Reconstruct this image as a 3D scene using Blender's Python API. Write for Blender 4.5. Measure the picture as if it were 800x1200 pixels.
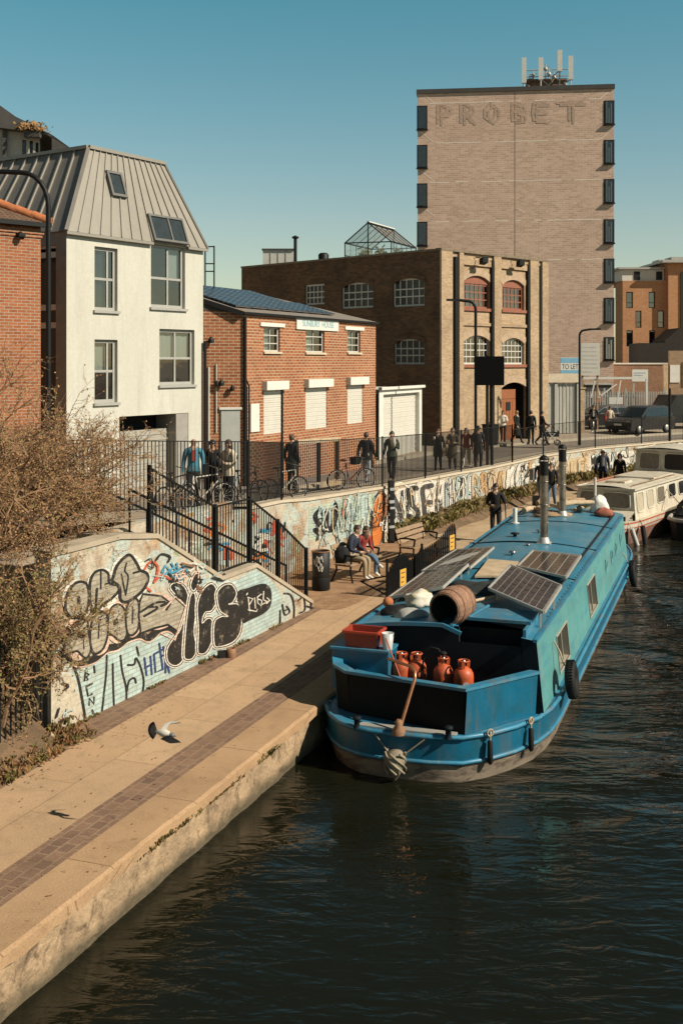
import bpy, bmesh, math, random
from mathutils import Vector, Matrix, noise
scene = bpy.context.scene
COL = scene.collection
for o in list(bpy.data.objects):
 bpy.data.objects.remove(o)
R = math.radians
V = Vector
rnd = random.Random(11)
# ------------------------------------------------------------------ camera, sky, sun, exposure
CAMZ, FPX, HX, HY = 5.5, 1300.0, 400.0, 424.0
cd = bpy.data.cameras.new('camera')
cam = bpy.data.objects.new('camera', cd)
COL.objects.link(cam)
cam.location = (0, 0, CAMZ)
cam.rotation_euler = (R(90), 0, 0)
cd.sensor_fit = 'VERTICAL'
cd.sensor_height = 36.0
cd.lens = FPX / 1200 * 36
cd.shift_y = -(600 - HY) / 1200
cd.clip_start, cd.clip_end = 0.1, 4000
scene.camera = cam
SUN_AZ, SUN_EL = math.atan2(0.916, -0.40), R(38)     # clockwise from +Y
wd = bpy.data.worlds.new('World')
scene.world = wd
wd.use_nodes = True
wn = wd.node_tree
wn.nodes.clear()
w_out = wn.nodes.new('ShaderNodeOutputWorld')
w_bg = wn.nodes.new('ShaderNodeBackground')
w_sky = wn.nodes.new('ShaderNodeTexSky')
w_sky.sky_type = 'NISHITA'
w_sky.sun_disc = False
w_sky.sun_elevation = SUN_EL
w_sky.sun_rotation = SUN_AZ
w_sky.air_density, w_sky.dust_density, w_sky.ozone_density = 1.2, 0.3, 1.0
w_tint = wn.nodes.new('ShaderNodeMix')
w_tint.data_type = 'RGBA'
w_tint.blend_type = 'MULTIPLY'
w_tint.inputs[0].default_value = 1.0
w_tc = wn.nodes.new('ShaderNodeTexCoord')
w_sep = wn.nodes.new('ShaderNodeSeparateXYZ')
w_ramp = wn.nodes.new('ShaderNodeValToRGB')          # clear cyan air, paler at the horizon, unseen overhead darkened to cut fill
for i_, (p_, c_) in enumerate(((0.0, (0.92, 0.92, 0.85)), (0.12, (0.86, 0.89, 0.81)), (0.31, (0.45, 0.90, 0.80)), (0.43, (0.19, 0.28, 0.24)))):
 e_ = w_ramp.color_ramp.elements[i_] if i_ < 2 else w_ramp.color_ramp.elements.new(p_)
 e_.position, e_.color = p_, (*c_, 1)
wn.links.new(w_tc.outputs['Generated'], w_sep.inputs[0])
wn.links.new(w_sep.outputs[2], w_ramp.inputs[0])
wn.links.new(w_ramp.outputs[0], w_tint.inputs[7])
wn.links.new(w_sky.outputs[0], w_tint.inputs[6])
wn.links.new(w_tint.outputs[2], w_bg.inputs[0])
w_bg.inputs[1].default_value = 0.085
wn.links.new(w_bg.outputs[0], w_out.inputs[0])
sd = bpy.data.lights.new('sun', 'SUN')
sun = bpy.data.objects.new('sun', sd)
COL.objects.link(sun)
sd.energy = 5.0
sd.angle = R(0.5)
sd.color = (1.0, 0.90, 0.74)
S_DIR = V((math.sin(SUN_AZ) * math.cos(SUN_EL), math.cos(SUN_AZ) * math.cos(SUN_EL), math.sin(SUN_EL)))
sun.rotation_euler = S_DIR.to_track_quat('Z', 'Y').to_euler()
sun.location = S_DIR * 60
scene.view_settings.view_transform = 'Standard'
scene.view_settings.look = 'None'
scene.view_settings.gamma = 1.0
scene.view_settings.exposure = 0.34
scene.render.engine = 'CYCLES'
scene.cycles.max_bounces = 6
scene.cycles.diffuse_bounces = 2
scene.cycles.glossy_bounces = 3
scene.cycles.transparent_max_bounces = 12
scene.cycles.caustics_reflective = False
scene.cycles.caustics_refractive = False
scene.cycles.use_denoising = True
# ------------------------------------------------------------------ helpers
def at(px, py, d):
 """the point at distance d seen at photograph pixel (px, py)"""
 return V(((px - HX) / FPX * d, d, CAMZ - (py - HY) / FPX * d))
def gnd(px, py, z):
 d = FPX * (CAMZ - z) / (py - HY)
 return V(((px - HX) / FPX * d, d, z))
class MB:
 """collects shapes and links them as ONE mesh object"""
 def __init__(s):
  s.v, s.f, s.m, s.sm = [], [], [], []
 def add(s, vs, fs, mi=0, smooth=False):
  o = len(s.v)
  s.v += [tuple(p) for p in vs]
  for f in fs:
   s.f.append([i + o for i in f])
   s.m.append(mi)
   s.sm.append(smooth)
 def quad(s, a, b, c, d, mi=0):
  s.add([a, b, c, d], [(0, 1, 2, 3)], mi)
 def obox(s, o, x, y, z, mi=0):
  o, x, y, z = V(o), V(x), V(y), V(z)
  vs = [o, o + x, o + x + y, o + y, o + z, o + x + z, o + x + y + z, o + y + z]
  fs = [(0, 3, 2, 1), (4, 5, 6, 7), (0, 1, 5, 4), (1, 2, 6, 5), (2, 3, 7, 6), (3, 0, 4, 7)]
  if x.cross(y).dot(z) < 0:
   fs = [f[::-1] for f in fs]
  s.add(vs, fs, mi)
 def box(s, a, b, mi=0):
  s.obox(a, (b[0] - a[0], 0, 0), (0, b[1] - a[1], 0), (0, 0, b[2] - a[2]), mi)
 def cbox(s, c, sz, mi=0, rz=0.0):
  ca, sa = math.cos(rz), math.sin(rz)
  x, y = V((ca, sa, 0)), V((-sa, ca, 0))
  o = V(c) - x * sz[0] / 2 - y * sz[1] / 2 - V((0, 0, sz[2] / 2))
  s.obox(o, x * sz[0], y * sz[1], (0, 0, sz[2]), mi)
 def bar(s, a, b, w, h=None, mi=0, up=(0, 0, 1)):
  a, b = V(a), V(b)
  d = (b - a)
  if d.length < 1e-6:
   return
  h = w if h is None else h
  dn = d.normalized()
  up = V(up)
  if abs(dn.dot(up)) > 0.98:
   up = V((1, 0, 0)) if abs(dn.x) < 0.9 else V((0, 1, 0))
  x = dn.cross(up).normalized()
  y = x.cross(dn).normalized()
  s.obox(a - x * w / 2 - y * h / 2, x * w, d, y * h, mi)
 def tube(s, pts, r, n=8, mi=0, cap=True, smooth=True):
  pts = [V(p) for p in pts]
  k = len(pts)
  rs = [r] * k if not isinstance(r, (list, tuple)) else r
  vs, fs = [], []
  x = None
  for i in range(k):
   t = (pts[min(i + 1, k - 1)] - pts[max(i - 1, 0)])
   t = t.normalized() if t.length > 1e-9 else V((0, 0, 1))
   if x is None:
    a = V((0, 0, 1)) if abs(t.z) < 0.9 else V((1, 0, 0))
    x = t.cross(a).normalized()
   else:
    x = (x - t * x.dot(t))
    x = x.normalized() if x.length > 1e-9 else t.orthogonal().normalized()
   y = t.cross(x)
   for j in range(n):
    a = 2 * math.pi * j / n
    vs.append(pts[i] + (x * math.cos(a) + y * math.sin(a)) * rs[i])
  for i in range(k - 1):
   for j in range(n):
    j2 = (j + 1) % n
    fs.append((i * n + j, i * n + j2, (i + 1) * n + j2, (i + 1) * n + j))
  s.add(vs, fs, mi, smooth)
  if cap:
   s.add(vs[:n], [tuple(range(n))[::-1]], mi)
   s.add(vs[-n:], [tuple(range(n))], mi)
 def lathe(s, prof, o=(0, 0, 0), n=16, mi=0, ax=None, smooth=True, sx=1.0, sy=1.0, cap=True):
  """prof: list of (r, z); ax: 3x3 Matrix"""
  o = V(o)
  M = ax or Matrix.Identity(3)
  vs, fs = [], []
  for (r, z) in prof:
   for j in range(n):
    a = 2 * math.pi * j / n
    vs.append(o + M @ V((r * sx * math.cos(a), r * sy * math.sin(a), z)))
  for i in range(len(prof) - 1):
   for j in range(n):
    j2 = (j + 1) % n
    fs.append((i * n + j, i * n + j2, (i + 1) * n + j2, (i + 1) * n + j))
  s.add(vs, fs, mi, smooth)
  if cap and prof[0][0] > 1e-4:
   s.add(vs[:n], [tuple(range(n))[::-1]], mi)
  if cap and prof[-1][0] > 1e-4:
   s.add(vs[-n:], [tuple(range(n))], mi)
 def ball(s, c, r, n=10, mi=0, smooth=True):
  r = (r, r, r) if not isinstance(r, (tuple, list)) else r
  c = V(c)
  vs, fs = [], []
  k = max(4, n // 2)
  for i in range(k + 1):
   th = math.pi * i / k
   for j in range(n):
    a = 2 * math.pi * j / n
    vs.append(c + V((r[0] * math.sin(th) * math.cos(a), r[1] * math.sin(th) * math.sin(a), r[2] * math.cos(th))))
  for i in range(k):
   for j in range(n):
    j2 = (j + 1) % n
    fs.append((i * n + j, (i + 1) * n + j, (i + 1) * n + j2, i * n + j2))
  s.add(vs, fs, mi, smooth)
 def prism(s, poly, o, ux, uy, ext, mi=0):
  """2D polygon in the frame (o, ux, uy), extruded by the vector ext"""
  o, ux, uy, ext = V(o), V(ux), V(uy), V(ext)
  k = len(poly)
  a = [o + ux * p[0] + uy * p[1] for p in poly]
  b = [p + ext for p in a]
  s.add(a + b, [tuple(range(k))[::-1], tuple(range(k, 2 * k))] + [(i, (i + 1) % k, k + (i + 1) % k, k + i) for i in range(k)], mi)
 def torus(s, c, R0, r, ax=(0, 0, 1), n=20, k=8, mi=0, sq=1.0):
  q = V(ax).normalized().to_track_quat('Z', 'Y').to_matrix()
  vs, fs = [], []
  for i in range(n):
   a = 2 * math.pi * i / n
   for j in range(k):
    b = 2 * math.pi * j / k
    rr = R0 + r * math.cos(b)
    vs.append(V(c) + q @ V((rr * math.cos(a), rr * math.sin(a), r * sq * math.sin(b))))
  for i in range(n):
   for j in range(k):
    i2, j2 = (i + 1) % n, (j + 1) % k
    fs.append((i * k + j, i2 * k + j, i2 * k + j2, i * k + j2))
  s.add(vs, fs, mi, True)
 def build(s, name, mats, parent=None, origin=None):
  if not isinstance(mats, (list, tuple)):
   mats = [mats]
  off = V((0, 0, 0))
  if parent is not None:
   p = parent
   while p is not None:
    off += p.location
    p = p.parent
  elif origin is not None:
   off = V(origin)
  elif origin is None and s.v:
   xs, ys, zs_ = zip(*s.v)
   off = V(((min(xs) + max(xs)) / 2, (min(ys) + max(ys)) / 2, min(zs_)))
  me = bpy.data.meshes.new(name)
  me.from_pydata([(x - off.x, y - off.y, z - off.z) for x, y, z in s.v], [], s.f)
  for m in mats:
   me.materials.append(m)
  me.polygons.foreach_set('material_index', s.m)
  me.polygons.foreach_set('use_smooth', s.sm)
  me.update()
  uv = me.uv_layers.new(name='UVMap')
  buf = [0.0] * (len(me.loops) * 2)
  vv = s.v
  for p in me.polygons:
   n = p.normal
   if abs(n.z) > 0.8:
    for li in p.loop_indices:
     q = vv[me.loops[li].vertex_index]
     buf[2 * li], buf[2 * li + 1] = q[0], q[1]
   else:
    t = V((-n.y, n.x, 0)).normalized()
    k = 1 / math.sqrt(max(1e-6, 1 - n.z * n.z))
    for li in p.loop_indices:
     q = vv[me.loops[li].vertex_index]
     buf[2 * li], buf[2 * li + 1] = q[0] * t.x + q[1] * t.y, q[2] * k
  uv.data.foreach_set('uv', buf)
  ob = bpy.data.objects.new(name, me)
  COL.objects.link(ob)
  if parent is not None:
   ob.parent = parent
  else:
   ob.location = off
  return ob
def tag(o, label, cat, group=None):
 o['label'], o['category'] = label, cat
 if group:
  o['group'] = group
 return o
def setting(o, kind='structure'):
 o['kind'] = kind
 return o
def thing(name, label, cat, loc=(0, 0, 0), rz=0.0, group=None):
 o = bpy.data.objects.new(name, None)
 COL.objects.link(o)
 o.location = loc
 o.rotation_euler = (0, 0, rz)
 o.empty_display_size = 0.2
 return tag(o, label, cat, group)
def dup(root, loc=None, rz=None, label=None, group=None):
 def cp(o, parent):
  c = o.copy()
  COL.objects.link(c)
  if parent is not None:
   c.parent = parent
  for ch in list(o.children):
   cp(ch, c)
  return c
 r = cp(root, None)
 if loc is not None:
  r.location = loc
 if rz is not None:
  r.rotation_euler = (0, 0, rz)
 if label:
  r['label'] = label
 if group:
  r['group'] = group
 return r
# ------------------------------------------------------------------ materials
def lin(c):
 return tuple((x / 12.92 if x <= 0.04045 else ((x + 0.055) / 1.055) ** 2.4) for x in c)
def new_mat(name):
 m = bpy.data.materials.new(name)
 m.use_nodes = True
 nt = m.node_tree
 return m, nt, nt.nodes['Principled BSDF']
def coords(nt, kind):
 tc = nt.nodes.new('ShaderNodeTexCoord')
 if kind == 'UV':
  return tc.outputs['UV']
 oi = nt.nodes.new('ShaderNodeObjectInfo')
 ml = nt.nodes.new('ShaderNodeMath')
 ml.operation = 'MULTIPLY'
 ml.inputs[1].default_value = 37.0
 nt.links.new(oi.outputs['Random'], ml.inputs[0])
 ad = nt.nodes.new('ShaderNodeVectorMath')
 ad.operation = 'ADD'
 nt.links.new(tc.outputs['Object'], ad.inputs[0])
 nt.links.new(ml.outputs[0], ad.inputs[1])
 return ad.outputs[0]
def noise_tex(nt, vec, scale, detail=5, rough=0.6, dist=0.0, stretch=None):
 if stretch:
  mp = nt.nodes.new('ShaderNodeMapping')
  mp.inputs['Scale'].default_value = stretch
  nt.links.new(vec, mp.inputs[0])
  vec = mp.outputs[0]
 t = nt.nodes.new('ShaderNodeTexNoise')
 t.inputs['Scale'].default_value = scale
 t.inputs['Detail'].default_value = detail
 t.inputs['Roughness'].default_value = rough
 t.inputs['Distortion'].default_value = dist
 nt.links.new(vec, t.inputs['Vector'])
 return t.outputs['Fac']
def ramp(nt, fac, stops):
 r = nt.nodes.new('ShaderNodeValToRGB')
 el = r.color_ramp.elements
 while len(el) > 1:
  el.remove(el[0])
 el[0].position = stops[0][0]
 el[0].color = (*stops[0][1], 1)
 for p, c in stops[1:]:
  e = el.new(p)
  e.color = (*c, 1)
 nt.links.new(fac, r.inputs[0])
 return r.outputs[0]
def mix(nt, fac, a, b, mode='MIX'):
 m = nt.nodes.new('ShaderNodeMix')
 m.data_type = 'RGBA'
 m.blend_type = mode
 for sock, v in ((m.inputs[0], fac), (m.inputs[6], a), (m.inputs[7], b)):
  if hasattr(v, 'node'):
   nt.links.new(v, sock)
  elif isinstance(v, (int, float)):
   sock.default_value = v
  else:
   sock.default_value = (*v, 1)
 return m.outputs[2]
def bump(nt, bsdf, fac, strength=0.3, dist=0.02):
 b = nt.nodes.new('ShaderNodeBump')
 b.inputs['Strength'].default_value = strength
 b.inputs['Distance'].default_value = dist
 nt.links.new(fac, b.inputs['Height'])
 nt.links.new(b.outputs[0], bsdf.inputs['Normal'])
def sc(c, k):
 return tuple(min(1, max(0, x * k)) for x in c)
def P(name, col, rough=0.6, var=0.18, scale=3.0, bmp=0.0, bsc=40.0, metal=0.0, col2=None, mixat=(0.45, 0.65), stretch=None, spec=0.5, bd=0.01, coord='Object', fine=0.12, stain=None):
 m, nt, b = new_mat(name)
 vec = coords(nt, coord)
 n1 = noise_tex(nt, vec, scale, 6, 0.62, 0.3, stretch)
 c = ramp(nt, n1, [(0.3, sc(col, 1 - var)), (0.7, sc(col, 1 + var))])
 if col2 is not None:
  n2 = noise_tex(nt, vec, scale * 1.7, 8, 0.7, 0.6, stretch)
  f = ramp(nt, n2, [(mixat[0], (0, 0, 0)), (mixat[1], (1, 1, 1))])
  c = mix(nt, f, c, col2)
 if stain:      # run marks: colour, amount, stretch
  n4 = noise_tex(nt, vec, 1.0, 7, 0.7, 0.3, stain[2])
  c = mix(nt, ramp(nt, n4, [(0.50, (0, 0, 0)), (0.72, (stain[1],) * 3)]), c, stain[0])
 if fine:
  n3 = noise_tex(nt, vec, scale * 14, 4, 0.7)
  c = mix(nt, 1.0, c, ramp(nt, n3, [(0.3, (1 - fine,) * 3), (0.7, (1 + fine * 0.0 + 1e-3,) * 3)]), 'MULTIPLY')
 nt.links.new(c, b.inputs['Base Color'])
 rr = noise_tex(nt, vec, scale * 4, 3)
 mr = nt.nodes.new('ShaderNodeMapRange')
 mr.inputs['To Min'].default_value = max(0.02, rough - 0.12)
 mr.inputs['To Max'].default_value = min(1, rough + 0.12)
 nt.links.new(rr, mr.inputs[0])
 nt.links.new(mr.outputs[0], b.inputs['Roughness'])
 b.inputs['Metallic'].default_value = metal
 b.inputs['Specular IOR Level'].default_value = spec
 if bmp:
  bump(nt, b, noise_tex(nt, vec, bsc, 4, 0.6), bmp, bd)
 return m
def BRICK(name, c1, c2, mortar, w=0.225, h=0.075, ms=0.010, stain=0.35, stain_col=None, bmp=0.5, rough=0.85, stsc=0.5):
 m, nt, b = new_mat(name)
 uv = coords(nt, 'UV')
 ob = coords(nt, 'Object')
 t = nt.nodes.new('ShaderNodeTexBrick')
 t.inputs['Scale'].default_value = 1.0
 t.inputs['Mortar Size'].default_value = ms
 t.inputs['Mortar Smooth'].default_value = 0.15
 t.inputs['Brick Width'].default_value = w
 t.inputs['Row Height'].default_value = h
 t.inputs['Bias'].default_value = -0.1
 t.inputs['Color1'].default_value = (*c1, 1)
 t.inputs['Color2'].default_value = (*c2, 1)
 t.inputs['Mortar'].default_value = (*mortar, 1)
 nt.links.new(uv, t.inputs['Vector'])
 n1 = noise_tex(nt, ob, stsc, 7, 0.65, 0.4)
 sc_ = stain_col or tuple(x * 0.45 for x in c1)
 f = ramp(nt, n1, [(0.42, (0, 0, 0)), (0.75, (stain, stain, stain))])
 c = mix(nt, f, t.outputs['Color'], sc_)
 n2 = noise_tex(nt, ob, 9.0, 5, 0.7)
 c = mix(nt, 1.0, c, ramp(nt, n2, [(0.25, (0.72,) * 3), (0.7, (1.0,) * 3)]), 'MULTIPLY')
 nt.links.new(c, b.inputs['Base Color'])
 b.inputs['Roughness'].default_value = rough
 b.inputs['Specular IOR Level'].default_value = 0.25
 iv = nt.nodes.new('ShaderNodeMath')
 iv.operation = 'SUBTRACT'
 iv.inputs[0].default_value = 1.0
 nt.links.new(t.outputs['Fac'], iv.inputs[1])
 bump(nt, b, iv.outputs[0], bmp, 0.008)
 return m
def GLASS(name, tint=(0.55, 0.62, 0.62), gl=0.12, rough=0.03):
 m, nt, b = new_mat(name)
 nt.nodes.remove(b)
 out = nt.nodes['Material Output']
 tr = nt.nodes.new('ShaderNodeBsdfTransparent')
 tr.inputs[0].default_value = (*tint, 1)
 g = nt.nodes.new('ShaderNodeBsdfGlossy')
 g.inputs['Roughness'].default_value = rough
 fr = nt.nodes.new('ShaderNodeFresnel')
 ge = nt.nodes.new('ShaderNodeNewGeometry')   # same reflection from either side of the pane
 im = nt.nodes.new('ShaderNodeMapRange')
 im.inputs['To Min'].default_value, im.inputs['To Max'].default_value = 1.6, 0.625
 nt.links.new(ge.outputs['Backfacing'], im.inputs[0])
 nt.links.new(im.outputs[0], fr.inputs[0])
 ad = nt.nodes.new('ShaderNodeMath')
 ad.operation = 'ADD'
 ad.inputs[1].default_value = gl
 nt.links.new(fr.outputs[0], ad.inputs[0])
 vec = coords(nt, 'Object')
 bp = nt.nodes.new('ShaderNodeBump')
 bp.inputs['Strength'].default_value = 0.06
 bp.inputs['Distance'].default_value = 0.05
 nt.links.new(noise_tex(nt, vec, 1.3, 2), bp.inputs['Height'])
 nt.links.new(bp.outputs[0], g.inputs['Normal'])
 mx = nt.nodes.new('ShaderNodeMixShader')
 nt.links.new(ad.outputs[0], mx.inputs[0])
 nt.links.new(tr.outputs[0], mx.inputs[1])
 nt.links.new(g.outputs[0], mx.inputs[2])
 nt.links.new(mx.outputs[0], out.inputs[0])
 return m
M = {}
M['black_metal'] = P('black_painted_iron', (0.006, 0.006, 0.006), 0.55, 0.3, 5, spec=0.3)
M['dark'] = P('dark_interior', (0.008, 0.008, 0.008), 0.9, 0.2, 3)
M['render_white'] = P('white_render', (0.54, 0.525, 0.455), 0.85, 0.05, 0.8, 0.15, 60, col2=(0.49, 0.47, 0.40), mixat=(0.5, 0.8), stretch=(1, 1, 0.4), stain=((0.30, 0.27, 0.22), 0.45, (1.6, 1.6, 0.16)))
M['white_paint'] = P('white_paint', (0.68, 0.66, 0.60), 0.5, 0.08, 3)
M['grey_frame'] = P('grey_window_frame', (0.36, 0.35, 0.32), 0.5, 0.08, 4)
M['pale_frame'] = P('pale_window_frame', (0.55, 0.53, 0.48), 0.5, 0.1, 5)
M['dark_frame'] = P('black_window_frame', (0.008, 0.008, 0.009), 0.5, 0.2, 4, spec=0.3)
M['glass'] = GLASS('window_glass')
M['glass_dark'] = GLASS('dark_window_glass', (0.25, 0.28, 0.28), 0.16)
M['glass_sooty'] = GLASS('sooty_glass', (0.3, 0.3, 0.28), -0.02, 0.25)
M['glass_stair'] = GLASS('stair_glass', (0.3, 0.33, 0.34), 0.0)
M['zinc'] = P('standing_seam_zinc', (0.29, 0.265, 0.225), 0.5, 0.06, 0.9, stretch=(1, 1, 0.3), metal=0.15)
M['zinc_dark'] = P('shaded_zinc', (0.22, 0.20, 0.18), 0.5, 0.12, 1.2, metal=0.2)  # unlit left slope: its shade is put into a darker zinc
M['roof_tile'] = BRICK('roof_tiles', (0.22, 0.13, 0.08), (0.15, 0.09, 0.06), (0.05, 0.035, 0.03), 0.17, 0.11, 0.012, 0.4)
M['ridge_tile'] = P('terracotta_ridge', (0.42, 0.14, 0.05), 0.8, 0.25, 6, 0.2)
M['brick_red'] = BRICK('red_brick', (0.40, 0.135, 0.055), (0.28, 0.09, 0.04), (0.38, 0.30, 0.22), stain=0.3)
M['brick_sun'] = BRICK('orange_red_brick', (0.40, 0.135, 0.055), (0.25, 0.08, 0.035), (0.48, 0.36, 0.24), 0.30, 0.10, stain=0.35, ms=0.015)
M['brick_tan'] = BRICK('london_stock_brick', (0.52, 0.365, 0.225), (0.36, 0.235, 0.14), (0.46, 0.36, 0.25), stain=0.45, stain_col=(0.12, 0.08, 0.05))
M['brick_dark'] = BRICK('dark_side_brick', (0.21, 0.11, 0.058), (0.11, 0.06, 0.034), (0.13, 0.095, 0.06), 0.3, 0.1, stain=0.7, stain_col=(0.035, 0.022, 0.016))  # side wall brick, far darker than the tan front
M['brick_tower'] = BRICK('pinkish_tower_brick', (0.74, 0.52, 0.40), (0.54, 0.37, 0.28), (0.74, 0.57, 0.45), 0.45, 0.15, 0.018, 0.4, stain_col=(0.42, 0.27, 0.20), stsc=0.18)
M['brick_orange'] = BRICK('orange_brick', (0.50, 0.25, 0.125), (0.40, 0.19, 0.09), (0.48, 0.30, 0.18), 0.3, 0.1, 0.012, 0.2)
M['brick_wall'] = BRICK('canal_wall_brick', (0.34, 0.19, 0.10), (0.25, 0.13, 0.07), (0.38, 0.30, 0.22), stain=0.5, stain_col=(0.15, 0.12, 0.08))
M['shutter'] = P('roller_shutter', (0.60, 0.57, 0.50), 0.5, 0.05, 2)
M['door_grey'] = P('grey_door', (0.42, 0.43, 0.40), 0.5, 0.06, 2)
M['rust_door'] = P('brown_wooden_door', (0.27, 0.09, 0.03), 0.6, 0.25, 3, stretch=(6, 6, 1))
M['curtain'] = P('pale_curtain', (0.62, 0.60, 0.53), 0.8, 0.12, 6, stretch=(6, 6, 0.5))
M['blue_dark'] = P('dim_room', (0.05, 0.06, 0.065), 0.8, 0.5, 1.5)
M['solar'] = None
M['stone'] = P('stone_trim', (0.55, 0.46, 0.34), 0.8, 0.12, 3, 0.2)
M['felt'] = P('roof_felt', (0.06, 0.055, 0.05), 0.8, 0.2, 2)
M['asphalt'] = P('asphalt', (0.20, 0.165, 0.13), 0.9, 0.2, 0.6, 0.3, 80, col2=(0.25, 0.205, 0.16), mixat=(0.5, 0.7))
M['paving'] = P('street_paving', (0.36, 0.29, 0.21), 0.9, 0.18, 0.7, 0.2, 60)
M['kerb'] = P('kerb_stone', (0.40, 0.34, 0.26), 0.85, 0.15, 2, 0.2)
M['earth'] = P('bare_earth', (0.17, 0.10, 0.055), 0.95, 0.35, 1.6, 0.8, 18, col2=(0.10, 0.075, 0.035), bd=0.05)
M['concrete'] = P('concrete', (0.40, 0.33, 0.24), 0.9, 0.15, 1.5, 0.3, 30)
M['galv'] = P('galvanised_steel', (0.46, 0.44, 0.40), 0.45, 0.12, 3, metal=0.3)
M['wood'] = P('weathered_wood', (0.30, 0.20, 0.12), 0.8, 0.3, 3, 0.3, 30, stretch=(1, 1, 6))
M['wood_pale'] = P('pale_wood', (0.48, 0.36, 0.23), 0.8, 0.25, 4, 0.3)
M['rubber'] = P('tyre_rubber', (0.010, 0.0095, 0.009), 0.75, 0.3, 6, 0.3, spec=0.3)
M['chrome'] = P('dull_steel', (0.45, 0.44, 0.42), 0.3, 0.15, 6, metal=0.9)
M['yellow'] = P('yellow_plate', (0.72, 0.40, 0.06), 0.6, 0.1, 6)
M['leaf_dry'] = P('dry_leaf', (0.36, 0.19, 0.08), 0.8, 0.4, 2.0, col2=(0.22, 0.14, 0.05))
M['leaf_green'] = P('olive_leaf', (0.15, 0.135, 0.035), 0.7, 0.45, 2.5, col2=(0.22, 0.16, 0.05))
M['bark'] = P('twig_bark', (0.27, 0.155, 0.085), 0.9, 0.35, 5)
M['grass'] = P('verge_grass', (0.27, 0.21, 0.075), 0.9, 0.4, 1.5, col2=(0.17, 0.16, 0.045))
def flat(name, col, rough=0.55, var=0.12, **k):
 if name not in M:
  M[name] = P(name, col, rough, var, 4.0, **k)
  if name.startswith('spray_'):
   # paint over brick: the joints still show, and the coat is thin in places
   nt = M[name].node_tree
   b = nt.nodes['Principled BSDF']
   t = nt.nodes.new('ShaderNodeTexBrick')
   for kk, v in (('Scale', 1.0), ('Mortar Size', 0.009), ('Brick Width', 0.225), ('Row Height', 0.075), ('Mortar Smooth', 0.3)):
    t.inputs[kk].default_value = v
   for kk, v in (('Color1', (1, 1, 1, 1)), ('Color2', (0.86, 0.84, 0.82, 1)), ('Mortar', (0.66, 0.60, 0.54, 1))):
    t.inputs[kk].default_value = v
   nt.links.new(coords(nt, 'UV'), t.inputs['Vector'])
   l = b.inputs['Base Color'].links[0]
   c = mix(nt, 1.0, l.from_socket, t.outputs['Color'], 'MULTIPLY')
   n = noise_tex(nt, coords(nt, 'Object'), 5.0, 7, 0.75)
   c = mix(nt, ramp(nt, n, [(0.56, (0, 0, 0)), (0.68, (0.6,) * 3)]), c, (0.34, 0.27, 0.19))
   nt.links.new(c, b.inputs['Base Color'])
   bump(nt, b, t.outputs['Color'], 0.5, 0.006)
 return M[name]
# ------------------------------------------------------------------ facade tools
UP = V((0, 0, 1))
class Face:
 """a vertical wall plane: origin o (x, y), horizontal direction u"""
 def __init__(s, o, u):
  s.o = V((o[0], o[1], 0))
  s.u = V((u[0], u[1], 0)).normalized()
  s.n = V((s.u.y, -s.u.x, 0))
  if s.n.dot(V((0, 0, 0)) - s.o) < 0:
   s.n = -s.n
 def t(s, px):
  k = (px - HX) / FPX
  return (k * s.o.y - s.o.x) / (s.u.x - k * s.u.y)
 def tz(s, px, py):
  t = s.t(px)
  return t, CAMZ - (py - HY) / FPX * (s.o.y + s.u.y * t)
 def p(s, t, z, off=0.0):
  return s.o + s.u * t + UP * z + s.n * off
 def rect(s, x0, x1, y0, y1):
  """pixel rectangle -> (t0, t1, z0, z1) on the plane"""
  t0, t1 = s.t(x0), s.t(x1)
  zt = s.tz((x0 + x1) / 2, y0)[1]
  zb = s.tz((x0 + x1) / 2, y1)[1]
  return (min(t0, t1), max(t0, t1), zb, zt)
def wall_holes(mb, F, t0, t1, z0, z1, holes, rev=0.14, mi=0, mi_in=1, back=0.7):
 ts = sorted({t0, t1} | {h[0] for h in holes} | {h[1] for h in holes})
 zs = sorted({z0, z1} | {h[2] for h in holes} | {h[3] for h in holes})
 ts = [t for t in ts if t0 - 1e-6 <= t <= t1 + 1e-6]
 zs = [z for z in zs if z0 - 1e-6 <= z <= z1 + 1e-6]
 for i in range(len(ts) - 1):
  for j in range(len(zs) - 1):
   tc, zc = (ts[i] + ts[i + 1]) / 2, (zs[j] + zs[j + 1]) / 2
   if any(h[0] < tc < h[1] and h[2] < zc < h[3] for h in holes):
    continue
   mb.quad(F.p(ts[i], zs[j]), F.p(ts[i + 1], zs[j]), F.p(ts[i + 1], zs[j + 1]), F.p(ts[i], zs[j + 1]), mi)
 for (a, b, c, d) in [h[:4] for h in holes]:
  for (q0, q1) in (((a, c), (b, c)), ((b, c), (b, d)), ((b, d), (a, d)), ((a, d), (a, c))):
   mb.quad(F.p(*q0), F.p(*q1), F.p(*q1, -rev), F.p(*q0, -rev), mi)
   mb.quad(F.p(*q0, -rev), F.p(*q1, -rev), F.p(*q1, -back), F.p(*q0, -back), mi_in)
  mb.quad(F.p(a, c, -back), F.p(b, c, -back), F.p(b, d, -back), F.p(a, d, -back), mi_in)
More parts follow.
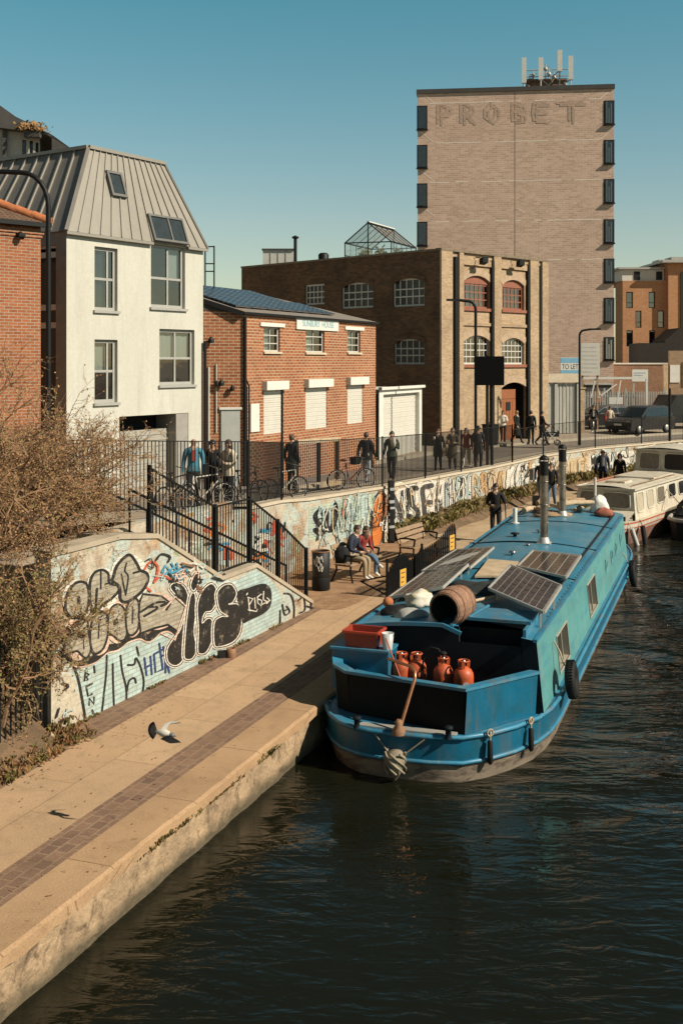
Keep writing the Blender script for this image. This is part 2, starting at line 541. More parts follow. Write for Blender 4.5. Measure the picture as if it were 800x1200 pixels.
def window(parent, F, r, cols=(0.5,), rows=(0.5,), fw=0.07, bw=0.045, rec=0.10, fm='grey_frame', gm='glass', sill=None, blind=None, bars=0.03, name='window'):
 """frame with bars; pane (and blind) are its children"""
 a, b, c, d = r
 mb = MB()
 g = 0.003
 a, b, c, d = a + g, b - g, c + g, d - g
 th = 0.06
 def piece(x0, x1, z0, z1, o=0.0):
  mb.obox(F.p(x0, z0, -rec - o), F.u * (x1 - x0), F.n * -(th - 2 * o), UP * (z1 - z0))
 piece(a, b, c, c + fw)
 piece(a, b, d - fw, d)
 piece(a, a + fw, c + fw, d - fw)
 piece(b - fw, b, c + fw, d - fw)
 for k in cols:
  x = a + (b - a) * k
  piece(x - bw / 2, x + bw / 2, c + fw, d - fw, 0.006)
 for k in rows:
  z = c + (d - c) * k
  piece(a + fw, b - fw, z - bw / 2, z + bw / 2, 0.010)
 w = mb.build(name, M[fm], parent)
 pb = MB()
 pb.quad(F.p(a + fw, c + fw, -rec - 0.03), F.p(b - fw, c + fw, -rec - 0.03), F.p(b - fw, d - fw, -rec - 0.03), F.p(a + fw, d - fw, -rec - 0.03))
 pb.build('pane', M[gm], w)
 if blind:
  k0, k1, z0, z1, mm = blind
  bb = MB()
  N = 8
  x0, x1 = a + (b - a) * k0, a + (b - a) * k1
  for i in range(N):
   xa, xb = x0 + (x1 - x0) * i / N, x0 + (x1 - x0) * (i + 1) / N
   oa, ob_ = (-rec - 0.12 - 0.03 * (i % 2)), (-rec - 0.12 - 0.03 * ((i + 1) % 2))
   bb.quad(F.p(xa, c + (d - c) * z0, oa), F.p(xb, c + (d - c) * z0, ob_), F.p(xb, c + (d - c) * z1, ob_), F.p(xa, c + (d - c) * z1, oa))
  bb.build('curtain', M[mm], w)
 if sill:
  sb = MB()
  sb.obox(F.p(a - 0.06, c - 0.08, 0.002), F.u * (b - a + 0.12), F.n * 0.07, UP * 0.075)
  sb.build('sill', M[sill], w)
 return w
def text_mb(body, F_o, ux, uy, size, depth=0.004, spacing=1.0, fit=None):
 """letters as a mesh on the plane (F_o centre, ux right, uy up)"""
 cu = bpy.data.curves.new('lettering', 'FONT')
 cu.body = body
 cu.size = size
 cu.space_character = spacing
 cu.align_x, cu.align_y = 'CENTER', 'CENTER'
 ob = bpy.data.objects.new('lettering_source', cu)
 COL.objects.link(ob)
 dg = bpy.context.evaluated_depsgraph_get()
 me = bpy.data.meshes.new_from_object(ob.evaluated_get(dg))
 ux, uy = V(ux).normalized(), V(uy).normalized()
 n = ux.cross(uy)
 k = 1.0
 if fit:
  xs = [v.co.x for v in me.vertices]
  k = fit / (max(xs) - min(xs))
 mb = MB()
 mb.add([V(F_o) + ux * v.co.x * k + uy * v.co.y + n * depth for v in me.vertices], [tuple(p.vertices) for p in me.polygons])
 bpy.data.objects.remove(ob)
 bpy.data.curves.remove(cu)
 bpy.data.meshes.remove(me)
 return mb
# ------------------------------------------------------------------ painted strokes (graffiti)
def catmull(pts, n=6, closed=False):
 out = []
 k = len(pts)
 P_ = [V((p[0], p[1], 0)) for p in pts]
 rng = range(k if closed else k - 1)
 for i in rng:
  if closed:
   p0, p1, p2, p3 = P_[(i - 1) % k], P_[i], P_[(i + 1) % k], P_[(i + 2) % k]
  else:
   p0, p1, p2, p3 = P_[max(i - 1, 0)], P_[i], P_[i + 1], P_[min(i + 2, k - 1)]
  for j in range(n):
   t = j / n
   q = 0.5 * ((2 * p1) + (p2 - p0) * t + (2 * p0 - 5 * p1 + 4 * p2 - p3) * t * t + (3 * p1 - p0 - 3 * p2 + p3) * t ** 3)
   out.append((q.x, q.y))
 if not closed:
  out.append((P_[-1].x, P_[-1].y))
 return out
class Paint:
 """strokes and blobs in a flat coordinate frame, carried onto a wall by the function put(x, y, lift)"""
 def __init__(s, put):
  s.put, s.mb, s.mats, s.lift = put, MB(), [], 0.0015
 def mi(s, m):
  if m not in s.mats:
   s.mats.append(m)
  return s.mats.index(m)
 def stroke(s, pts, w, m, smooth=True, closed=False, n=5):
  if smooth and len(pts) > 2:
   pts = catmull(pts, n, closed)
  if closed:
   pts = pts + [pts[0]]
  k = len(pts)
  vs, fs = [], []
  s.lift += 0.00025
  l = s.lift
  for i in range(k):
   a, b = pts[max(i - 1, 0)], pts[min(i + 1, k - 1)]
   if closed and i in (0, k - 1):
    a, b = pts[-2], pts[1]
   dx, dy = b[0] - a[0], b[1] - a[1]
   L = math.hypot(dx, dy) or 1
   nx, ny = -dy / L * w / 2, dx / L * w / 2
   e = l + 0.0001 * i / k
   vs += [s.put(pts[i][0] + nx, pts[i][1] + ny, e), s.put(pts[i][0] - nx, pts[i][1] - ny, e)]
  for i in range(k - 1):
   fs.append((2 * i, 2 * i + 1, 2 * i + 3, 2 * i + 2))
  s.mb.add(vs, fs, s.mi(m))
  if not closed and w > 0:
   for (c, q) in ((pts[0], pts[1]), (pts[-1], pts[-2])):
    a0 = math.atan2(c[1] - q[1], c[0] - q[0])
    arc = [s.put(c[0] + math.cos(a0 - math.pi / 2 + math.pi * j / 5) * w / 2, c[1] + math.sin(a0 - math.pi / 2 + math.pi * j / 5) * w / 2, l + 0.00005) for j in range(6)]
    s.mb.add(arc, [tuple(range(6))], s.mi(m))
 def blob(s, pts, m, line=None, w=0, smooth=True, n=5):
  q = catmull(pts, n, True) if smooth else pts
  s.lift += 0.00025
  s.mb.add([s.put(x, y, s.lift) for x, y in q], [tuple(range(len(q)))], s.mi(m))
  if line:
   s.stroke(pts, w, line, smooth, True, n)
 def build(s, name, parent):
  return s.mb.build(name, [M[m] for m in s.mats], parent)
LET = {
 'S': [[(0.9, 0.15), (0.5, 0.0), (0.12, 0.2), (0.5, 0.5), (0.9, 0.75), (0.5, 1.0), (0.08, 0.85)]],
 'U': [[(0.1, 0), (0.12, 0.7), (0.5, 1.0), (0.88, 0.7), (0.9, 0)]],
 'N': [[(0.1, 1.0), (0.12, 0.05)], [(0.12, 0.05), (0.5, 0.5), (0.88, 0.95)], [(0.88, 0.95), (0.9, 0.0)]],
 'E': [[(0.9, 0.02), (0.15, 0.05), (0.12, 0.5), (0.15, 0.95), (0.9, 0.98)], [(0.15, 0.5), (0.75, 0.5)]],
 'O': [[(0.5, 0.0), (0.1, 0.3), (0.12, 0.75), (0.5, 1.0), (0.88, 0.72), (0.9, 0.28), (0.5, 0.0)]],
 'A': [[(0.05, 1.0), (0.3, 0.4), (0.5, 0.0), (0.7, 0.4), (0.95, 1.0)], [(0.25, 0.65), (0.75, 0.65)]],
 'K': [[(0.12, 0), (0.12, 1)], [(0.88, 0.0), (0.2, 0.52), (0.9, 1.0)]],
 'R': [[(0.12, 1), (0.12, 0.02), (0.7, 0.05), (0.85, 0.28), (0.6, 0.5), (0.18, 0.52)], [(0.4, 0.52), (0.9, 1.0)]],
 'P': [[(0.12, 1), (0.12, 0.02), (0.7, 0.04), (0.88, 0.28), (0.65, 0.52), (0.18, 0.54)]],
 'B': [[(0.12, 0.5), (0.12, 0.02), (0.7, 0.04), (0.8, 0.28), (0.3, 0.47)], [(0.3, 0.47), (0.85, 0.6), (0.8, 0.92), (0.12, 0.98), (0.12, 0.5)]],
 'T': [[(0.02, 0.03), (0.98, 0.0)], [(0.5, 0.05), (0.5, 1.0)]],
 'I': [[(0.5, 0), (0.5, 1)]],
 'C': [[(0.9, 0.15), (0.5, 0.0), (0.1, 0.3), (0.12, 0.75), (0.5, 1.0), (0.92, 0.82)]],
 'M': [[(0.05, 1), (0.12, 0.02), (0.5, 0.6), (0.88, 0.02), (0.95, 1)]],
 'H': [[(0.1, 0), (0.1, 1)], [(0.9, 0), (0.9, 1)], [(0.1, 0.5), (0.9, 0.5)]],
 'Y': [[(0.05, 0), (0.5, 0.5), (0.95, 0)], [(0.5, 0.5), (0.45, 1)]],
 'L': [[(0.15, 0), (0.12, 0.97), (0.9, 1.0)]],
 'D': [[(0.12, 0.0), (0.12, 1.0), (0.6, 0.95), (0.9, 0.5), (0.6, 0.05), (0.12, 0.0)]],
 'W': [[(0.02, 0), (0.25, 1), (0.5, 0.4), (0.75, 1), (0.98, 0)]],
 'G': [[(0.88, 0.15), (0.5, 0.0), (0.1, 0.3), (0.12, 0.78), (0.5, 1.0), (0.9, 0.8), (0.88, 0.55), (0.55, 0.55)]],
}
# ------------------------------------------------------------------ the lie of the land
UQ, VQ = V((0.3486, 0.937, 0)), V((0.937, -0.3486, 0))       # along the quay, across it (towards the water)
Z_WATER = -0.75
def q(s, v, z=0.0):
 return UQ * s + VQ * v + UP * z
def zs(d):
 """height of the lane at distance d: it climbs towards the bridge"""
 if d >= 42:
  return 1.3
 if d >= 30:
  return 1.3 + (42 - d) * 0.03
 return min(3.75, 1.66 + (30 - d) * 0.0783)
WALL = [(-14.0, 5.0), (-8.2, 13.0), (-5.0, 21.5), (-2.14, 25.3), (-1.55, 28.7), (1.24, 33.7), (4.33, 40.2), (6.86, 44.6), (8.7, 47.9), (11.9, 52.1), (17.6, 57.2), (30.0, 66.0), (62.0, 86.0)]
WALL = [V((x, y, 0)) for x, y in WALL]
def subdivide(pl, step):
 out = [pl[0]]
 for a, b in zip(pl, pl[1:]):
  k = max(1, int((b - a).length / step))
  out += [a.lerp(b, (i + 1) / k) for i in range(k)]
 return out
def normals(pl):
 """left-hand normals along a polyline"""
 out = []
 for i in range(len(pl)):
  d = pl[min(i + 1, len(pl) - 1)] - pl[max(i - 1, 0)]
  out.append(V((-d.y, d.x, 0)).normalized())
 return out
def strip(mb, pl, offs, zf, mi):
 """sheets along the polyline between consecutive offsets; offs: (offset, dz)"""
 ns = normals(pl)
 for i in range(len(pl) - 1):
  for (o0, z0), (o1, z1), m in zip(offs, offs[1:], mi):
   if m is None:
    continue
   f = lambda k, o, z: pl[k] + ns[k] * o + UP * (zf(pl[k].y) + z)
   mb.quad(f(i, o0, z0), f(i + 1, o0, z0), f(i + 1, o1, z1), f(i, o1, z1), m)
# far ground, canal bed
g = MB()
g.quad((-1500, -300, -1.6), (1500, -300, -1.6), (1500, 2200, -1.6), (-1500, 2200, -1.6))
setting(g.build('ground', M['earth'], origin=(0, 0, -1.6)))
g = MB()
g.quad((-1400, 86, 1.28), (62, 86, 1.28), (62, 2100, 1.28), (-1400, 2100, 1.28))
g.quad((62, 86, 1.28), (1400, 120, 1.28), (1400, 2100, 1.28), (62, 2100, 1.28))
g.quad((62, 86, 1.28), (62, 86, -1.6), (1400, 120, -1.6), (1400, 120, 1.28))
setting(g.build('far_ground', M['paving'], origin=(0, 100, 1.2)))
# water
m, nt, b = new_mat('canal_water')
b.inputs['Base Color'].default_value = (0.008, 0.0085, 0.0045, 1)
b.inputs['Roughness'].default_value = 0.03
b.inputs['IOR'].default_value = 1.33
b.inputs['Specular IOR Level'].default_value = 0.5
tc = nt.nodes.new('ShaderNodeTexCoord')
mp = nt.nodes.new('ShaderNodeMapping')
mp.inputs['Rotation'].default_value = (0, 0, R(38))
mp.inputs['Scale'].default_value = (0.55, 1.35, 1)
nt.links.new(tc.outputs['Object'], mp.inputs[0])
n1 = noise_tex(nt, mp.outputs[0], 0.75, 3, 0.5, 1.2)
n2 = noise_tex(nt, mp.outputs[0], 3.4, 3, 0.5, 1.2)
# calmer in the lee of the quay and towards the bridge, choppier out on the right
sx = nt.nodes.new('ShaderNodeSeparateXYZ')
nt.links.new(tc.outputs['Object'], sx.inputs[0])
mr = nt.nodes.new('ShaderNodeMapRange')
mr.inputs['From Min'].default_value, mr.inputs['From Max'].default_value = 0.0, 9.0
mr.inputs['To Min'].default_value, mr.inputs['To Max'].default_value = 0.35, 1.0
nt.links.new(sx.outputs[0], mr.inputs[0])
hs = nt.nodes.new('ShaderNodeMath'); hs.operation = 'MULTIPLY'; hs.inputs[1].default_value = 0.34
nt.links.new(n2, hs.inputs[0])
ha = nt.nodes.new('ShaderNodeMath'); ha.operation = 'ADD'
nt.links.new(n1, ha.inputs[0]); nt.links.new(hs.outputs[0], ha.inputs[1])
cp = ramp(nt, noise_tex(nt, tc.outputs['Object'], 0.16, 3, 0.5, 0.8), [(0.38, (0.15,) * 3), (0.62, (1.0,) * 3)])
hq = nt.nodes.new('ShaderNodeMath'); hq.operation = 'MULTIPLY'
mv = nt.nodes.new('ShaderNodeMapRange')
mv.inputs['From Min'].default_value, mv.inputs['From Max'].default_value = 13.0, 23.0
mv.inputs['To Min'].default_value, mv.inputs['To Max'].default_value = 0.22, 1.0
nt.links.new(sx.outputs[1], mv.inputs[0])
hv = nt.nodes.new('ShaderNodeMath'); hv.operation = 'MULTIPLY'
nt.links.new(cp, hv.inputs[0]); nt.links.new(mv.outputs[0], hv.inputs[1])
nt.links.new(hv.outputs[0], hq.inputs[0]); nt.links.new(mr.outputs[0], hq.inputs[1])
hm = nt.nodes.new('ShaderNodeMath'); hm.operation = 'MULTIPLY'
nt.links.new(ha.outputs[0], hm.inputs[0]); nt.links.new(hq.outputs[0], hm.inputs[1])
bump(nt, b, hm.outputs[0], 1.0, 0.78)
M['water'] = m
g = MB()
g.quad((-12, -40, Z_WATER), (160, -40, Z_WATER), (160, 84, Z_WATER), (-12, 84, Z_WATER))
setting(g.build('water', m, origin=(0, 0, Z_WATER)))
# lane: footway, kerb, carriageway, kerb, pavement
PL = subdivide(WALL, 1.0)
g = MB()
strip(g, PL, [(0.0, 0.02), (1.5, 0.02)], zs, [0])
strip(g, PL, [(1.66, 0.02), (1.68, -0.10), (5.6, -0.10)], zs, [0, 1])
strip(g, PL, [(5.76, 0.02), (9.5, 0.02), (70.0, 0.02)], zs, [0, 0])
lane = g.build('lane', [M['paving'], M['asphalt']], origin=(0, 40, 1.2))
setting(lane)
g = MB()
strip(g, PL, [(1.5, 0.022), (1.66, 0.024)], zs, [0])
strip(g, PL, [(5.6, -0.10), (5.6, 0.024), (5.76, 0.022)], zs, [0, 0])
setting(g.build('kerb', M['kerb'], origin=(0, 40, 1.2)))
# towpath, straight near part: slabs, two paver strips, coping
def slab_mat(name, c1, c2, mort, w, h, ms, ang, bmp=0.4, stain=0.3, stc=(0.25, 0.18, 0.11)):
 m, nt, b = new_mat(name)
 tc = nt.nodes.new('ShaderNodeTexCoord')
 mp = nt.nodes.new('ShaderNodeMapping')
 mp.inputs['Rotation'].default_value = (0, 0, ang)
 nt.links.new(tc.outputs['UV'], mp.inputs[0])
 t = nt.nodes.new('ShaderNodeTexBrick')
 for k, v in (('Scale', 1.0), ('Mortar Size', ms), ('Brick Width', w), ('Row Height', h), ('Mortar Smooth', 0.2), ('Bias', 0.0)):
  t.inputs[k].default_value = v
 t.inputs['Color1'].default_value = (*c1, 1)
 t.inputs['Color2'].default_value = (*c2, 1)
 t.inputs['Mortar'].default_value = (*mort, 1)
 nt.links.new(mp.outputs[0], t.inputs['Vector'])
 ob = coords(nt, 'Object')
 f = ramp(nt, noise_tex(nt, ob, 0.7, 8, 0.68, 0.5), [(0.42, (0, 0, 0)), (0.72, (stain,) * 3)])
 c = mix(nt, f, t.outputs['Color'], stc)
 c = mix(nt, ramp(nt, noise_tex(nt, ob, 2.6, 7, 0.75, 0.8), [(0.5, (0, 0, 0)), (0.66, (0.45,) * 3)]), c, stc)
 c = mix(nt, ramp(nt, noise_tex(nt, ob, 0.35, 5, 0.6, 0.4), [(0.45, (0, 0, 0)), (0.7, (0.4,) * 3)]), c, tuple(x * 0.75 for x in c1))
 c = mix(nt, ramp(nt, noise_tex(nt, ob, 8.5, 2, 0.4), [(0.715, (0, 0, 0)), (0.74, (0.55,) * 3)]), c, tuple(x * 0.4 for x in c1))
 gr = noise_tex(nt, ob, 45, 3, 0.8)
 c = mix(nt, 1.0, c, ramp(nt, gr, [(0.3, (0.70,) * 3), (0.65, (1.04,) * 3)]), 'MULTIPLY')
 nt.links.new(c, b.inputs['Base Color'])
 b.inputs['Roughness'].default_value = 0.9
 b.inputs['Specular IOR Level'].default_value = 0.25
 bump(nt, b, gr, bmp, 0.006)
 return m
ANG = -math.atan2(UQ.y, UQ.x)
M['slabs'] = slab_mat('towpath_slabs', (0.56, 0.375, 0.225), (0.50, 0.325, 0.19), (0.36, 0.235, 0.135), 1.9, 0.83, 0.012, ANG)
M['pavers'] = slab_mat('brown_pavers', (0.29, 0.175, 0.115), (0.20, 0.12, 0.085), (0.33, 0.225, 0.14), 0.22, 0.16, 0.012, ANG, 0.6, 0.4, (0.12, 0.075, 0.05))
M['coping'] = slab_mat('worn_coping', (0.49, 0.315, 0.18), (0.45, 0.285, 0.16), (0.27, 0.165, 0.09), 1.9, 9.0, 0.012, ANG, 0.7, 0.55, (0.27, 0.165, 0.09))
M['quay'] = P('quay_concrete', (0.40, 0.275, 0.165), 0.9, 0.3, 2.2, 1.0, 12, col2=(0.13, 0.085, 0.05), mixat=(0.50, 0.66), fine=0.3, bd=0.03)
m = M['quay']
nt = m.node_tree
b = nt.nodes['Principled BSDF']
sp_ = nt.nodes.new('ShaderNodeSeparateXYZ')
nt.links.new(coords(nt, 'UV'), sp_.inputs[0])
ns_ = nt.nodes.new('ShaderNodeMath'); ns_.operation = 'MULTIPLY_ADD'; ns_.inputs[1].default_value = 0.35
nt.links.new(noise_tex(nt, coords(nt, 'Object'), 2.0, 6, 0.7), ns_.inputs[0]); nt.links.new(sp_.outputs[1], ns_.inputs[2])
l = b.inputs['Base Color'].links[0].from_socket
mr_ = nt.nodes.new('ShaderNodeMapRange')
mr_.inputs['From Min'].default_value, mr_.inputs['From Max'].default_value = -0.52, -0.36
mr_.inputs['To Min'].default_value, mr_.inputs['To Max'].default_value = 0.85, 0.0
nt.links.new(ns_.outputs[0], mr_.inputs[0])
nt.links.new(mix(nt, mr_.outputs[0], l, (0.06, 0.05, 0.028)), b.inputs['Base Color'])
def band(name, s0, s1, v0, v1, z, mat, kind='structure', step=1.0):
 g = MB()
 k = int((s1 - s0) / step)
 for i in range(k):
  a, b_ = s0 + (s1 - s0) * i / k, s0 + (s1 - s0) * (i + 1) / k
  g.quad(q(a, v0, z), q(a, v1, z), q(b_, v1, z), q(b_, v0, z))
 return setting(g.build(name, M[mat], origin=q((s0 + s1) / 2, v0, z)), kind)
band('towpath', -6, 30.5, -10.2, -7.60, 0.0, 'slabs')
band('paver_band', -6, 30.5, -7.60, -7.12, 0.004, 'pavers')
band('wall_side_pavers', 13.9, 23.2, -9.75, -9.02, 0.004, 'pavers')
# coping with a worn outer edge, and the quay wall under it
QUAY = [q(-6, -6.54), q(31, -6.54), V((5.9, 35.4, 0)), V((7.1, 38.3, 0)), V((9.6, 42.9, 0)), V((11.5, 46.1, 0)), V((14.3, 50, 0)), V((19.8, 54.8, 0)), V((32, 63.5, 0)), V((64, 83.5, 0))]
QL = subdivide(QUAY, 0.25)
QN = normals(QL)
g = MB()
h = MB()
rows, rows2 = [], []
for i, p in enumerate(QL):
 w1 = noise.noise(p * 0.8) * 0.03 + noise.noise(p * 3.1) * 0.018
 n_ = -QN[i]
 rows.append([p - n_ * 0.58 + UP * 0.004, p + n_ * (w1 - 0.03) + UP * 0.004, p + n_ * (w1 + 0.015) + UP * -0.02, p + n_ * (w1 + 0.01) + UP * (-0.14 + 0.03 * noise.noise(p * 2.3)), p + n_ * -0.2 + UP * -0.15])
 w2 = lambda z: noise.noise(p * 1.7 + V((0, 0, z * 3))) * 0.035 + noise.noise(p * 5 + V((0, 0, z * 6))) * 0.02
 rows2.append([p + n_ * (-0.13 + w2(z)) + UP * z for z in (-0.12, -0.24, -0.33, -0.45, -0.58, -0.72, -0.9, -1.6)])
for rr, mb in ((rows, g), (rows2, h)):
 W = len(rr[0])
 mb.add([p for r_ in rr for p in r_], [(i * W + j, (i + 1) * W + j, (i + 1) * W + j + 1, i * W + j + 1) for i in range(len(rr) - 1) for j in range(W - 1)], 0, False)
setting(g.build('quay_coping', M['coping'], origin=(0, 20, 0)))
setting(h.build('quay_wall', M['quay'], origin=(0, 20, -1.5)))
# path beyond the bench: worn ground between wall and quay
def lerp_poly(pl, y):
 for a, b_ in zip(pl, pl[1:]):
  if a.y <= y <= b_.y:
   return a.lerp(b_, (y - a.y) / (b_.y - a.y))
 return pl[-1]
g = MB()
N = 70
prev = None
for i in range(N + 1):
 y = 25.0 + (84 - 25) * i / N
 yw = min(y, 85)
 a = lerp_poly(WALL, yw)
 yq = min(max(y - 2.2 + (0.0), 20), 83)
 b_ = lerp_poly(QUAY, yq)
 b_ = b_ + (a - b_).normalized() * 0.55
 cur = (a + V((-0.3, 0.1, -0.006)), a.lerp(b_, 0.5) + UP * -0.006, b_ + UP * -0.006)
 if prev:
  g.quad(prev[0], prev[1], cur[1], cur[0])
  g.quad(prev[1], prev[2], cur[2], cur[1])
 prev = cur
M['far_path'] = P('worn_path', (0.47, 0.335, 0.20), 0.92, 0.16, 0.8, 0.3, 40, col2=(0.30, 0.18, 0.09), mixat=(0.5, 0.75), fine=0.25)
setting(g.build('far_towpath', M['far_path'], origin=(5, 40, 0)))
# reddish trodden earth around the bench
g = MB()
pts = [(-0.9, 25.0), (0.1, 24.8), (1.5, 28.2), (2.9, 31.2), (2.2, 33.4), (1.3, 33.6), (-1.5, 28.6), (-2.0, 25.6)]
g.add([(x, y, 0.006) for x, y in catmull(pts, 4, True)], [tuple(range(32))])
M['red_earth'] = P('trodden_earth', (0.30, 0.165, 0.085), 0.95, 0.2, 1.2, 0.5, 25, col2=(0.40, 0.25, 0.13), fine=0.3)
setting(g.build('earth_patch', M['red_earth']))
# embankment on the left under the shrubs
g = MB()
prev = None
for i in range(22):
 s = -6 + i * 1.08
 e = 0.15 * noise.noise(V((s * 1.3, 0, 5)))
 top = zs(max(4, (q(s, -12.5)).y))
 sec = [q(s, -9.05 + e, -0.02), q(s, -9.35 + e, 0.12), q(s, -10.0, 0.55), q(s, -10.9, 1.5 + e), q(s, -12.0, top), q(s, -15.5, top)]
 if prev:
  for j in range(5 if s < 13.9 else 0):
   g.quad(prev[j], prev[j + 1], sec[j + 1], sec[j])
 prev = sec
setting(g.build('embankment', M['earth'], origin=q(10, -10, 0)))
# ------------------------------------------------------------------ graffiti wall of the steps
FW = Face((-4.26, 16.3), (0.394, 0.919))
FW_L = FW.t(366)
gw = thing('graffiti_wall', 'sloping brick wall of the steps covered in silver, black and pale blue graffiti', 'wall', FW.p(FW_L / 2, 0))
tops = [(64, 668), (110, 640), (140, 632), (184, 631), (260, 680), (300, 665), (366, 708)]
tops = [FW.tz(*p) for p in tops]
tops[0] = (0.0, tops[1][1])
M['graf_wall'] = None
m, nt, b = new_mat('painted_brick_wall')
uv = coords(nt, 'UV'); ob = coords(nt, 'Object')
t = nt.nodes.new('ShaderNodeTexBrick')
for k, v in (('Scale', 1.0), ('Mortar Size', 0.009), ('Brick Width', 0.225), ('Row Height', 0.075), ('Mortar Smooth', 0.2)):
 t.inputs[k].default_value = v
t.inputs['Color1'].default_value = (0.36, 0.23, 0.13, 1)
t.inputs['Color2'].default_value = (0.27, 0.15, 0.085, 1)
t.inputs['Mortar'].default_value = (0.40, 0.31, 0.21, 1)
nt.links.new(uv, t.inputs['Vector'])
c = t.outputs['Color']
for (s_, lo, hi, colr, seed) in ((0.9, 0.40, 0.54, (0.56, 0.50, 0.39), 0), (1.3, 0.52, 0.56, (0.46, 0.52, 0.47), 3), (1.9, 0.60, 0.63, (0.50, 0.33, 0.20), 7), (2.3, 0.62, 0.65, (0.28, 0.30, 0.16), 11), (2.9, 0.66, 0.68, (0.06, 0.055, 0.05), 17)):
 ad = nt.nodes.new('ShaderNodeVectorMath'); ad.operation = 'ADD'
 ad.inputs[1].default_value = (seed, seed * 2, seed)
 nt.links.new(ob, ad.inputs[0])
 c = mix(nt, ramp(nt, noise_tex(nt, ad.outputs[0], s_, 6, 0.6, 0.8), [(lo, (0, 0, 0)), (hi, (0.85,) * 3)]), c, colr)
c = mix(nt, 1.0, c, ramp(nt, noise_tex(nt, ob, 14, 5, 0.75), [(0.3, (0.6,) * 3), (0.62, (1.0,) * 3)]), 'MULTIPLY')
nt.links.new(c, b.inputs['Base Color'])
b.inputs['Roughness'].default_value = 0.85
iv = nt.nodes.new('ShaderNodeMath'); iv.operation = 'SUBTRACT'; iv.inputs[0].default_value = 1.0
nt.links.new(t.outputs['Fac'], iv.inputs[1])
bump(nt, b, iv.outputs[0], 0.5, 0.008)
M['graf_wall'] = m
g = MB()
poly = [(0, -0.1)] + [(FW_L, -0.1)] + [(t_, z_) for t_, z_ in reversed(tops)]
g.prism(poly, FW.p(0, 0), FW.u, UP, FW.n * -0.3)
g.build('wall_face', M['graf_wall'], gw)
g = MB()
for (a, b_) in zip(tops, tops[1:]):
 A, B = FW.p(a[0], a[1] + 0.04, -0.15), FW.p(b_[0], b_[1] + 0.04, -0.15)
 g.obox(A - FW.n * 0.18 - UP * 0.035, FW.n * 0.36, B - A, UP * 0.08)
g.build('coping', M['concrete'], gw)
# paint
def zA(x, y): return 60 + x / 5, 630 + y / 5
def zB(x, y): return 180 + x / 4, 620 + y / 4
def on(F, conv=None, base=0.0):
 def put(x, y, l):
  if conv:
   x, y = conv(x, y)
  t_, z_ = F.tz(x, y)
  return F.p(t_, z_, base + l)
 return put
flat('spray_smoke', (0.06, 0.055, 0.05), 0.7, 0.4)
flat('spray_rust', (0.22, 0.10, 0.05), 0.7, 0.3)
flat('spray_silver', (0.42, 0.38, 0.30), 0.45, 0.28, metal=0.1, stretch=(1, 1, 5))
flat('spray_black', (0.018, 0.016, 0.014), 0.6, 0.35)
flat('spray_cyan', (0.43, 0.55, 0.53), 0.6, 0.18, col2=(0.42, 0.45, 0.38), mixat=(0.5, 0.75))
flat('spray_white', (0.72, 0.68, 0.60), 0.6, 0.12)
flat('spray_pink', (0.70, 0.50, 0.40), 0.6, 0.12)
flat('spray_red', (0.55, 0.10, 0.05), 0.6, 0.15)
flat('spray_blue', (0.06, 0.30, 0.48), 0.6, 0.15)
flat('spray_navy', (0.03, 0.05, 0.16), 0.6, 0.2)
flat('spray_green', (0.46, 0.54, 0.42), 0.6, 0.2)
flat('spray_orange', (0.62, 0.19, 0.04), 0.6, 0.15)
flat('spray_ochre', (0.50, 0.32, 0.14), 0.6, 0.2)
flat('spray_tan', (0.58, 0.46, 0.30), 0.6, 0.2)
K = 'spray_black'
pa = Paint(on(FW))
pa.blob([(86, 778), (124, 766), (148, 754), (192, 744), (204, 738), (222, 700), (240, 678), (275, 680), (300, 668), (326, 690), (331, 716), (319, 733), (281, 756), (250, 776), (196, 801), (148, 824), (112, 843), (101, 830), (94, 806)], 'spray_cyan', n=4)
pa.build('pale_paint', gw)
pa = Paint(on(FW, zA, 0.006))
def line(pts, w, m=K, smooth=True): pa.stroke(pts, w * (1.0 if w > 14 else 1.35), m, smooth)
# lower row of letters: thin lines on pale blue
line([(130, 750), (158, 830), (178, 930), (200, 1060)], 15)
for l in ([(200, 790), (194, 842), (215, 832), (206, 815), (222, 802), (200, 790)], [(204, 870), (216, 930), (238, 915)], [(205, 872), (240, 855)], [(222, 980), (222, 940), (250, 975), (250, 935)], [(240, 1010), (247, 1032)], [(250, 752), (254, 790)]):
 line(l, 8, K, False)
for l in ([(325, 690), (322, 790), (310, 900), (295, 1035)], [(360, 740), (362, 860), (368, 1005)], [(405, 690), (415, 780), (438, 880), (440, 965)], [(448, 745), (485, 742), (495, 705), (520, 750), (540, 830), (535, 900), (515, 950)], [(442, 900), (455, 840), (485, 822), (495, 850)], [(500, 640), (512, 690)], [(540, 905), (575, 880), (600, 895)], [(655, 850), (668, 835), (685, 850)]):
 line(l, 8)
for l in ([(545, 705), (557, 805)], [(580, 695), (588, 800)], [(548, 762), (585, 742)], [(600, 682), (610, 790), (652, 770)], [(600, 682), (650, 655)], [(632, 620), (652, 770)], [(655, 640), (690, 790)], [(668, 700), (668, 790)], [(640, 700), (690, 660)]):
 line(l, 8, 'spray_navy', False)
# thick shadow under the middle row with its pink rim
sh = [(105, 705), (150, 735), (200, 730), (260, 705), (320, 655), (380, 640), (440, 595), (520, 572), (570, 590), (630, 540), (690, 530), (735, 560)]
line([(x, y + 18) for x, y in sh], 14, 'spray_pink')
line([(x, y - 4) for x, y in sh], 42)
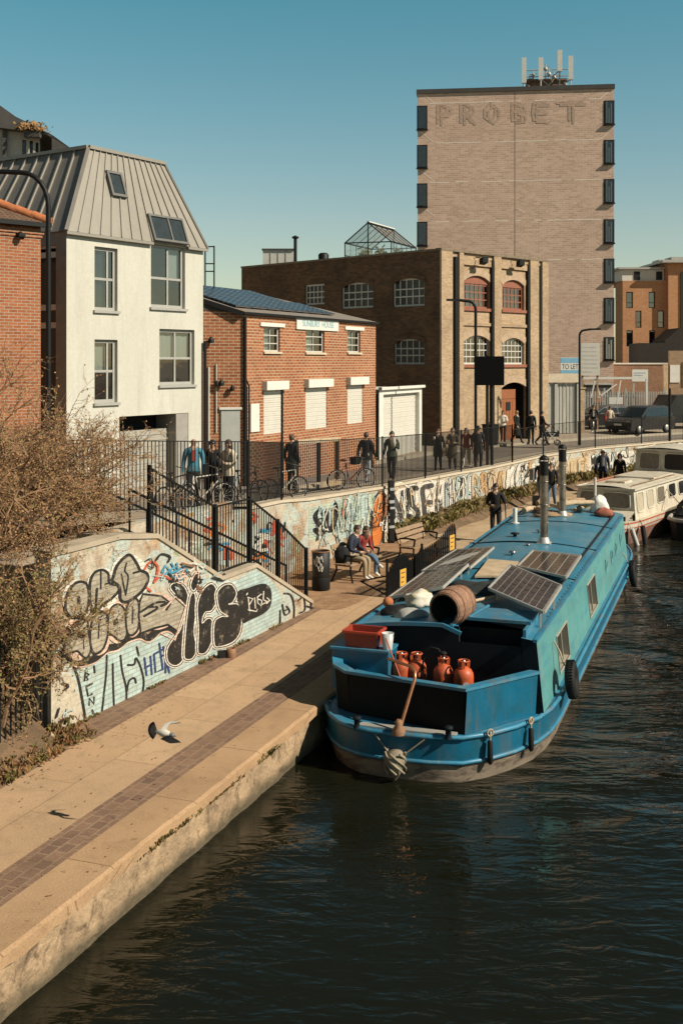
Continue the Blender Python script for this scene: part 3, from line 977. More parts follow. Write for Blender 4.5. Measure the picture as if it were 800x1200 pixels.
# middle row
SV = 'spray_silver'
for cx_, cy_, rx_, ry_ in ((150, 590, 85, 130), (275, 560, 70, 130), (385, 490, 70, 130), (470, 460, 60, 125), (150, 365, 85, 120), (300, 300, 95, 125), (455, 240, 120, 145), (610, 430, 120, 110)):
 pa.blob([(cx_ + rx_ * math.cos(a_ * 0.7854) * (1 + 0.08 * math.sin(cx_ + a_ * 2)), cy_ + ry_ * math.sin(a_ * 0.7854)) for a_ in range(8)], 'spray_pink' if cy_ > 400 else 'spray_white')
pa.blob([(65, 690), (80, 620), (105, 545), (150, 490), (205, 480), (213, 540), (222, 600), (228, 660), (205, 705), (175, 690), (150, 665), (110, 675)], SV, K, 13)
pa.blob([(150, 555), (190, 545), (195, 580), (155, 590)], K)
line([(165, 480), (150, 520)], 6); line([(185, 600), (188, 650)], 6)
pa.blob([(225, 560), (235, 490), (275, 440), (315, 440), (330, 500), (325, 580), (300, 650), (260, 680), (235, 660), (225, 610)], SV, K, 13)
line([(277, 485), (272, 590)], 7)
pa.blob([(330, 560), (330, 470), (350, 410), (390, 390), (425, 420), (432, 480), (440, 560), (420, 600), (390, 600), (355, 570)], SV, K, 13)
pa.blob([(360, 495), (382, 472), (388, 500), (362, 512)], K)
pa.blob([(432, 445), (450, 380), (480, 350), (505, 375), (512, 440), (505, 530), (470, 572), (440, 550)], SV, K, 13)
line([(472, 405), (470, 500)], 7)
pa.blob([(512, 380), (532, 330), (640, 342), (690, 380), (720, 350), (780, 405), (738, 545), (680, 510), (600, 530), (520, 558), (508, 460)], SV, K, 13, smooth=False)
line([(520, 435), (600, 385), (660, 375)], 10); line([(540, 460), (620, 410), (560, 405)], 10); line([(640, 400), (690, 380), (670, 420)], 12)
pa.stroke([(640, 560), (720, 600), (785, 402), (722, 345), (650, 425)], 9, 'spray_pink', False)
# upper row
pa.blob([(78, 400), (90, 325), (140, 265), (195, 265), (215, 320), (210, 400), (178, 460), (125, 470), (88, 440)], SV, K, 16)
pa.blob([(146, 350), (164, 345), (166, 385), (150, 390)], K)
pa.blob([(225, 250), (255, 200), (300, 190), (330, 215), (335, 265), (380, 280), (390, 310), (350, 355), (300, 390), (270, 420), (235, 420), (222, 350)], SV, K, 16)
line([(285, 195), (285, 300)], 8); line([(338, 265), (310, 272)], 8); line([(262, 300), (255, 410)], 16)
pa.blob([(360, 225), (380, 165), (430, 110), (462, 105), (500, 160), (515, 190), (555, 210), (560, 255), (520, 320), (440, 375), (400, 360), (395, 290), (352, 252)], SV, K, 18)
line([(435, 150), (425, 195), (445, 230), (430, 335)], 8); line([(405, 215), (420, 290), (430, 335)], 8); line([(520, 195), (475, 207)], 9)
# red and blue tags
for l in ([(540, 185), (578, 140), (618, 165), (612, 225), (598, 260)], [(600, 258), (640, 220), (695, 245)], [(555, 295), (578, 312)]):
 line(l, 9, 'spray_red')
for l in ([(645, 200), (665, 160), (690, 190), (702, 232)], [(700, 150), (732, 205), (770, 160), (792, 200)], [(710, 232), (760, 242), (790, 222)], [(730, 150), (746, 242)], [(660, 215), (720, 170)], [(690, 205), (760, 190)]):
 line(l, 8, 'spray_blue', False)
for l in ([(610, 130), (640, 95), (690, 110), (680, 140)], [(75, 690), (60, 720)], [(60, 850), (95, 870), (70, 890)], [(40, 1000), (25, 1050)]):
 line(l, 8)
jt = random.Random(40)
for k_ in range(26):
 x0, y0 = jt.choice([(jt.uniform(560, 900), jt.uniform(60, 250)), (jt.uniform(20, 110), jt.uniform(560, 1080)), (jt.uniform(700, 1000), jt.uniform(150, 330))])
 line([(x0 + jt.uniform(-40, 40), y0 + jt.uniform(-35, 35)) for _ in range(4)], jt.uniform(3, 7), jt.choice([K, 'spray_white', 'spray_pink', 'spray_rust', 'spray_cyan', K]))
pa.build('silver_lettering', gw)
pa = Paint(on(FW, zB, 0.012))
CY = 'spray_cyan'
def bl(pts):
 pa.stroke(pts, 24, 'spray_white', True, True)
 pa.stroke(pts, 14, K, True, True)
 pa.blob(pts, K, 'spray_white', 5)
bl([(62, 560), (65, 620), (100, 640), (135, 610), (142, 520), (152, 400), (160, 320), (140, 268), (100, 250), (75, 275), (120, 330), (148, 375), (122, 470), (100, 500)])
bl([(140, 590), (145, 500), (155, 400), (170, 312), (190, 300), (196, 380), (187, 480), (198, 560), (180, 605), (150, 610)])
bl([(170, 262), (190, 212), (210, 215), (204, 260), (184, 290)])
bl([(204, 570), (207, 470), (202, 360), (225, 290), (265, 255), (290, 280), (290, 340), (268, 382), (237, 392), (224, 440), (250, 418), (272, 432), (270, 520), (245, 575), (220, 585)])
bl([(281, 540), (281, 440), (312, 410), (345, 408), (310, 385), (296, 340), (296, 295), (325, 263), (362, 260), (385, 300), (368, 342), (348, 352), (392, 352), (409, 400), (403, 480), (370, 528), (310, 550)])
pa.blob([(388, 300), (440, 275), (510, 255), (545, 280), (547, 350), (520, 390), (450, 425), (415, 440), (405, 400)], K)
for l in ([(440, 320), (446, 382)], [(438, 320), (462, 326), (446, 352)], [(470, 322), (473, 370)], [(500, 305), (483, 318), (484, 345), (500, 360), (504, 335), (488, 328)], [(512, 292), (510, 330), (528, 340)], [(432, 308), (436, 300)], [(440, 378), (478, 386), (482, 376)], [(505, 352), (542, 334)], [(528, 322), (540, 334), (526, 348)]):
 pa.stroke(l, 5, 'spray_white', False)
for l in ([(608, 300), (640, 308), (655, 360), (652, 430), (632, 442)], [(600, 352), (612, 400), (635, 385), (620, 360)], [(612, 380), (630, 372)], [(675, 335), (700, 318), (706, 376), (682, 392)], [(690, 300), (730, 330), (735, 390)], [(715, 360), (748, 372)], [(590, 380), (590, 440)]):
 pa.stroke(l, 6, K)
pa.build('black_lettering', gw)
# ------------------------------------------------------------------ steps behind that wall
st = thing('concrete_steps', 'concrete steps climbing from the towpath to the lane behind the graffiti wall', 'steps', FW.p(4, 0, -1))
g = MB()
NST = 13
ts0, ts1 = tops[-1][0], tops[3][0]
for i in range(NST):
 z1 = 0.19 * (i + 1)
 t0_ = ts0 - (ts0 - ts1) * i / NST
 t1_ = ts0 - (ts0 - ts1) * (i + 1) / NST
 g.obox(FW.p(t1_, 0, -0.31), FW.u * (t0_ - t1_), FW.n * -1.35, UP * z1)
g.obox(FW.p(0.25, 0, -0.31), FW.u * (ts1 - 0.25), FW.n * -1.35, UP * 2.40)
g.build('treads', M['concrete'], st)
g = MB()
for off in (-0.55, -1.2):
 g.tube([FW.p(ts0 - 0.2, 0.95, off), FW.p(ts1, 3.3, off)], 0.025, 6)
 for k in range(5):
  f = k / 4
  t_ = ts0 - 0.2 - (ts0 - 0.2 - ts1) * f
  zb = 0.19 + (2.47 - 0.19) * f
  g.tube([FW.p(t_, zb - 0.1, off), FW.p(t_, 0.95 + 2.35 * f, off)], 0.02, 6)
g.build('handrail', M['black_metal'], st)
# ------------------------------------------------------------------ iron railings
def railing(name, label, pts, base, height, gap=0.105, bar=0.011, posts=None, post_w=0.05, group=None, panel=3.0, bottom=0.10, slope_top=True, parts='panel'):
 """pts: plan points; base(p): z of the foot"""
 pl = subdivide([V((p[0], p[1], 0)) for p in pts], panel)
 th = thing(name, label, 'railing', (pl[0].x, pl[0].y, base(pl[0])), 0, group)
 for i, p in enumerate(pl):
  g = MB()
  z0 = base(p)
  g.box((p.x - post_w / 2, p.y - post_w / 2, z0 - 0.05), (p.x + post_w / 2, p.y + post_w / 2, z0 + height + 0.04))
  g.build('post', M['black_metal'], th)
 for a, b_ in zip(pl, pl[1:]):
  g = MB()
  za, zb = base(a), base(b_)
  A, B = V((a.x, a.y, za)), V((b_.x, b_.y, zb))
  g.bar(A + UP * height, B + UP * height, 0.045, 0.02)
  g.bar(A + UP * bottom, B + UP * bottom, 0.035, 0.015)
  k = max(2, int((B - A).length / gap))
  for j in range(1, k):
   p = A.lerp(B, j / k)
   g.tube([p + UP * bottom, p + UP * (height + (0.0 if slope_top else 0.1))], bar, 4, cap=False, smooth=False)
  g.build('panel', M['black_metal'], th)
 return th
wall_top = lambda p: zs(p.y) + 0.15
railing('iron_railing', 'black vertical bar railing along the lane above the steps and bench', [WALL[2], WALL[3], WALL[4], WALL[5], WALL[6], WALL[7]], wall_top, 1.5)
railing('iron_railing', 'black vertical bar railing along the far bend of the canal wall by the parked car', [WALL[7], WALL[8], WALL[9], WALL[10], WALL[11]], wall_top, 1.32, gap=0.12, bar=0.006)
railing('iron_railing', 'black vertical bar railing behind the bare shrubs', [WALL[0], WALL[1], WALL[2]], wall_top, 1.5)
# railing on the graffiti wall: follows its steps
def sl(t_):
 for a, b_ in zip(tops, tops[1:]):
  if a[0] <= t_ <= b_[0]:
   return a[1] + (b_[1] - a[1]) * (t_ - a[0]) / (b_[0] - a[0])
 return tops[-1][1]
hr = thing('iron_railing', 'black stepped railing standing on top of the graffiti wall', 'railing', FW.p(tops[3][0], 0))
ks = [tops[3][0], tops[4][0], tops[5][0], FW.t(333), tops[6][0]]
hts = [1.15, 1.33, 1.32, 1.3, 1.15]
for t_, h_ in zip(ks, hts):
 g = MB()
 z0 = sl(t_)
 g.obox(FW.p(t_ - 0.03, z0 - 0.02, -0.12), FW.u * 0.06, FW.n * -0.06, UP * (h_ + 0.12))
 g.build('post', M['black_metal'], hr)
for i in range(4):
 g = MB()
 t0_, t1_, h0, h1 = ks[i], ks[i + 1], hts[i], hts[i + 1]
 A0, B0 = FW.p(t0_, sl(t0_) + 0.12, -0.15), FW.p(t1_, sl(t1_) + 0.12, -0.15)
 A1, B1 = FW.p(t0_, sl(t0_) + h0 + 0.05, -0.15), FW.p(t1_, sl(t1_) + h1 + 0.05, -0.15)
 g.bar(A0, B0, 0.04, 0.015)
 g.bar(A1, B1, 0.05, 0.025)
 k = int((t1_ - t0_) / 0.105)
 for j in range(1, k):
  g.tube([A0.lerp(B0, j / k), A1.lerp(B1, j / k)], 0.012, 4, cap=False, smooth=False)
 g.build('panel', M['black_metal'], hr)
# palisade at the foot of the shrubs
railing('iron_fence', 'dark upright bar fence at the foot of the shrubs beside the towpath', [FW.p(-0.12, 0, 0.0), q(9.0, -9.5), q(3, -9.6)], lambda p: 0.05, 1.55, gap=0.12, bar=0.014, post_w=0.07, panel=2.5, slope_top=False)
# ------------------------------------------------------------------ retaining wall with graffiti along the far towpath
cw = thing('canal_wall', 'long curving brick canal wall covered in white and coloured graffiti', 'wall', WALL[5])
CW = WALL[3:13]
cl = subdivide(CW, 1.2)
g = MB()
cn = normals(cl)
for i in range(len(cl) - 1):
 a, b_ = cl[i], cl[i + 1]
 A, B = a + UP * (zs(a.y) + 0.09), b_ + UP * (zs(b_.y) + 0.09)
 a0, b0 = a - UP * 0.1, b_ - UP * 0.1
 na, nb = cn[i] * 0.3, cn[i + 1] * 0.3
 g.quad(a0, b0, B, A)
 g.quad(A, B, B + nb, A + na)
 g.quad(A + na, B + nb, b0 + nb, a0 + na)
g.build('wall_face', M['graf_wall'], cw)
g = MB()
for i in range(len(cl) - 1):
 a, b_ = cl[i], cl[i + 1]
 for k in range(1):
  A, B = a + UP * (zs(a.y) + 0.095) - cn[i] * 0.04, b_ + UP * (zs(b_.y) + 0.095) - cn[i + 1] * 0.04
  na, nb = cn[i] * 0.4, cn[i + 1] * 0.4
  g.add([A, B, B + nb, A + na, A + UP * 0.07, B + UP * 0.07, B + nb + UP * 0.07, A + na + UP * 0.07], [(0, 1, 5, 4), (4, 5, 6, 7), (2, 3, 7, 6), (3, 2, 1, 0)])
g.build('coping', M['stone'], cw)
# second wall behind the steps
g = MB()
bw = [FW.p(-1.0, 0, -1.70), FW.p(FW_L - 0.6, 0, -1.70), WALL[3]]
bwt = [2.55, 1.95, 1.85]
for (a, b_, za, zb) in ((bw[0], bw[1], 2.6, zs(25) + 0.1), (bw[1], WALL[3], zs(25) + 0.1, zs(25.3) + 0.1)):
 g.obox(a - UP * 0.1, b_ - a, FW.n * -0.25, UP * (0.1 + (za + zb) / 2))
bwo = tag(g.build('brick_wall', M['graf_wall']), 'low brick wall scrawled with red and orange graffiti behind the steps', 'wall')
def wall_put(px, py, lift, base=0.004):
 """pixel on the face of the long canal wall"""
 k = (px - HX) / FPX
 for a, b_ in zip(CW, CW[1:]):
  den = (b_.x - a.x) - k * (b_.y - a.y)
  if abs(den) < 1e-9:
   continue
  f = (k * a.y - a.x) / den
  if -1e-6 <= f <= 1 + 1e-6:
   p = a.lerp(b_, f)
   d = b_ - a
   n_ = V((d.y, -d.x, 0)).normalized()
   return V((p.x, p.y, CAMZ - (py - HY) / FPX * p.y)) + n_ * (base + lift)
 return at(px, py, 60)
def wy(px, f):
 """pixel row on that wall: f = 0 at its top, 1 at the top of the verge"""
 xs = [330, 360, 400, 448, 500, 540, 600, 637, 696, 760, 800]
 tp = [596, 589, 581, 574, 563, 556, 546, 539, 530, 523, 520]
 bt = [660, 652, 640, 627, 612, 600, 583, 573, 560, 550, 546]
 for i in range(len(xs) - 1):
  if px <= xs[i + 1] or i == len(xs) - 2:
   k = (px - xs[i]) / (xs[i + 1] - xs[i])
   a, b_ = tp[i] + (tp[i + 1] - tp[i]) * k, bt[i] + (bt[i + 1] - bt[i]) * k
   return a + (b_ - a) * f
pa = Paint(lambda x, y, l: wall_put(x, wy(x, y), l))
# broad pale ground coats
def coat(x0, x1, f0, f1, m):
 k = 10
 up = [(x0 + (x1 - x0) * i / k, f0 + 0.05 * noise.noise(V((x0 + i, 3, 0)))) for i in range(k + 1)]
 dn = [(x0 + (x1 - x0) * i / k, f1 + 0.06 * noise.noise(V((x0 + i, 9, 0)))) for i in range(k + 1)]
 pa.lift = 0.002
 for i in range(k):
  pa.mb.add([wall_put(x, wy(x, y), 0.002) for x, y in (up[i], up[i + 1], dn[i + 1], dn[i])], [(0, 1, 2, 3)], pa.mi(m))
coat(362, 396, 0.10, 0.72, 'spray_green'); coat(394, 445, 0.06, 0.85, 'spray_cyan'); coat(446, 520, 0.05, 0.95, 'spray_white')
coat(520, 552, 0.1, 0.95, 'spray_white'); coat(552, 592, 0.1, 0.9, 'spray_tan'); coat(592, 638, 0.08, 0.98, 'spray_white')
coat(650, 690, 0.1, 0.9, 'spray_tan'); coat(690, 742, 0.1, 0.92, 'spray_white'); coat(744, 800, 0.15, 0.9, 'spray_tan')
pa.build('ground_coat', cw)
pa = Paint(lambda x, y, l: wall_put(x, y, l, 0.010))
jr = random.Random(12)
def letter(ch, x0, x1, f0, f1, w, fill, out, ow=3.0, lean=0.0):
 j_ = (x1 - x0) * 0.13
 sts = [[(x0 + (x1 - x0) * a + lean * (0.5 - b_) + jr.uniform(-j_, j_), wy(x0 + (x1 - x0) * a, f0 + (f1 - f0) * b_ + jr.uniform(-0.07, 0.07))) for a, b_ in st_] for st_ in LET[ch]]
 for pts in sts:
  pa.stroke(pts, w + ow, out)
 for pts in sts:
  pa.stroke(pts, w, fill)
letter('S', 369, 381, 0.25, 0.62, 6.5, K, CY, 4); letter('U', 382, 393, 0.22, 0.60, 6.5, K, CY, 4)
for i, ch in enumerate('UOSEK'):
 letter(ch, 397 + i * 9, 405 + i * 9, 0.08, 0.72 if i % 2 else 0.62, 4.4, 'spray_cyan' if i % 2 else 'spray_green', K, 0.9)
# orange painted oval with a face-like black line
pa.blob([(437, 640), (435, 622), (437, 600), (439, 584), (444, 576), (450, 578), (453, 588), (452, 606), (448, 622), (446, 634), (442, 642)], 'spray_orange', K, 1.2)
for l in ([(439, 582), (444, 578), (450, 582), (449, 596), (444, 602), (439, 600)], [(438, 603), (441, 609), (438, 613)], [(446, 604), (447, 618)]):
 pa.stroke(l, 1.4, K)
for i, ch in enumerate('NSE'):
 letter(ch, 458 + i * 18, 472 + i * 18, 0.08, 0.9, 6, 'spray_smoke', 'spray_white', 3, -2)
for l in ([(457, 570), (470, 566), (480, 574)], [(490, 566), (500, 561), (508, 566)]):
 pa.stroke(l, 2.2, 'spray_white')
seq = 'MAHSDOBERKUIGAL'
x = 512.0
for i, ch in enumerate('MIHSDE'):
 w = 5.8
 letter(ch, x, x + w, 0.08, 0.85 + 0.1 * (i % 2), 1.7, ('spray_white', 'spray_cyan')[i % 2], K, 1.3)
 x += w + 1.1
for i, ch in enumerate('RBOA'):
 letter(ch, 553 + i * 9.6, 560 + i * 9.6, 0.1, 0.85, 2.4, 'spray_ochre' if i % 2 else 'spray_tan', 'spray_rust', 1.3)
for i, ch in enumerate('KOUM'):
 letter(ch, 593 + i * 11, 602 + i * 11, 0.08, 0.95, 4.2, 'spray_white', K, 0.9)
for i, ch in enumerate('AIE'):
 letter(ch, 655 + i * 11, 662 + i * 11, 0.2, 0.85, 2.8, 'spray_tan', 'spray_ochre', 1.6)
for i, ch in enumerate('NHC'):
 letter(ch, 694 + i * 15, 704 + i * 15, 0.15, 0.85, 3.4, 'spray_white', K, 1.3)
for k_ in range(150):
 x0 = jr.uniform(366, 745); f0 = jr.uniform(0.1, 0.95)
 pts = [(x0 + jr.uniform(-5, 5), wy(x0, f0 + jr.uniform(-0.3, 0.3))) for _ in range(4)]
 pa.stroke(pts, jr.uniform(0.4, 1.1), jr.choice([K, K, K, 'spray_white', 'spray_white', 'spray_ochre', 'spray_cyan', 'spray_tan', 'spray_red' if k_ % 5 == 0 else K]))
letter('O', 779, 789, 0.02, 0.5, 3.5, 'spray_white', K, 1.6); letter('S', 791, 800, 0.0, 0.5, 3.5, 'spray_white', K, 1.6)
pa.build('graffiti_lettering', cw)
# scrawl behind the steps, and on the bank
BW = Face((bw[0].x, bw[0].y), (FW.u.x, FW.u.y))
pa = Paint(lambda x, y, l: BW.p(*BW.tz(x, y), 0.006 + l))
rg = random.Random(4)
for i in range(34):
 x0 = rg.uniform(215, 345); y0 = rg.uniform(598, 660)
 pts = [(x0 + rg.uniform(-9, 9), y0 + rg.uniform(-9, 9)) for _ in range(4)]
 pa.stroke(pts, rg.uniform(1.5, 5), rg.choice(['spray_red', 'spray_orange', 'spray_black', 'spray_black', 'spray_white', 'spray_blue', 'spray_ochre', 'spray_green']))
pa.build('graffiti_scrawl', bwo)
# ------------------------------------------------------------------ white rendered house with a zinc mansard
def house_white():
 F = Face((-7.5, 30.3), (0.552, 0.834))
 W, ZB, ZT = 5.68, 1.2, 9.07
 h = thing('town_house', 'white rendered house with grey standing seam metal mansard roof and tall windows', 'house', F.p(W / 2, ZB, -4))
 wins = {'a': F.rect(111, 138, 290, 364), 'b': F.rect(177, 217, 282, 361), 'c': F.rect(111, 138, 398, 472), 'd': F.rect(187, 228, 386, 451)}
 wins['b'] = wins['b'][:3] + (ZT - 0.04,)
 gar = F.rect(140, 221, 486, 545)
 gar = (gar[0], gar[1], 1.25, gar[3])
 g = MB()
 wall_holes(g, F, 0, W, ZB, ZT, list(wins.values()) + [gar], 0.16, 0, 1, 0.9)
 B0, B1 = F.p(0, ZB, -9), F.p(W, ZB, -9)
 g.quad(F.p(W, ZB), B1, B1 + UP * (ZT - ZB), F.p(W, ZT))
 g.quad(B0, B1, B1 + UP * (ZT - ZB), B0 + UP * (ZT - ZB))
 L = Face((F.p(0, 0).x, F.p(0, 0).y), (-F.n.x, -F.n.y))
 # left return: grey pier, then stair glazing
 gl = (0.42, 1.75, 1.6, 8.72)
 wall_holes(g, L, 0, 9, ZB, ZT, [gl], 0.12, 2, 1, 0.8)
 g.build('wall', [M['render_white'], M['dark'], flat('grey_render', (0.30, 0.28, 0.25), 0.8)], h)
 window(h, L, gl, (), (0.69, 0.76, 0.965), 0.07, 0.16, 0.08, 'white_paint', 'glass_stair', blind=(0.0, 1.0, 0.3, 0.97, 'white_paint'))  # pale curtain added to drown the reflection in this glass
 window(h, F, wins['a'], (0.66,), (0.5,), 0.09, 0.07, 0.1, sill='grey_frame', blind=(0, 1, 0, 1, 'blue_dark'))
 window(h, F, wins['b'], (0.55,), (0.47,), 0.09, 0.07, 0.1, sill='grey_frame', blind=(0.6, 0.98, 0.5, 1, 'curtain'))
 window(h, F, wins['c'], (0.66,), (0.5,), 0.09, 0.07, 0.1, sill='grey_frame', blind=(0.2, 0.7, 0.5, 0.95, 'curtain'))
 window(h, F, wins['d'], (0.5,), (0.48,), 0.09, 0.07, 0.1, sill='grey_frame', blind=(0.0, 0.95, 0.5, 1, 'curtain'))
 # garage: recessed roller door
 g = MB()
 t0, t1, z0, z1 = gar
 tr = F.t(207)
 zt = z1 - 0.42
 for k in range(int((zt - z0) / 0.085)):
  z = z0 + k * 0.085
  g.obox(F.p(t0 + 0.02, z, -0.40), F.u * (tr - t0 - 0.02), F.n * (0.03 if k % 2 else 0.045), UP * 0.083)
 d = g.build('garage_door', flat('grey_shutter', (0.36, 0.335, 0.285), 0.6), h)
 g = MB()
 g.obox(F.p(tr + 0.002, z0, -0.85), F.u * (t1 - tr - 0.005), F.n * 0.83, UP * (z1 - z0 - 0.005))
 g.build('pier', flat('grey_render', (0.30, 0.28, 0.25)), h)
 # drainpipe
 g = MB()
 g.tube([F.p(W - 0.02, 1.3, 0.1), F.p(W - 0.02, F.tz(236, 400)[1], 0.1)], 0.05, 8)
 g.build('drainpipe', M['black_metal'], h)
 # roof
 zt = 11.67
 e = 0.10
 E0, E1 = F.p(-e, ZT, e), F.p(W + e, ZT, e)
 E2, E3 = F.p(W + e, ZT, -9), F.p(-e, ZT, -9)
 T0, T1 = F.p(1.57, zt, -0.8), F.p(W - 0.91, zt, -0.8)
 T2, T3 = F.p(W - 0.91, zt, -8), F.p(1.57, zt, -8)
 g = MB()
 g.quad(E0, E1, T1, T0, 0)
 g.quad(E1, E2, T2, T1, 0)
 g.quad(E2, E3, T3, T2, 0)
 g.quad(E3, E0, T0, T3, 1)
 g.quad(T0, T1, T2, T3, 0)
 g.quad(E0, E1, E2, E3, 0)
 def seam(a, b_, n, w=0.035, hh=0.04, mi=0):
  dirn = (b_ - a).normalized()
  side = dirn.cross(n).normalized()
  g.obox(a - side * w / 2 - n * 0.002, side * w, b_ - a, n * hh, mi)
 nf = (E1 - E0).cross(T0 - E0).normalized()
 if nf.dot(F.n) < 0: nf = -nf
 nl = (E0 - E3).cross(T0 - E0).normalized()
 if nl.dot(-F.u) < 0: nl = -nl
 for k in range(1, 14):
  f = k / 14
  top = T0.lerp(T1, f)
  bot = E0.lerp(E1, f)
  t_ = W * f
  seam(F.p(-e + (W + 2 * e) * f, ZT, e), F.p(1.57 + (W - 2.48) * f, zt, -0.8), nf)
 for k in range(1, 14):
  f = k / 14
  seam(E0.lerp(E3, f), T0.lerp(T3, f), nl, 0.05, 0.05, 0)
 for a, b_ in ((E0, T0), (E1, T1)):
  seam(a, b_, (nf + (nl if a is E0 else F.u)).normalized(), 0.10, 0.05, 1 if a is E0 else 0)
 for a, b_ in ((T0, T1), (T0, T3)):
  g.bar(a + UP * 0.04, b_ + UP * 0.04, 0.16, 0.10, 0)
 for t0_, t1_ in ((-e, F.t(176.5)), (F.t(217.5), W + e)):
  g.bar(F.p(t0_, ZT - 0.05, e), F.p(t1_, ZT - 0.05, e), 0.08, 0.08, 0)
 roof = g.build('roof', [M['zinc'], M['zinc_dark']], h)
 # skylight on the front slope
 Z = (T0 - E0).normalized()
 up_s = (V((0, 0, zt - ZT)) - F.n * 0.9).normalized()
 def sp(px, py):
  k = V(((px - HX) / FPX, 1, -(py - HY) / FPX))
  o = V((0, 0, CAMZ))
  s_ = (E0 - o).dot(nf) / k.dot(nf)
  return o + k * s_
 def pane_on(c, w, hgt, name, fr=0.08, mull=()):
  g = MB()
  a = c - F.u * w / 2 - up_s * hgt / 2
  for (o, x, y) in ((a, F.u * w, up_s * fr), (a + up_s * (hgt - fr), F.u * w, up_s * fr), (a + up_s * fr, F.u * fr, up_s * (hgt - 2 * fr)), (a + F.u * (w - fr) + up_s * fr, F.u * fr, up_s * (hgt - 2 * fr))):
   g.obox(o, x, y, nf * 0.11)
  for m_ in mull:
   g.obox(a + up_s * fr + F.u * (w * m_ - 0.03), F.u * 0.06, up_s * (hgt - 2 * fr), nf * 0.1)
  wn_ = g.build(name, flat('anthracite', (0.13, 0.125, 0.115)), h)
  g = MB()
  b0 = a + nf * 0.07
  g.quad(b0, b0 + F.u * w, b0 + F.u * w + up_s * hgt, b0 + up_s * hgt)
  g.build('pane', flat('sky_pane', (0.04, 0.05, 0.055), 0.06, 0.2), wn_)
 pane_on(sp(135, 217), 0.62, 0.80, 'skylight')
 c0 = F.p((F.t(216) + F.t(177)) / 2, ZT, 0.10) + up_s * 0.45
 pane_on(c0, F.t(217) - F.t(177), 0.86, 'skylight', 0.07, (0.55,))
 pane_on(sp(40, 250), 0.6, 0.7, 'skylight') if False else None
house_white()
# roof box vent on the left slope, seen dark
# ------------------------------------------------------------------ red brick house on the left
def house_left():
 F = Face((-7.31, 27.0), (-0.715, -0.70))
 ZB, ZT = 1.5, 8.86
 h = thing('brick_house', 'orange red brick house with clay ridge tiles at the left edge', 'house', F.p(4, ZB, -3))
 L = 9.0
 g = MB()
 wall_holes(g, F, 0, L, ZB, ZT, [], 0.1)
 D = 7.0
 g.quad(F.p(0, ZB), F.p(0, ZB, -D), F.p(0, ZT, -D), F.p(0, ZT))
 g.quad(F.p(0, ZB, -D), F.p(L, ZB, -D), F.p(L, ZT, -D), F.p(0, ZT, -D))
 g.quad(F.p(L, ZB), F.p(L, ZB, -D), F.p(L, ZT, -D), F.p(L, ZT))
 for k, (z, o) in enumerate(((ZT - 0.35, 0.03), (ZT - 0.27, 0.06))):
  g.obox(F.p(-o, z, 0.002), F.u * (L + o), F.n * o, UP * 0.078)
 g.build('wall', M['brick_red'], h)
 g = MB()
 e = 0.18
 zr = ZT + 1.75
 E = [F.p(-e, ZT, e), F.p(L, ZT, e), F.p(L, ZT, -D - e), F.p(-e, ZT, -D - e)]
 r0, r1 = F.p(3.2, zr, -D / 2), F.p(L, zr, -D / 2)
 g.quad(E[0], E[1], r1, r0)
 g.add([E[0], r0, E[3]], [(0, 1, 2)])
 g.quad(E[3], r0, r1, E[2])
 g.quad(E[0], E[1], E[2], E[3])
 roof = g.build('roof', M['roof_tile'], h)
 g = MB()
 for a, b_ in ((E[0], r0), (E[3], r0), (r0, r1)):
  k = max(2, int((b_ - a).length / 0.42))
  for i in range(k):
   p0, p1 = a.lerp(b_, i / k), a.lerp(b_, (i + 1) / k + 0.01)
   g.tube([p0 + UP * 0.02, p1 + UP * 0.05], 0.12, 8)
 g.build('ridge', M['ridge_tile'], roof)
 g = MB()
 g.obox(F.p(-e, ZT - 0.10, 0.10), F.u * (L + e), F.n * 0.12, UP * 0.11)
 g.build('gutter', M['black_metal'], roof)
 g = MB()
 p = F.tz(22, 278)
 g.obox(F.p(p[0] - 0.08, p[1], 0.0), F.u * 0.16, F.n * 0.2, UP * 0.09)
 g.tube([F.p(p[0], p[1] - 0.04, 0.2), F.p(p[0], p[1] + 0.1, 0.08)], 0.05, 8)
 g.build('security_light', M['black_metal'], h)
house_left()
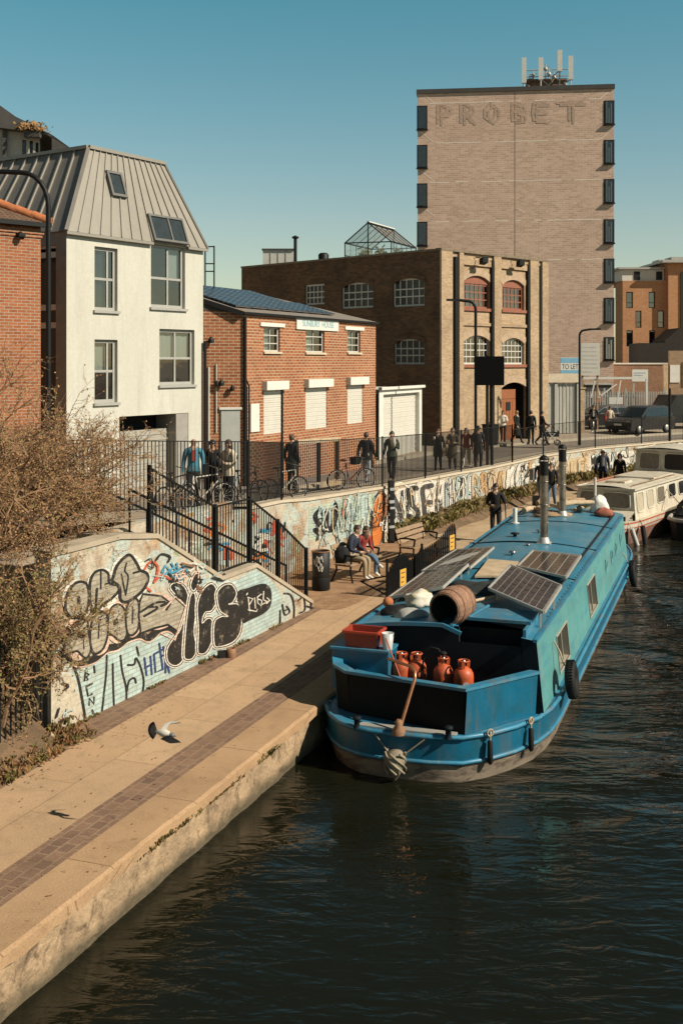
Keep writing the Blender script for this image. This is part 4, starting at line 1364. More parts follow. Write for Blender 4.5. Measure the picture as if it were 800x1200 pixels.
# ------------------------------------------------------------------ far building behind the zinc roof
def house_behind():
 F = Face((-24, 56), (0.985, 0.17))
 h = thing('apartment_building', 'pale and black apartment block with sloping dark roof behind the metal roof', 'building', F.p(8, 1.3, -4))
 t1 = F.t(47)
 z = lambda y: F.tz(25, y)[1]
 holes = [F.rect(26.5, 31, 164, 184), F.rect(35, 39, 165, 184), F.rect(42, 45.5, 167, 184)]
 g = MB()
 wall_holes(g, F, 0, t1, 1.3, z(152), holes, 0.15, 0, 1, 0.6)
 g.quad(F.p(t1, 1.3), F.p(t1, 1.3, -9), F.p(t1, z(152), -9), F.p(t1, z(152)))
 g.build('wall', [flat('pale_cladding', (0.42, 0.39, 0.34), 0.7), M['dark']], h)
 for r_ in holes:
  window(h, F, r_, (0.5,), (), 0.05, 0.04, 0.08, 'dark_frame', 'glass_dark')
 g = MB()
 pts = [(-12, 116), (-12, 150), (47.6, 158), (62, 160), (62, 200), (90, 200), (90, 180), (62, 163), (20, 139)]
 pp = [F.tz(*p_) for p_ in pts]
 g.prism(pp, F.p(0, 0, 0.5), F.u, UP, F.n * -9)
 g.obox(F.p(F.t(4), 1.3, 0.02), F.u * (F.t(9) - F.t(4)), F.n * 0.2, UP * (z(146) - 1.3))
 g.build('roof', M['felt'], h)
 # dry plant on the roof terrace
 g = MB()
 c = F.p(*F.tz(40, 157), 0.6)
 rr = random.Random(3)
 for i in range(260):
  p_ = c + V((rr.gauss(0, 0.35), rr.gauss(0, 0.25), abs(rr.gauss(0, 0.2))))
  d_ = V((rr.uniform(-1, 1), rr.uniform(-1, 1), rr.uniform(0, 1))).normalized() * 0.13
  s_ = d_.orthogonal().normalized() * 0.05
  g.quad(p_ - s_, p_ + s_, p_ + s_ + d_, p_ - s_ + d_)
 g.obox(c - V((0.4, 0.2, 0.3)), (0.8, 0, 0), (0, 0.4, 0), (0, 0, 0.3), 1)
 tag(g.build('roof_plant', [flat('dry_heather', (0.26, 0.14, 0.05), 0.9, 0.4), M['felt']]), 'dry brown plant in a trough on the dark roof', 'plant')
house_behind()
# ------------------------------------------------------------------ two-storey brick house with solar roof
def house_sign():
 F = Face((-3.2, 36.2), (0.436, 0.90))
 G = Face((-4.55, 35.92), (1.35, 0.28))
 WF, WG = F.t(440), (V((1.35, 0.28, 0))).length
 ZB, ZT = 1.1, 7.12
 h = thing('brick_house', 'orange brick workshop house with solar roof, white shutters and a white name board', 'house', F.p(5, ZB, -3))
 ups = [F.rect(309, 328, 383, 412), F.rect(358, 380, 385, 413), F.rect(407, 422, 387, 413)]
 downs = [F.rect(309, 330, 456, 508), F.rect(358, 383, 453, 502), F.rect(407, 425, 450, 496)]
 g = MB()
 wall_holes(g, F, 0, WF, ZB, ZT, ups + downs, 0.12, 0, 1, 0.6)
 wall_holes(g, G, -0.6, WG, ZB, ZT + 0.10, [], 0.12, 0, 1)
 g.quad(F.p(WF, ZB), F.p(WF, ZB, -9), F.p(WF, ZT, -9), F.p(WF, ZT))
 g.quad(F.p(WF, ZB, -9), F.p(0, ZB, -9), F.p(0, ZT, -9), F.p(WF, ZT, -9))
 g.quad(G.p(-0.6, ZB), F.p(0, ZB, -9), F.p(0, ZT, -9), G.p(-0.6, ZT))
 g.build('wall', [M['brick_sun'], M['dark']], h)
 for r_ in ups:
  window(h, F, r_, (0.5,), (0.66, 0.33), 0.05, 0.03, 0.08, 'pale_frame', 'glass', sill='stone', blind=(0.05, 0.55, 0, 1, 'curtain'))
  g = MB()
  g.obox(F.p(r_[0] - 0.28, r_[3] + 0.003, 0.002), F.u * (r_[1] - r_[0] + 0.56), F.n * 0.05, UP * 0.13)
  g.build('lintel', M['white_paint'], h)
 for i, r_ in enumerate(downs):
  g = MB()
  k = int((r_[3] - r_[2]) / 0.075)
  hh = (r_[3] - r_[2]) / k
  for j in range(k):
   g.obox(F.p(r_[0] + 0.01, r_[2] + j * hh, -0.05), F.u * (r_[1] - r_[0] - 0.02), F.n * (0.018 if j % 2 else 0.028), UP * (hh - 0.004))
  s_ = g.build('shutter', M['shutter'], h)
  g = MB()
  g.obox(F.p(r_[0] - 0.12, r_[3] - 0.02, 0.003), F.u * (r_[1] - r_[0] + 0.30), F.n * 0.20, UP * 0.30)
  g.build('shutter_box', M['white_paint'], s_)
 # white wall panel and grey door on the angled end
 g = MB()
 r_ = F.rect(292.5, 302.5, 473, 506)
 g.obox(F.p(r_[0], r_[2], 0.003), F.u * (r_[1] - r_[0]), F.n * 0.05, UP * (r_[3] - r_[2]))
 g.build('wall_panel', M['white_paint'], h)
 r_ = G.rect(259, 281, 480, 540)
 g = MB()
 g.obox(G.p(r_[0], 1.3, 0.003), G.u * (r_[1] - r_[0]), G.n * 0.05, UP * (r_[3] - 1.3))
 d = g.build('door', M['door_grey'], h)
 g = MB()
 g.obox(G.p(r_[0] - 0.06, r_[3] + 0.002, 0.003), G.u * (r_[1] - r_[0] + 0.12), G.n * 0.09, UP * 0.08)
 g.build('door_frame', M['white_paint'], d)
 g = MB()
 g.tube([G.p(r_[1] - 0.08, 2.35, 0.06), G.p(r_[1] - 0.08, 2.5, 0.1), G.p(r_[1] - 0.2, 2.5, 0.1)], 0.015, 6)
 g.build('handle', M['chrome'], d)
 # name board
 r_ = F.rect(346, 395, 373.5, 387)
 g = MB()
 g.obox(F.p(r_[0], r_[2], 0.003), F.u * (r_[1] - r_[0]), F.n * 0.06, UP * (r_[3] - r_[2]))
 b_ = g.build('name_board', M['white_paint'], h)
 tm = text_mb('SUNBURY  HOUSE', F.p((r_[0] + r_[1]) / 2, (r_[2] + r_[3]) / 2, 0.068), F.u, UP, 0.32, 0.0, 1.0, fit=(r_[1] - r_[0]) * 0.74)
 tm.build('lettering', flat('teal_letters', (0.12, 0.36, 0.42), 0.6), b_)
 # pipes, lamps
 g = MB()
 for t_, y0, y1 in ((0.0, 362, 560),):
  g.tube([F.p(t_, 1.2, 0.07), F.p(t_, ZT - 0.15, 0.07)], 0.055, 8)
 g.tube([F.p(0.0, 5.0, 0.07), F.p(0.25, 4.7, 0.07), F.p(0.25, 1.3, 0.07)], 0.03, 6)
 g.build('drainpipe', M['black_metal'], h)
 g = MB()
 for px, py, rr in ((247, 402, 0.09), (259, 452, 0.09), (254, 453, 0.06), (272, 458, 0.07)):
  t_, z = G.tz(px, py)
  g.lathe([(rr, 0), (rr * 1.1, 0.1), (rr * 0.4, 0.2)], G.p(t_, z, 0.12), 8, 0)
  g.obox(G.p(t_ - 0.03, z + 0.05, 0), G.u * 0.06, G.n * 0.12, UP * 0.06)
 g.build('wall_light', M['black_metal'], h)
 g = MB()
 t_, z = G.tz(244.5, 430)
 g.tube([G.p(t_, 1.3, 0.05), G.p(t_, z, 0.05)], 0.035, 6)
 g.tube([G.p(t_ + 0.25, 3.2, 0.04), G.p(t_ + 0.25, z + 0.1, 0.04)], 0.02, 6)
 g.build('cable_duct', M['pale_frame'], h)
 # hipped roof
 e = 0.10
 zr = 8.35
 E0, E1, E2, E3 = F.p(-0.15, ZT, e), F.p(WF + e, ZT, e), F.p(WF + e, ZT, -9), F.p(-0.15, ZT, -9)
 A = G.p(-0.6, ZT + 0.25, -1.5)
 r0, r1 = F.p(-0.5, zr, -4.0), F.p(WF - 4.2, zr, -4.0)
 g = MB()
 g.quad(E0, E1, r1, r0)
 g.add([E1, E2, r1], [(0, 1, 2)])
 g.quad(E2, E3, r0, r1)
 GL = G.p(-0.6, ZT + 0.62, -0.05)
 g.add([E0, r0, GL], [(0, 1, 2)])
 g.quad(E0, E1, E2, E3)
 g.add([GL, r0, E3], [(0, 1, 2)])
 g.bar(E0 - UP * 0.03, E1 - UP * 0.03, 0.07, 0.08, 1)
 g.bar(E0 - UP * 0.06, GL - UP * 0.06, 0.06, 0.16, 1)
 roof = g.build('roof', [flat('grey_slate', (0.21, 0.18, 0.155), 0.7, 0.2), M['black_metal']], h)
 # gable infill; shade under the verge put into its dark colour
 g = MB()
 g.add([G.p(-0.6, ZT + 0.08, 0.01), G.p(WG, ZT - 0.02, 0.01), G.p(-0.6, ZT + 0.60, 0.01)], [(0, 1, 2)])
 g.build('shaded_gable', M['felt'], roof)
 # solar panels
 sl = (r0 - E0)
 up_s = (V(F.n) * -4.2 + UP * (zr - ZT)).normalized()
 ns = F.u.cross(up_s).normalized()
 if ns.z < 0: ns = -ns
 pm = solar_mat()
 Ls = math.hypot(4.2, zr - ZT)
 for j in range(2):
  for i in range(7):
   if j == 1 and i > 5: continue
   w = 1.02
   o = E0 + F.u * (0.35 + i * 1.06) + up_s * (0.55 + j * 1.68) + ns * 0.05
   g = MB()
   g.obox(o, F.u * w, up_s * 1.62, ns * 0.05, 0)
   g.build('solar_panel', [pm], roof)
 # balcony rail between the houses
 g = MB()
 for px in (240.5, 251):
  p0, p1 = at(px, 322, 41), at(px, 288, 41)
  g.tube([p0 - UP * 0.6, p1], 0.03, 6)
 for y in (289, 309, 318):
  g.tube([at(240.5, y, 41), at(251, y, 41)], 0.025, 6)
 g.build('roof_rail', M['black_metal'], roof)
def solar_mat():
 if M['solar']:
  return M['solar']
 m, nt, b = new_mat('solar_cells')
 tc = coords(nt, 'UV')
 t = nt.nodes.new('ShaderNodeTexBrick')
 t.offset = 0.0
 for k, v in (('Scale', 1.0), ('Mortar Size', 0.006), ('Brick Width', 0.17), ('Row Height', 0.17)):
  t.inputs[k].default_value = v
 t.inputs['Color1'].default_value = (0.018, 0.022, 0.035, 1)
 t.inputs['Color2'].default_value = (0.022, 0.028, 0.045, 1)
 t.inputs['Mortar'].default_value = (0.25, 0.24, 0.22, 1)
 nt.links.new(tc, t.inputs['Vector'])
 nt.links.new(t.outputs['Color'], b.inputs['Base Color'])
 b.inputs['Roughness'].default_value = 0.28
 b.inputs['Specular IOR Level'].default_value = 0.25
 M['solar'] = m
 return m
house_sign()
# ------------------------------------------------------------------ low white garage between the brick buildings
def garage():
 F = Face((1.6, 47.2), (0.41, 0.912))
 t1 = F.t(494)
 zt = F.tz(470, 455)[1]
 h = thing('garage', 'low white garage with a pale roller door between two brick buildings', 'garage', F.p(t1 / 2, 1.3, -2))
 ZB = 1.1
 d = F.rect(449, 491, 461, 545)
 d = (d[0], d[1], 1.3, d[3])
 g = MB()
 wall_holes(g, F, 0, t1, ZB, zt, [d], 0.25, 0, 1, 0.6)
 g.quad(F.p(0, zt), F.p(t1, zt), F.p(t1, zt, -5), F.p(0, zt, -5))
 g.quad(F.p(t1, ZB), F.p(t1, ZB, -5), F.p(t1, zt, -5), F.p(t1, zt))
 g.build('wall', [M['white_paint'], M['dark']], h)
 g = MB()
 k = 26
 hh = (d[3] - d[2]) / k
 for j in range(k):
  g.obox(F.p(d[0] + 0.3, d[2] + j * hh, -0.22), F.u * (d[1] - d[0] - 0.32), F.n * (0.02 if j % 2 else 0.03), UP * (hh - 0.004))
 g.build('garage_door', M['shutter'], h)
 g = MB()
 g.obox(F.p(-0.02, zt - 0.02, -0.02), F.u * (t1 + 0.12), F.n * 0.16, UP * 0.12)
 g.build('fascia', M['white_paint'], h)
garage()
# ------------------------------------------------------------------ Victorian brick factory
def arch_cap(mb, F, r_, rise, off, thick=0.22, mi=0, n=10):
 """brick arch over a rectangular opening"""
 a, b_, zt = r_[0], r_[1], r_[3]
 w = b_ - a
 Rr = (w * w / 4 + rise * rise) / (2 * rise)
 zc = zt - Rr
 half = math.asin(w / 2 / Rr)
 pts = []
 for rad in (Rr, Rr + thick):
  pts.append([((a + b_) / 2 + rad * math.sin(-half + 2 * half * i / n), zc + rad * math.cos(-half + 2 * half * i / n)) for i in range(n + 1)])
 for i in range(n):
  p = [pts[0][i], pts[0][i + 1], pts[1][i + 1], pts[1][i]]
  mb.prism(p, F.p(0, 0, off), F.u, UP, F.n * 0.03, mi)
 # spandrel fill of the corners below the arc
 fl = [(a, zt - rise - 0.001)] + [(x, z) for x, z in pts[0]] + [(b_, zt - rise - 0.001)]
 for i in range(n):
  x0, z0 = pts[0][i]
  x1, z1 = pts[0][i + 1]
  mb.prism([(x0, z0), (x1, z1), (x1, zt + 0.002), (x0, zt + 0.002)], F.p(0, 0, -0.004), F.u, UP, F.n * -0.10, mi)
def factory():
 FR = Face((4.87, 55.0), (0.70, 0.714))
 FL = Face((4.87, 55.0), (-0.714, 0.70))
 WR, WL = FR.t(640), FL.t(283)
 ZB, ZT = 1.1, 11.03
 h = thing('brick_factory', 'old flat roofed brick factory with dark side, arched windows and tan front', 'building', FR.p(WR / 2, ZB, -5))
 lw = [FL.rect(400, 437, 331, 361), FL.rect(460, 497, 326, 359), FL.rect(461, 497, 397, 427), FL.rect(357, 380, 333, 357), FL.rect(400, 437, 400, 430)]
 rw = [FR.rect(543, 574, 323, 361), FR.rect(588, 614, 328, 363), FR.rect(543, 574, 393, 427), FR.rect(588, 614, 396, 427)]
 dr = FR.rect(586, 617, 448, 512)
 dr = (dr[0], dr[1], 1.3, dr[3])
 g = MB()
 wall_holes(g, FR, 0, WR, ZB, ZT, rw + [dr], 0.22, 0, 2, 0.9)
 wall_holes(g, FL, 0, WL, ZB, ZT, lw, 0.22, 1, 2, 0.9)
 g.quad(FR.p(WR, ZB), FR.p(WR, ZB, -12), FR.p(WR, ZT, -12), FR.p(WR, ZT), 1)
 g.quad(FL.p(WL, ZB), FL.p(WL, ZB, -9), FL.p(WL, ZT, -9), FL.p(WL, ZT), 1)
 for r_ in rw + [dr]:
  arch_cap(g, FR, r_, 0.32, 0.004, 0.36, 3)
 for r_ in lw[:3]:
  arch_cap(g, FL, r_, 0.25, 0.004, 0.25, 1)
 g.build('wall', [M['brick_tan'], M['brick_dark'], M['dark'], flat('gauged_brick', (0.42, 0.30, 0.20), 0.85, 0.2)], h)
 # pilasters with the dark downpipes, string course, parapet
 g = MB()
 for a, b_ in ((-0.02, FR.t(528)), (FR.t(536), FR.t(541)), (FR.t(576.5), FR.t(585)), (FR.t(619), FR.t(629)), (FR.t(633), WR)):
  g.obox(FR.p(a, ZB, 0.003), FR.u * (b_ - a), FR.n * 0.12, UP * (ZT - ZB - 0.002))
 z = FR.tz(560, 382)[1]
 for a, b_ in ((FR.t(541), FR.t(576.5)), (FR.t(585), FR.t(619))):
  g.obox(FR.p(a, z, 0.003), FR.u * (b_ - a), FR.n * 0.08, UP * 0.16)
  zz = FR.tz(560, 312)[1]
  g.obox(FR.p(a, zz, 0.003), FR.u * (b_ - a), FR.n * 0.10, UP * 0.3)
 g.build('pilaster', M['brick_tan'], h)
 g = MB()
 g.obox(FR.p(-0.05, ZT + 0.002, 0.14), FR.u * (WR + 0.1), FR.n * -0.4, UP * 0.12)
 g.obox(FL.p(0.3, ZT + 0.002, 0.06), FL.u * (WL - 0.3), FL.n * -0.35, UP * 0.10)
 g.build('parapet_coping', flat('sooty_stone', (0.20, 0.15, 0.10), 0.85, 0.3), h)
 g = MB()
 for px in (532, 575, 617, 631):
  t_ = FR.t(px)
  g.obox(FR.p(t_ - 0.10, 1.3, 0.004), FR.u * 0.2, FR.n * 0.15, UP * (ZT - 1.55))
 g.build('drainpipe', M['black_metal'], h)
 fr = flat('red_window_frame', (0.27, 0.095, 0.055), 0.6, 0.15)
 M['red_frame'] = fr
 for i, r_ in enumerate(rw):
  r2 = (r_[0], r_[1], r_[2], r_[3] - 0.02)
  fmn = 'red_frame' if i < 2 else 'pale_frame'
  w = window(h, FR, r2, (1 / 6, 2 / 6, 3 / 6, 4 / 6, 5 / 6), (0.27, 0.5, 0.72), 0.09, 0.05, 0.14, fmn, 'glass_dark', blind=(0.0, 1.0, 0.0, 0.5, 'curtain' if i < 2 else 'blue_dark'))
  g = MB()
  g.obox(FR.p(r_[0] - 0.1, r_[2] - 0.16, 0.004), FR.u * (r_[1] - r_[0] + 0.2), FR.n * 0.09, UP * 0.155)
  g.build('sill', fr, w)
  if i < 2:
   g = MB()
   g.obox(FR.p(r_[0] + 0.01, r_[3] - 0.42, -0.10), FR.u * (r_[1] - r_[0] - 0.02), FR.n * -0.05, UP * 0.40)
   g.build('head_board', fr, w)
 for i, r_ in enumerate(lw):
  window(h, FL, r_, (0.2, 0.4, 0.6, 0.8), (0.35, 0.62), 0.09, 0.06, 0.10, 'pale_frame' if i != 2 else 'grey_frame', 'glass_sooty', blind=(0.0, 0.6, 0.0, 1.0, 'pale_frame') if i in (0, 1, 3) else (0.1, 0.9, 0.1, 0.6, 'blue_dark'))
 # door under its arch
 g = MB()
 tm_ = dr[0] + (dr[1] - dr[0]) * 0.66
 g.obox(FR.p(dr[0] + 0.01, 1.32, -0.18), FR.u * (tm_ - dr[0]), FR.n * -0.06, UP * (dr[3] - 1.32 - 0.9))
 for k in range(1, 6):
  t_ = dr[0] + (tm_ - dr[0]) * k / 6
  g.obox(FR.p(t_ - 0.012, 1.34, -0.178), FR.u * 0.024, FR.n * 0.012, UP * (dr[3] - 1.32 - 1.0))
 d = g.build('door', M['rust_door'], h)
 g = MB()
 g.obox(FR.p(dr[0] + 0.02, dr[3] - 0.88, -0.17), FR.u * (tm_ - dr[0] - 0.03), FR.n * -0.05, UP * 0.5)
 g.build('fanlight', M['rust_door'], d)
 g = MB()
 t_ = dr[0] + 0.45 * (tm_ - dr[0])
 g.obox(FR.p(t_, 2.9, -0.165), FR.u * 0.4, FR.n * 0.01, UP * 0.45)
 g.build('door_glass', M['dark'], d)
 # floodlights on brackets at the parapet
 for px, py in ((556, 306), (599, 309)):
  g = MB()
  t_, z = FR.tz(px, py)
  g.tube([FR.p(t_, z + 0.2, 0.05), FR.p(t_, z + 0.1, 0.6)], 0.03, 6)
  g.obox(FR.p(t_ - 0.22, z - 0.22, 0.45), FR.u * 0.44, FR.n * 0.25 + UP * 0.12, UP * 0.28)
  g.build('floodlight', M['black_metal'], h)
 # flat roof
 g = MB()
 g.add([FR.p(0.1, ZT - 0.15, -0.1), FR.p(WR - 0.1, ZT - 0.15, -0.1), FR.p(WR - 0.1, ZT - 0.15, -12), FL.p(WL - 0.1, ZT - 0.15, -9), FL.p(WL - 0.1, ZT - 0.15, -0.1)], [(0, 1, 2, 3, 4)])
 g.build('roof', M['felt'], h)
 # greenhouse on the roof
 z0 = ZT - 0.1
 c0 = at(404, 299, 64)
 gh = thing('roof_greenhouse', 'small pitched glass greenhouse on the factory roof', 'greenhouse', (c0.x, c0.y, z0))
 ux = V((0.96, -0.28, 0)).normalized()
 uy = V((0.42, 0.907, 0))
 wd_, ln, eh, rh = 2.75, 3.9, 1.42, 2.55
 o = V((c0.x, c0.y, z0))
 prof = [(0, 0), (wd_, 0), (wd_, eh), (wd_ / 2, rh), (0, eh)]
 g = MB()
 for j in range(6):
  y = ln * j / 5
  P_ = [o + ux * a + UP * b_ + uy * y for a, b_ in prof]
  for k in ((1, 2), (2, 3), (3, 4), (4, 0)) + (((0, 1),) if j in (0, 5) else ()):
   g.bar(P_[k[0]], P_[k[1]], 0.06 if j in (0, 5) else 0.03)
  if j in (0, 5):
   g.bar(P_[3], (P_[0] + P_[1]) / 2, 0.06)
   g.bar(P_[2], P_[4], 0.06)
 for a, b_ in prof:
  g.bar(o + ux * a + UP * b_, o + ux * a + UP * b_ + uy * ln, 0.08)
 for a in (0, wd_):
  g.bar(o + ux * a + UP * 0.7, o + ux * a + UP * 0.7 + uy * ln, 0.05)
 g.build('frame', M['dark_frame'], gh)
 g = MB()
 g.bar(o + ux * wd_ / 2 + UP * (rh + 0.06), o + ux * wd_ / 2 + UP * (rh + 0.06) + uy * ln, 0.16, 0.06)
 g.build('ridge', M['white_paint'], gh)
 g = MB()
 for k in ((1, 2), (2, 3), (3, 4), (4, 0)):
  a, b_ = [o + ux * prof[i][0] + UP * prof[i][1] for i in k]
  g.quad(a, b_, b_ + uy * ln, a + uy * ln)
 g.add([o + ux * a + UP * b_ for a, b_ in prof], [(0, 1, 2, 3, 4)])
 g.build('glazing', GLASS('greenhouse_glass', (0.90, 0.91, 0.89), 0.10), gh)
 gp = MB()
 rr = random.Random(8)
 for i in range(420):
  cc = rr.choice([(0.8, 0.8), (1.6, 1.2), (2.3, 2.2), (1.2, 2.8)])
  p_ = o + ux * (cc[0] + rr.gauss(0, 0.14)) + uy * (cc[1] + rr.gauss(0, 0.2)) + UP * (0.55 + abs(rr.gauss(0, 0.25)))
  d_ = V((rr.uniform(-1, 1), rr.uniform(-1, 1), rr.uniform(0, 1))).normalized() * 0.2
  s_ = d_.orthogonal().normalized() * 0.06
  gp.quad(p_ - s_, p_ + s_, p_ + d_ + s_, p_ + d_ - s_)
 for cc in ((0.8, 0.8), (1.6, 1.2), (2.3, 2.2), (1.2, 2.8)):
  gp.lathe([(0.14, 0), (0.2, 0.55)], o + ux * cc[0] + uy * cc[1], 10, 1)
 gp.build('potted_plants', [M['leaf_green'], M['ridge_tile']], gh)
 # plant room, flue and vents
 a, b_ = at(308, 308, 66), at(344, 308, 66)
 pr = thing('plant_room', 'grey metal plant room box on the factory roof', 'roof unit', ((a.x + b_.x) / 2, 67, ZT - 0.2))
 g = MB()
 g.box((a.x, 66, ZT - 0.2), (b_.x, 68.5, at(308, 293, 66).z), 0)
 for k in (1, 2, 3):
  x = a.x + (b_.x - a.x) * k / 4
  g.box((x - 0.02, 65.97, ZT - 0.1), (x + 0.02, 66.0, at(308, 294, 66).z), 1)
 g.build('cladding', [M['pale_frame'], M['grey_frame']], pr)
 g = MB()
 g.box((a.x - 0.06, 65.9, at(308, 293, 66).z), (b_.x + 0.06, 68.6, at(308, 292, 66).z + 0.03))
 g.build('lid', M['felt'], pr)
 g = MB()
 p_ = at(346, 305, 64)
 g.tube([V((p_.x, 64, ZT - 0.3)), V((p_.x, 64, at(346, 279, 64).z))], 0.10, 10)
 g.lathe([(0.11, 0), (0.2, 0.05), (0.2, 0.12), (0.03, 0.2)], (p_.x, 64, at(346, 280, 64).z), 10)
 tag(g.build('flue_pipe', M['black_metal']), 'thin black flue pipe with a cowl on the factory roof', 'flue')
 p_ = at(379, 303, 63)
 g = MB()
 g.lathe([(0.28, 0), (0.3, 0.75), (0.2, 0.85), (0, 0.86)], (p_.x, 63, ZT - 0.2), 12)
 tag(g.build('roof_vent', M['black_metal']), 'squat dark round vent on the factory roof beside the greenhouse', 'vent')
 p_ = at(392, 302, 63)
 g = MB()
 for dx, dy in ((0, 0), (1.0, 0), (0, 0.6), (1.0, 0.6)):
  g.tube([(p_.x + dx, 63 + dy, ZT - 0.2), (p_.x + dx, 63 + dy, ZT + 0.35)], 0.03, 6)
 g.box((p_.x - 0.1, 62.9, ZT + 0.33), (p_.x + 1.1, 63.7, ZT + 0.38))
 tag(g.build('roof_table', M['wood_pale']), 'small pale table standing on the factory roof', 'table')
 return FR, WR
FAC, FACW = factory()
# ------------------------------------------------------------------ eight-storey block
def tower():
 F = Face(((489 - HX) / FPX * 84.0, 84.0), (0.993, -0.118))
 W = F.t(718.5)
 ZB = 1.2
 ZT = F.tz(600, 107)[1]
 h = thing('tower_block', 'tall pinkish brick tower block with dark corner windows and faint letters near the top', 'building', F.p(W / 2, ZB, -6))
 g = MB()
 D = 13
 g.quad(F.p(0, ZB), F.p(W, ZB), F.p(W, ZT), F.p(0, ZT))
 g.quad(F.p(W, ZB), F.p(W, ZB, -D), F.p(W, ZT, -D), F.p(W, ZT))
 g.quad(F.p(0, ZB), F.p(0, ZB, -D), F.p(0, ZT, -D), F.p(0, ZT))
 g.quad(F.p(0, ZB, -D), F.p(W, ZB, -D), F.p(W, ZT, -D), F.p(0, ZT, -D))
 g.quad(F.p(0, ZT), F.p(W, ZT), F.p(W, ZT, -D), F.p(0, ZT, -D))
 g.build('wall', M['brick_tower'], h)
 g = MB()
 g.obox(F.p(-0.08, ZT + 0.002, 0.1), F.u * (W + 0.16), F.n * -(D + 0.2), UP * 0.32)
 g.build('parapet_coping', M['felt'], h)
 # pale slab lines and the movement joint
 g = MB()
 for y in (119, 166, 212.5, 259, 305):
  z = F.tz(600, y)[1]
  n_ = 26
  rr = random.Random(int(y))
  for i in range(n_):
   if rr.random() < 0.25: continue
   a = 0.9 + (W - 1.8) * i / n_
   g.obox(F.p(a, z + rr.uniform(-0.02, 0.02), 0.002), F.u * ((W - 1.8) / n_), F.n * 0.003, UP * 0.06)
 for px, py, dx, dy in ((497, 112, 12, 9), (712, 108, -10, 8), (493, 155, 14, 11), (495, 202, 14, 11), (498, 245, 12, 9), (712, 155, -8, 8), (605, 244, 9, 5)):
  a, b_ = F.tz(px, py), F.tz(px + dx, py + dy)
  g.bar(F.p(a[0], a[1], 0.003), F.p(b_[0], b_[1], 0.003), 0.05, 0.01, 0, up=F.n)
 g.build('slab_line', flat('pale_mortar', (0.85, 0.74, 0.62), 0.8, 0.1), h)
 g = MB()
 t_ = F.t(603)
 g.obox(F.p(t_ - 0.03, ZB, 0.002), F.u * 0.04, F.n * 0.004, UP * (ZT - ZB - 0.1))
 g.build('movement_joint', flat('joint_sealant', (0.16, 0.10, 0.08)), h)
 # corner windows wrapping each end
 blue = flat('sky_pane', (0.04, 0.05, 0.055), 0.06, 0.2)
 rows_r = [(118, 146), (164, 192), (210, 238), (257, 285), (303, 331), (349, 378), (395, 422)]
 rows_l = [(124, 152), (170, 197), (215, 242.5), (260, 288), (305, 332)]
 for (rows, x0, x1, left) in ((rows_r, 707, 718.5, False), (rows_l, 489, 500.5, True)):
  for i, (y0, y1) in enumerate(rows):
   ta, tb = F.t(x0), F.t(x1)
   z0, z1 = F.tz(x0, y1)[1], F.tz(x0, y0)[1]
   g = MB()
   e = 0.05
   a = ta if not left else ta - e
   b_ = tb + e if not left else tb
   fw = 0.09
   dp = 0.015
   outs = 1.4
   # front frame
   g.obox(F.p(a, z0, 0.004), F.u * (b_ - a), F.n * dp, UP * fw)
   g.obox(F.p(a, z1 - fw, 0.004), F.u * (b_ - a), F.n * dp, UP * fw)
   g.obox(F.p(a, z0 + fw, 0.004), F.u * fw, F.n * dp, UP * (z1 - z0 - 2 * fw))
   g.obox(F.p(b_ - fw, z0 + fw, 0.004), F.u * fw, F.n * dp, UP * (z1 - z0 - 2 * fw))
   # the wing round the corner
   s_ = F.p(b_, 0, 0) if not left else F.p(a, 0, 0)
   sd_ = F.u if not left else -F.u
   for z in (z0, z1 - fw):
    g.obox(s_ - sd_ * e + UP * z, sd_ * 0.06, F.n * -outs, UP * fw)
   # projecting sill that throws the shadow
   g.obox(F.p(a - 0.04, z0 - 0.09, 0.004), F.u * (b_ - a + 0.08), F.n * 0.17, UP * 0.088)
   w = g.build('window', M['dark_frame'], h)
   g = MB()
   g.quad(F.p(a + fw, z0 + fw, 0.06), F.p(b_ - fw, z0 + fw, 0.06), F.p(b_ - fw, z1 - fw, 0.06), F.p(a + fw, z1 - fw, 0.06))
   g.build('pane', blue, w)
   if not left:
    g = MB()
    for k in range(3):
     tt = a + fw + (b_ - a - 2 * fw) * (0.15 + 0.27 * k)
     g.obox(F.p(tt, z0 + fw, 0.064), F.u * 0.05, F.n * 0.012, UP * ((z1 - z0 - 2 * fw) * (1.0, 0.7, 0.9)[k]))
    g.build('curtain', M['curtain'] if i == 6 else flat('blue_grey_blind', (0.20, 0.23, 0.25)), w)
 # ghost lettering PROBET
 M['faded_letters'] = BRICK('stained_tower_brick', (0.55, 0.38, 0.29), (0.41, 0.28, 0.21), (0.57, 0.43, 0.34), 0.45, 0.15, 0.018, 0.5, stain_col=(0.60, 0.42, 0.32), stsc=0.6)
 pa = Paint(on(F, None, 0.012))
 xs = [(513, 528), (540, 556), (568, 584), (600, 616), (624, 642), (654, 684)]
 for (a, b_), ch in zip(xs, 'PROBET'):
  for st_ in LET[ch]:
   pts = [(a + (b_ - a) * u_, (124 - (a - 513) * 0.02) + 21 * v_) for u_, v_ in st_]
   for e_ in (-2.2, 2.2):
    pa.stroke([(x + e_, y + e_ * 0.6) for x, y in pts], 3.2, 'faded_letters', False)
 pa.build('faded_lettering', h)
 # lift housing
 a, b_ = F.t(620), F.t(665)
 zp = F.tz(640, 87)[1]
 g = MB()
 g.obox(F.p(a, ZT + 0.32, -2), F.u * (b_ - a), F.n * -4, UP * (zp - ZT - 0.3))
 g.obox(F.p(a - 0.1, zp, -1.9), F.u * (b_ - a + 0.2), F.n * -4.2, UP * 0.15)
 g.build('lift_housing', M['brick_dark'] if False else BRICK('housing_brick', (0.30, 0.17, 0.11), (0.2, 0.11, 0.07), (0.25, 0.17, 0.12)), h)
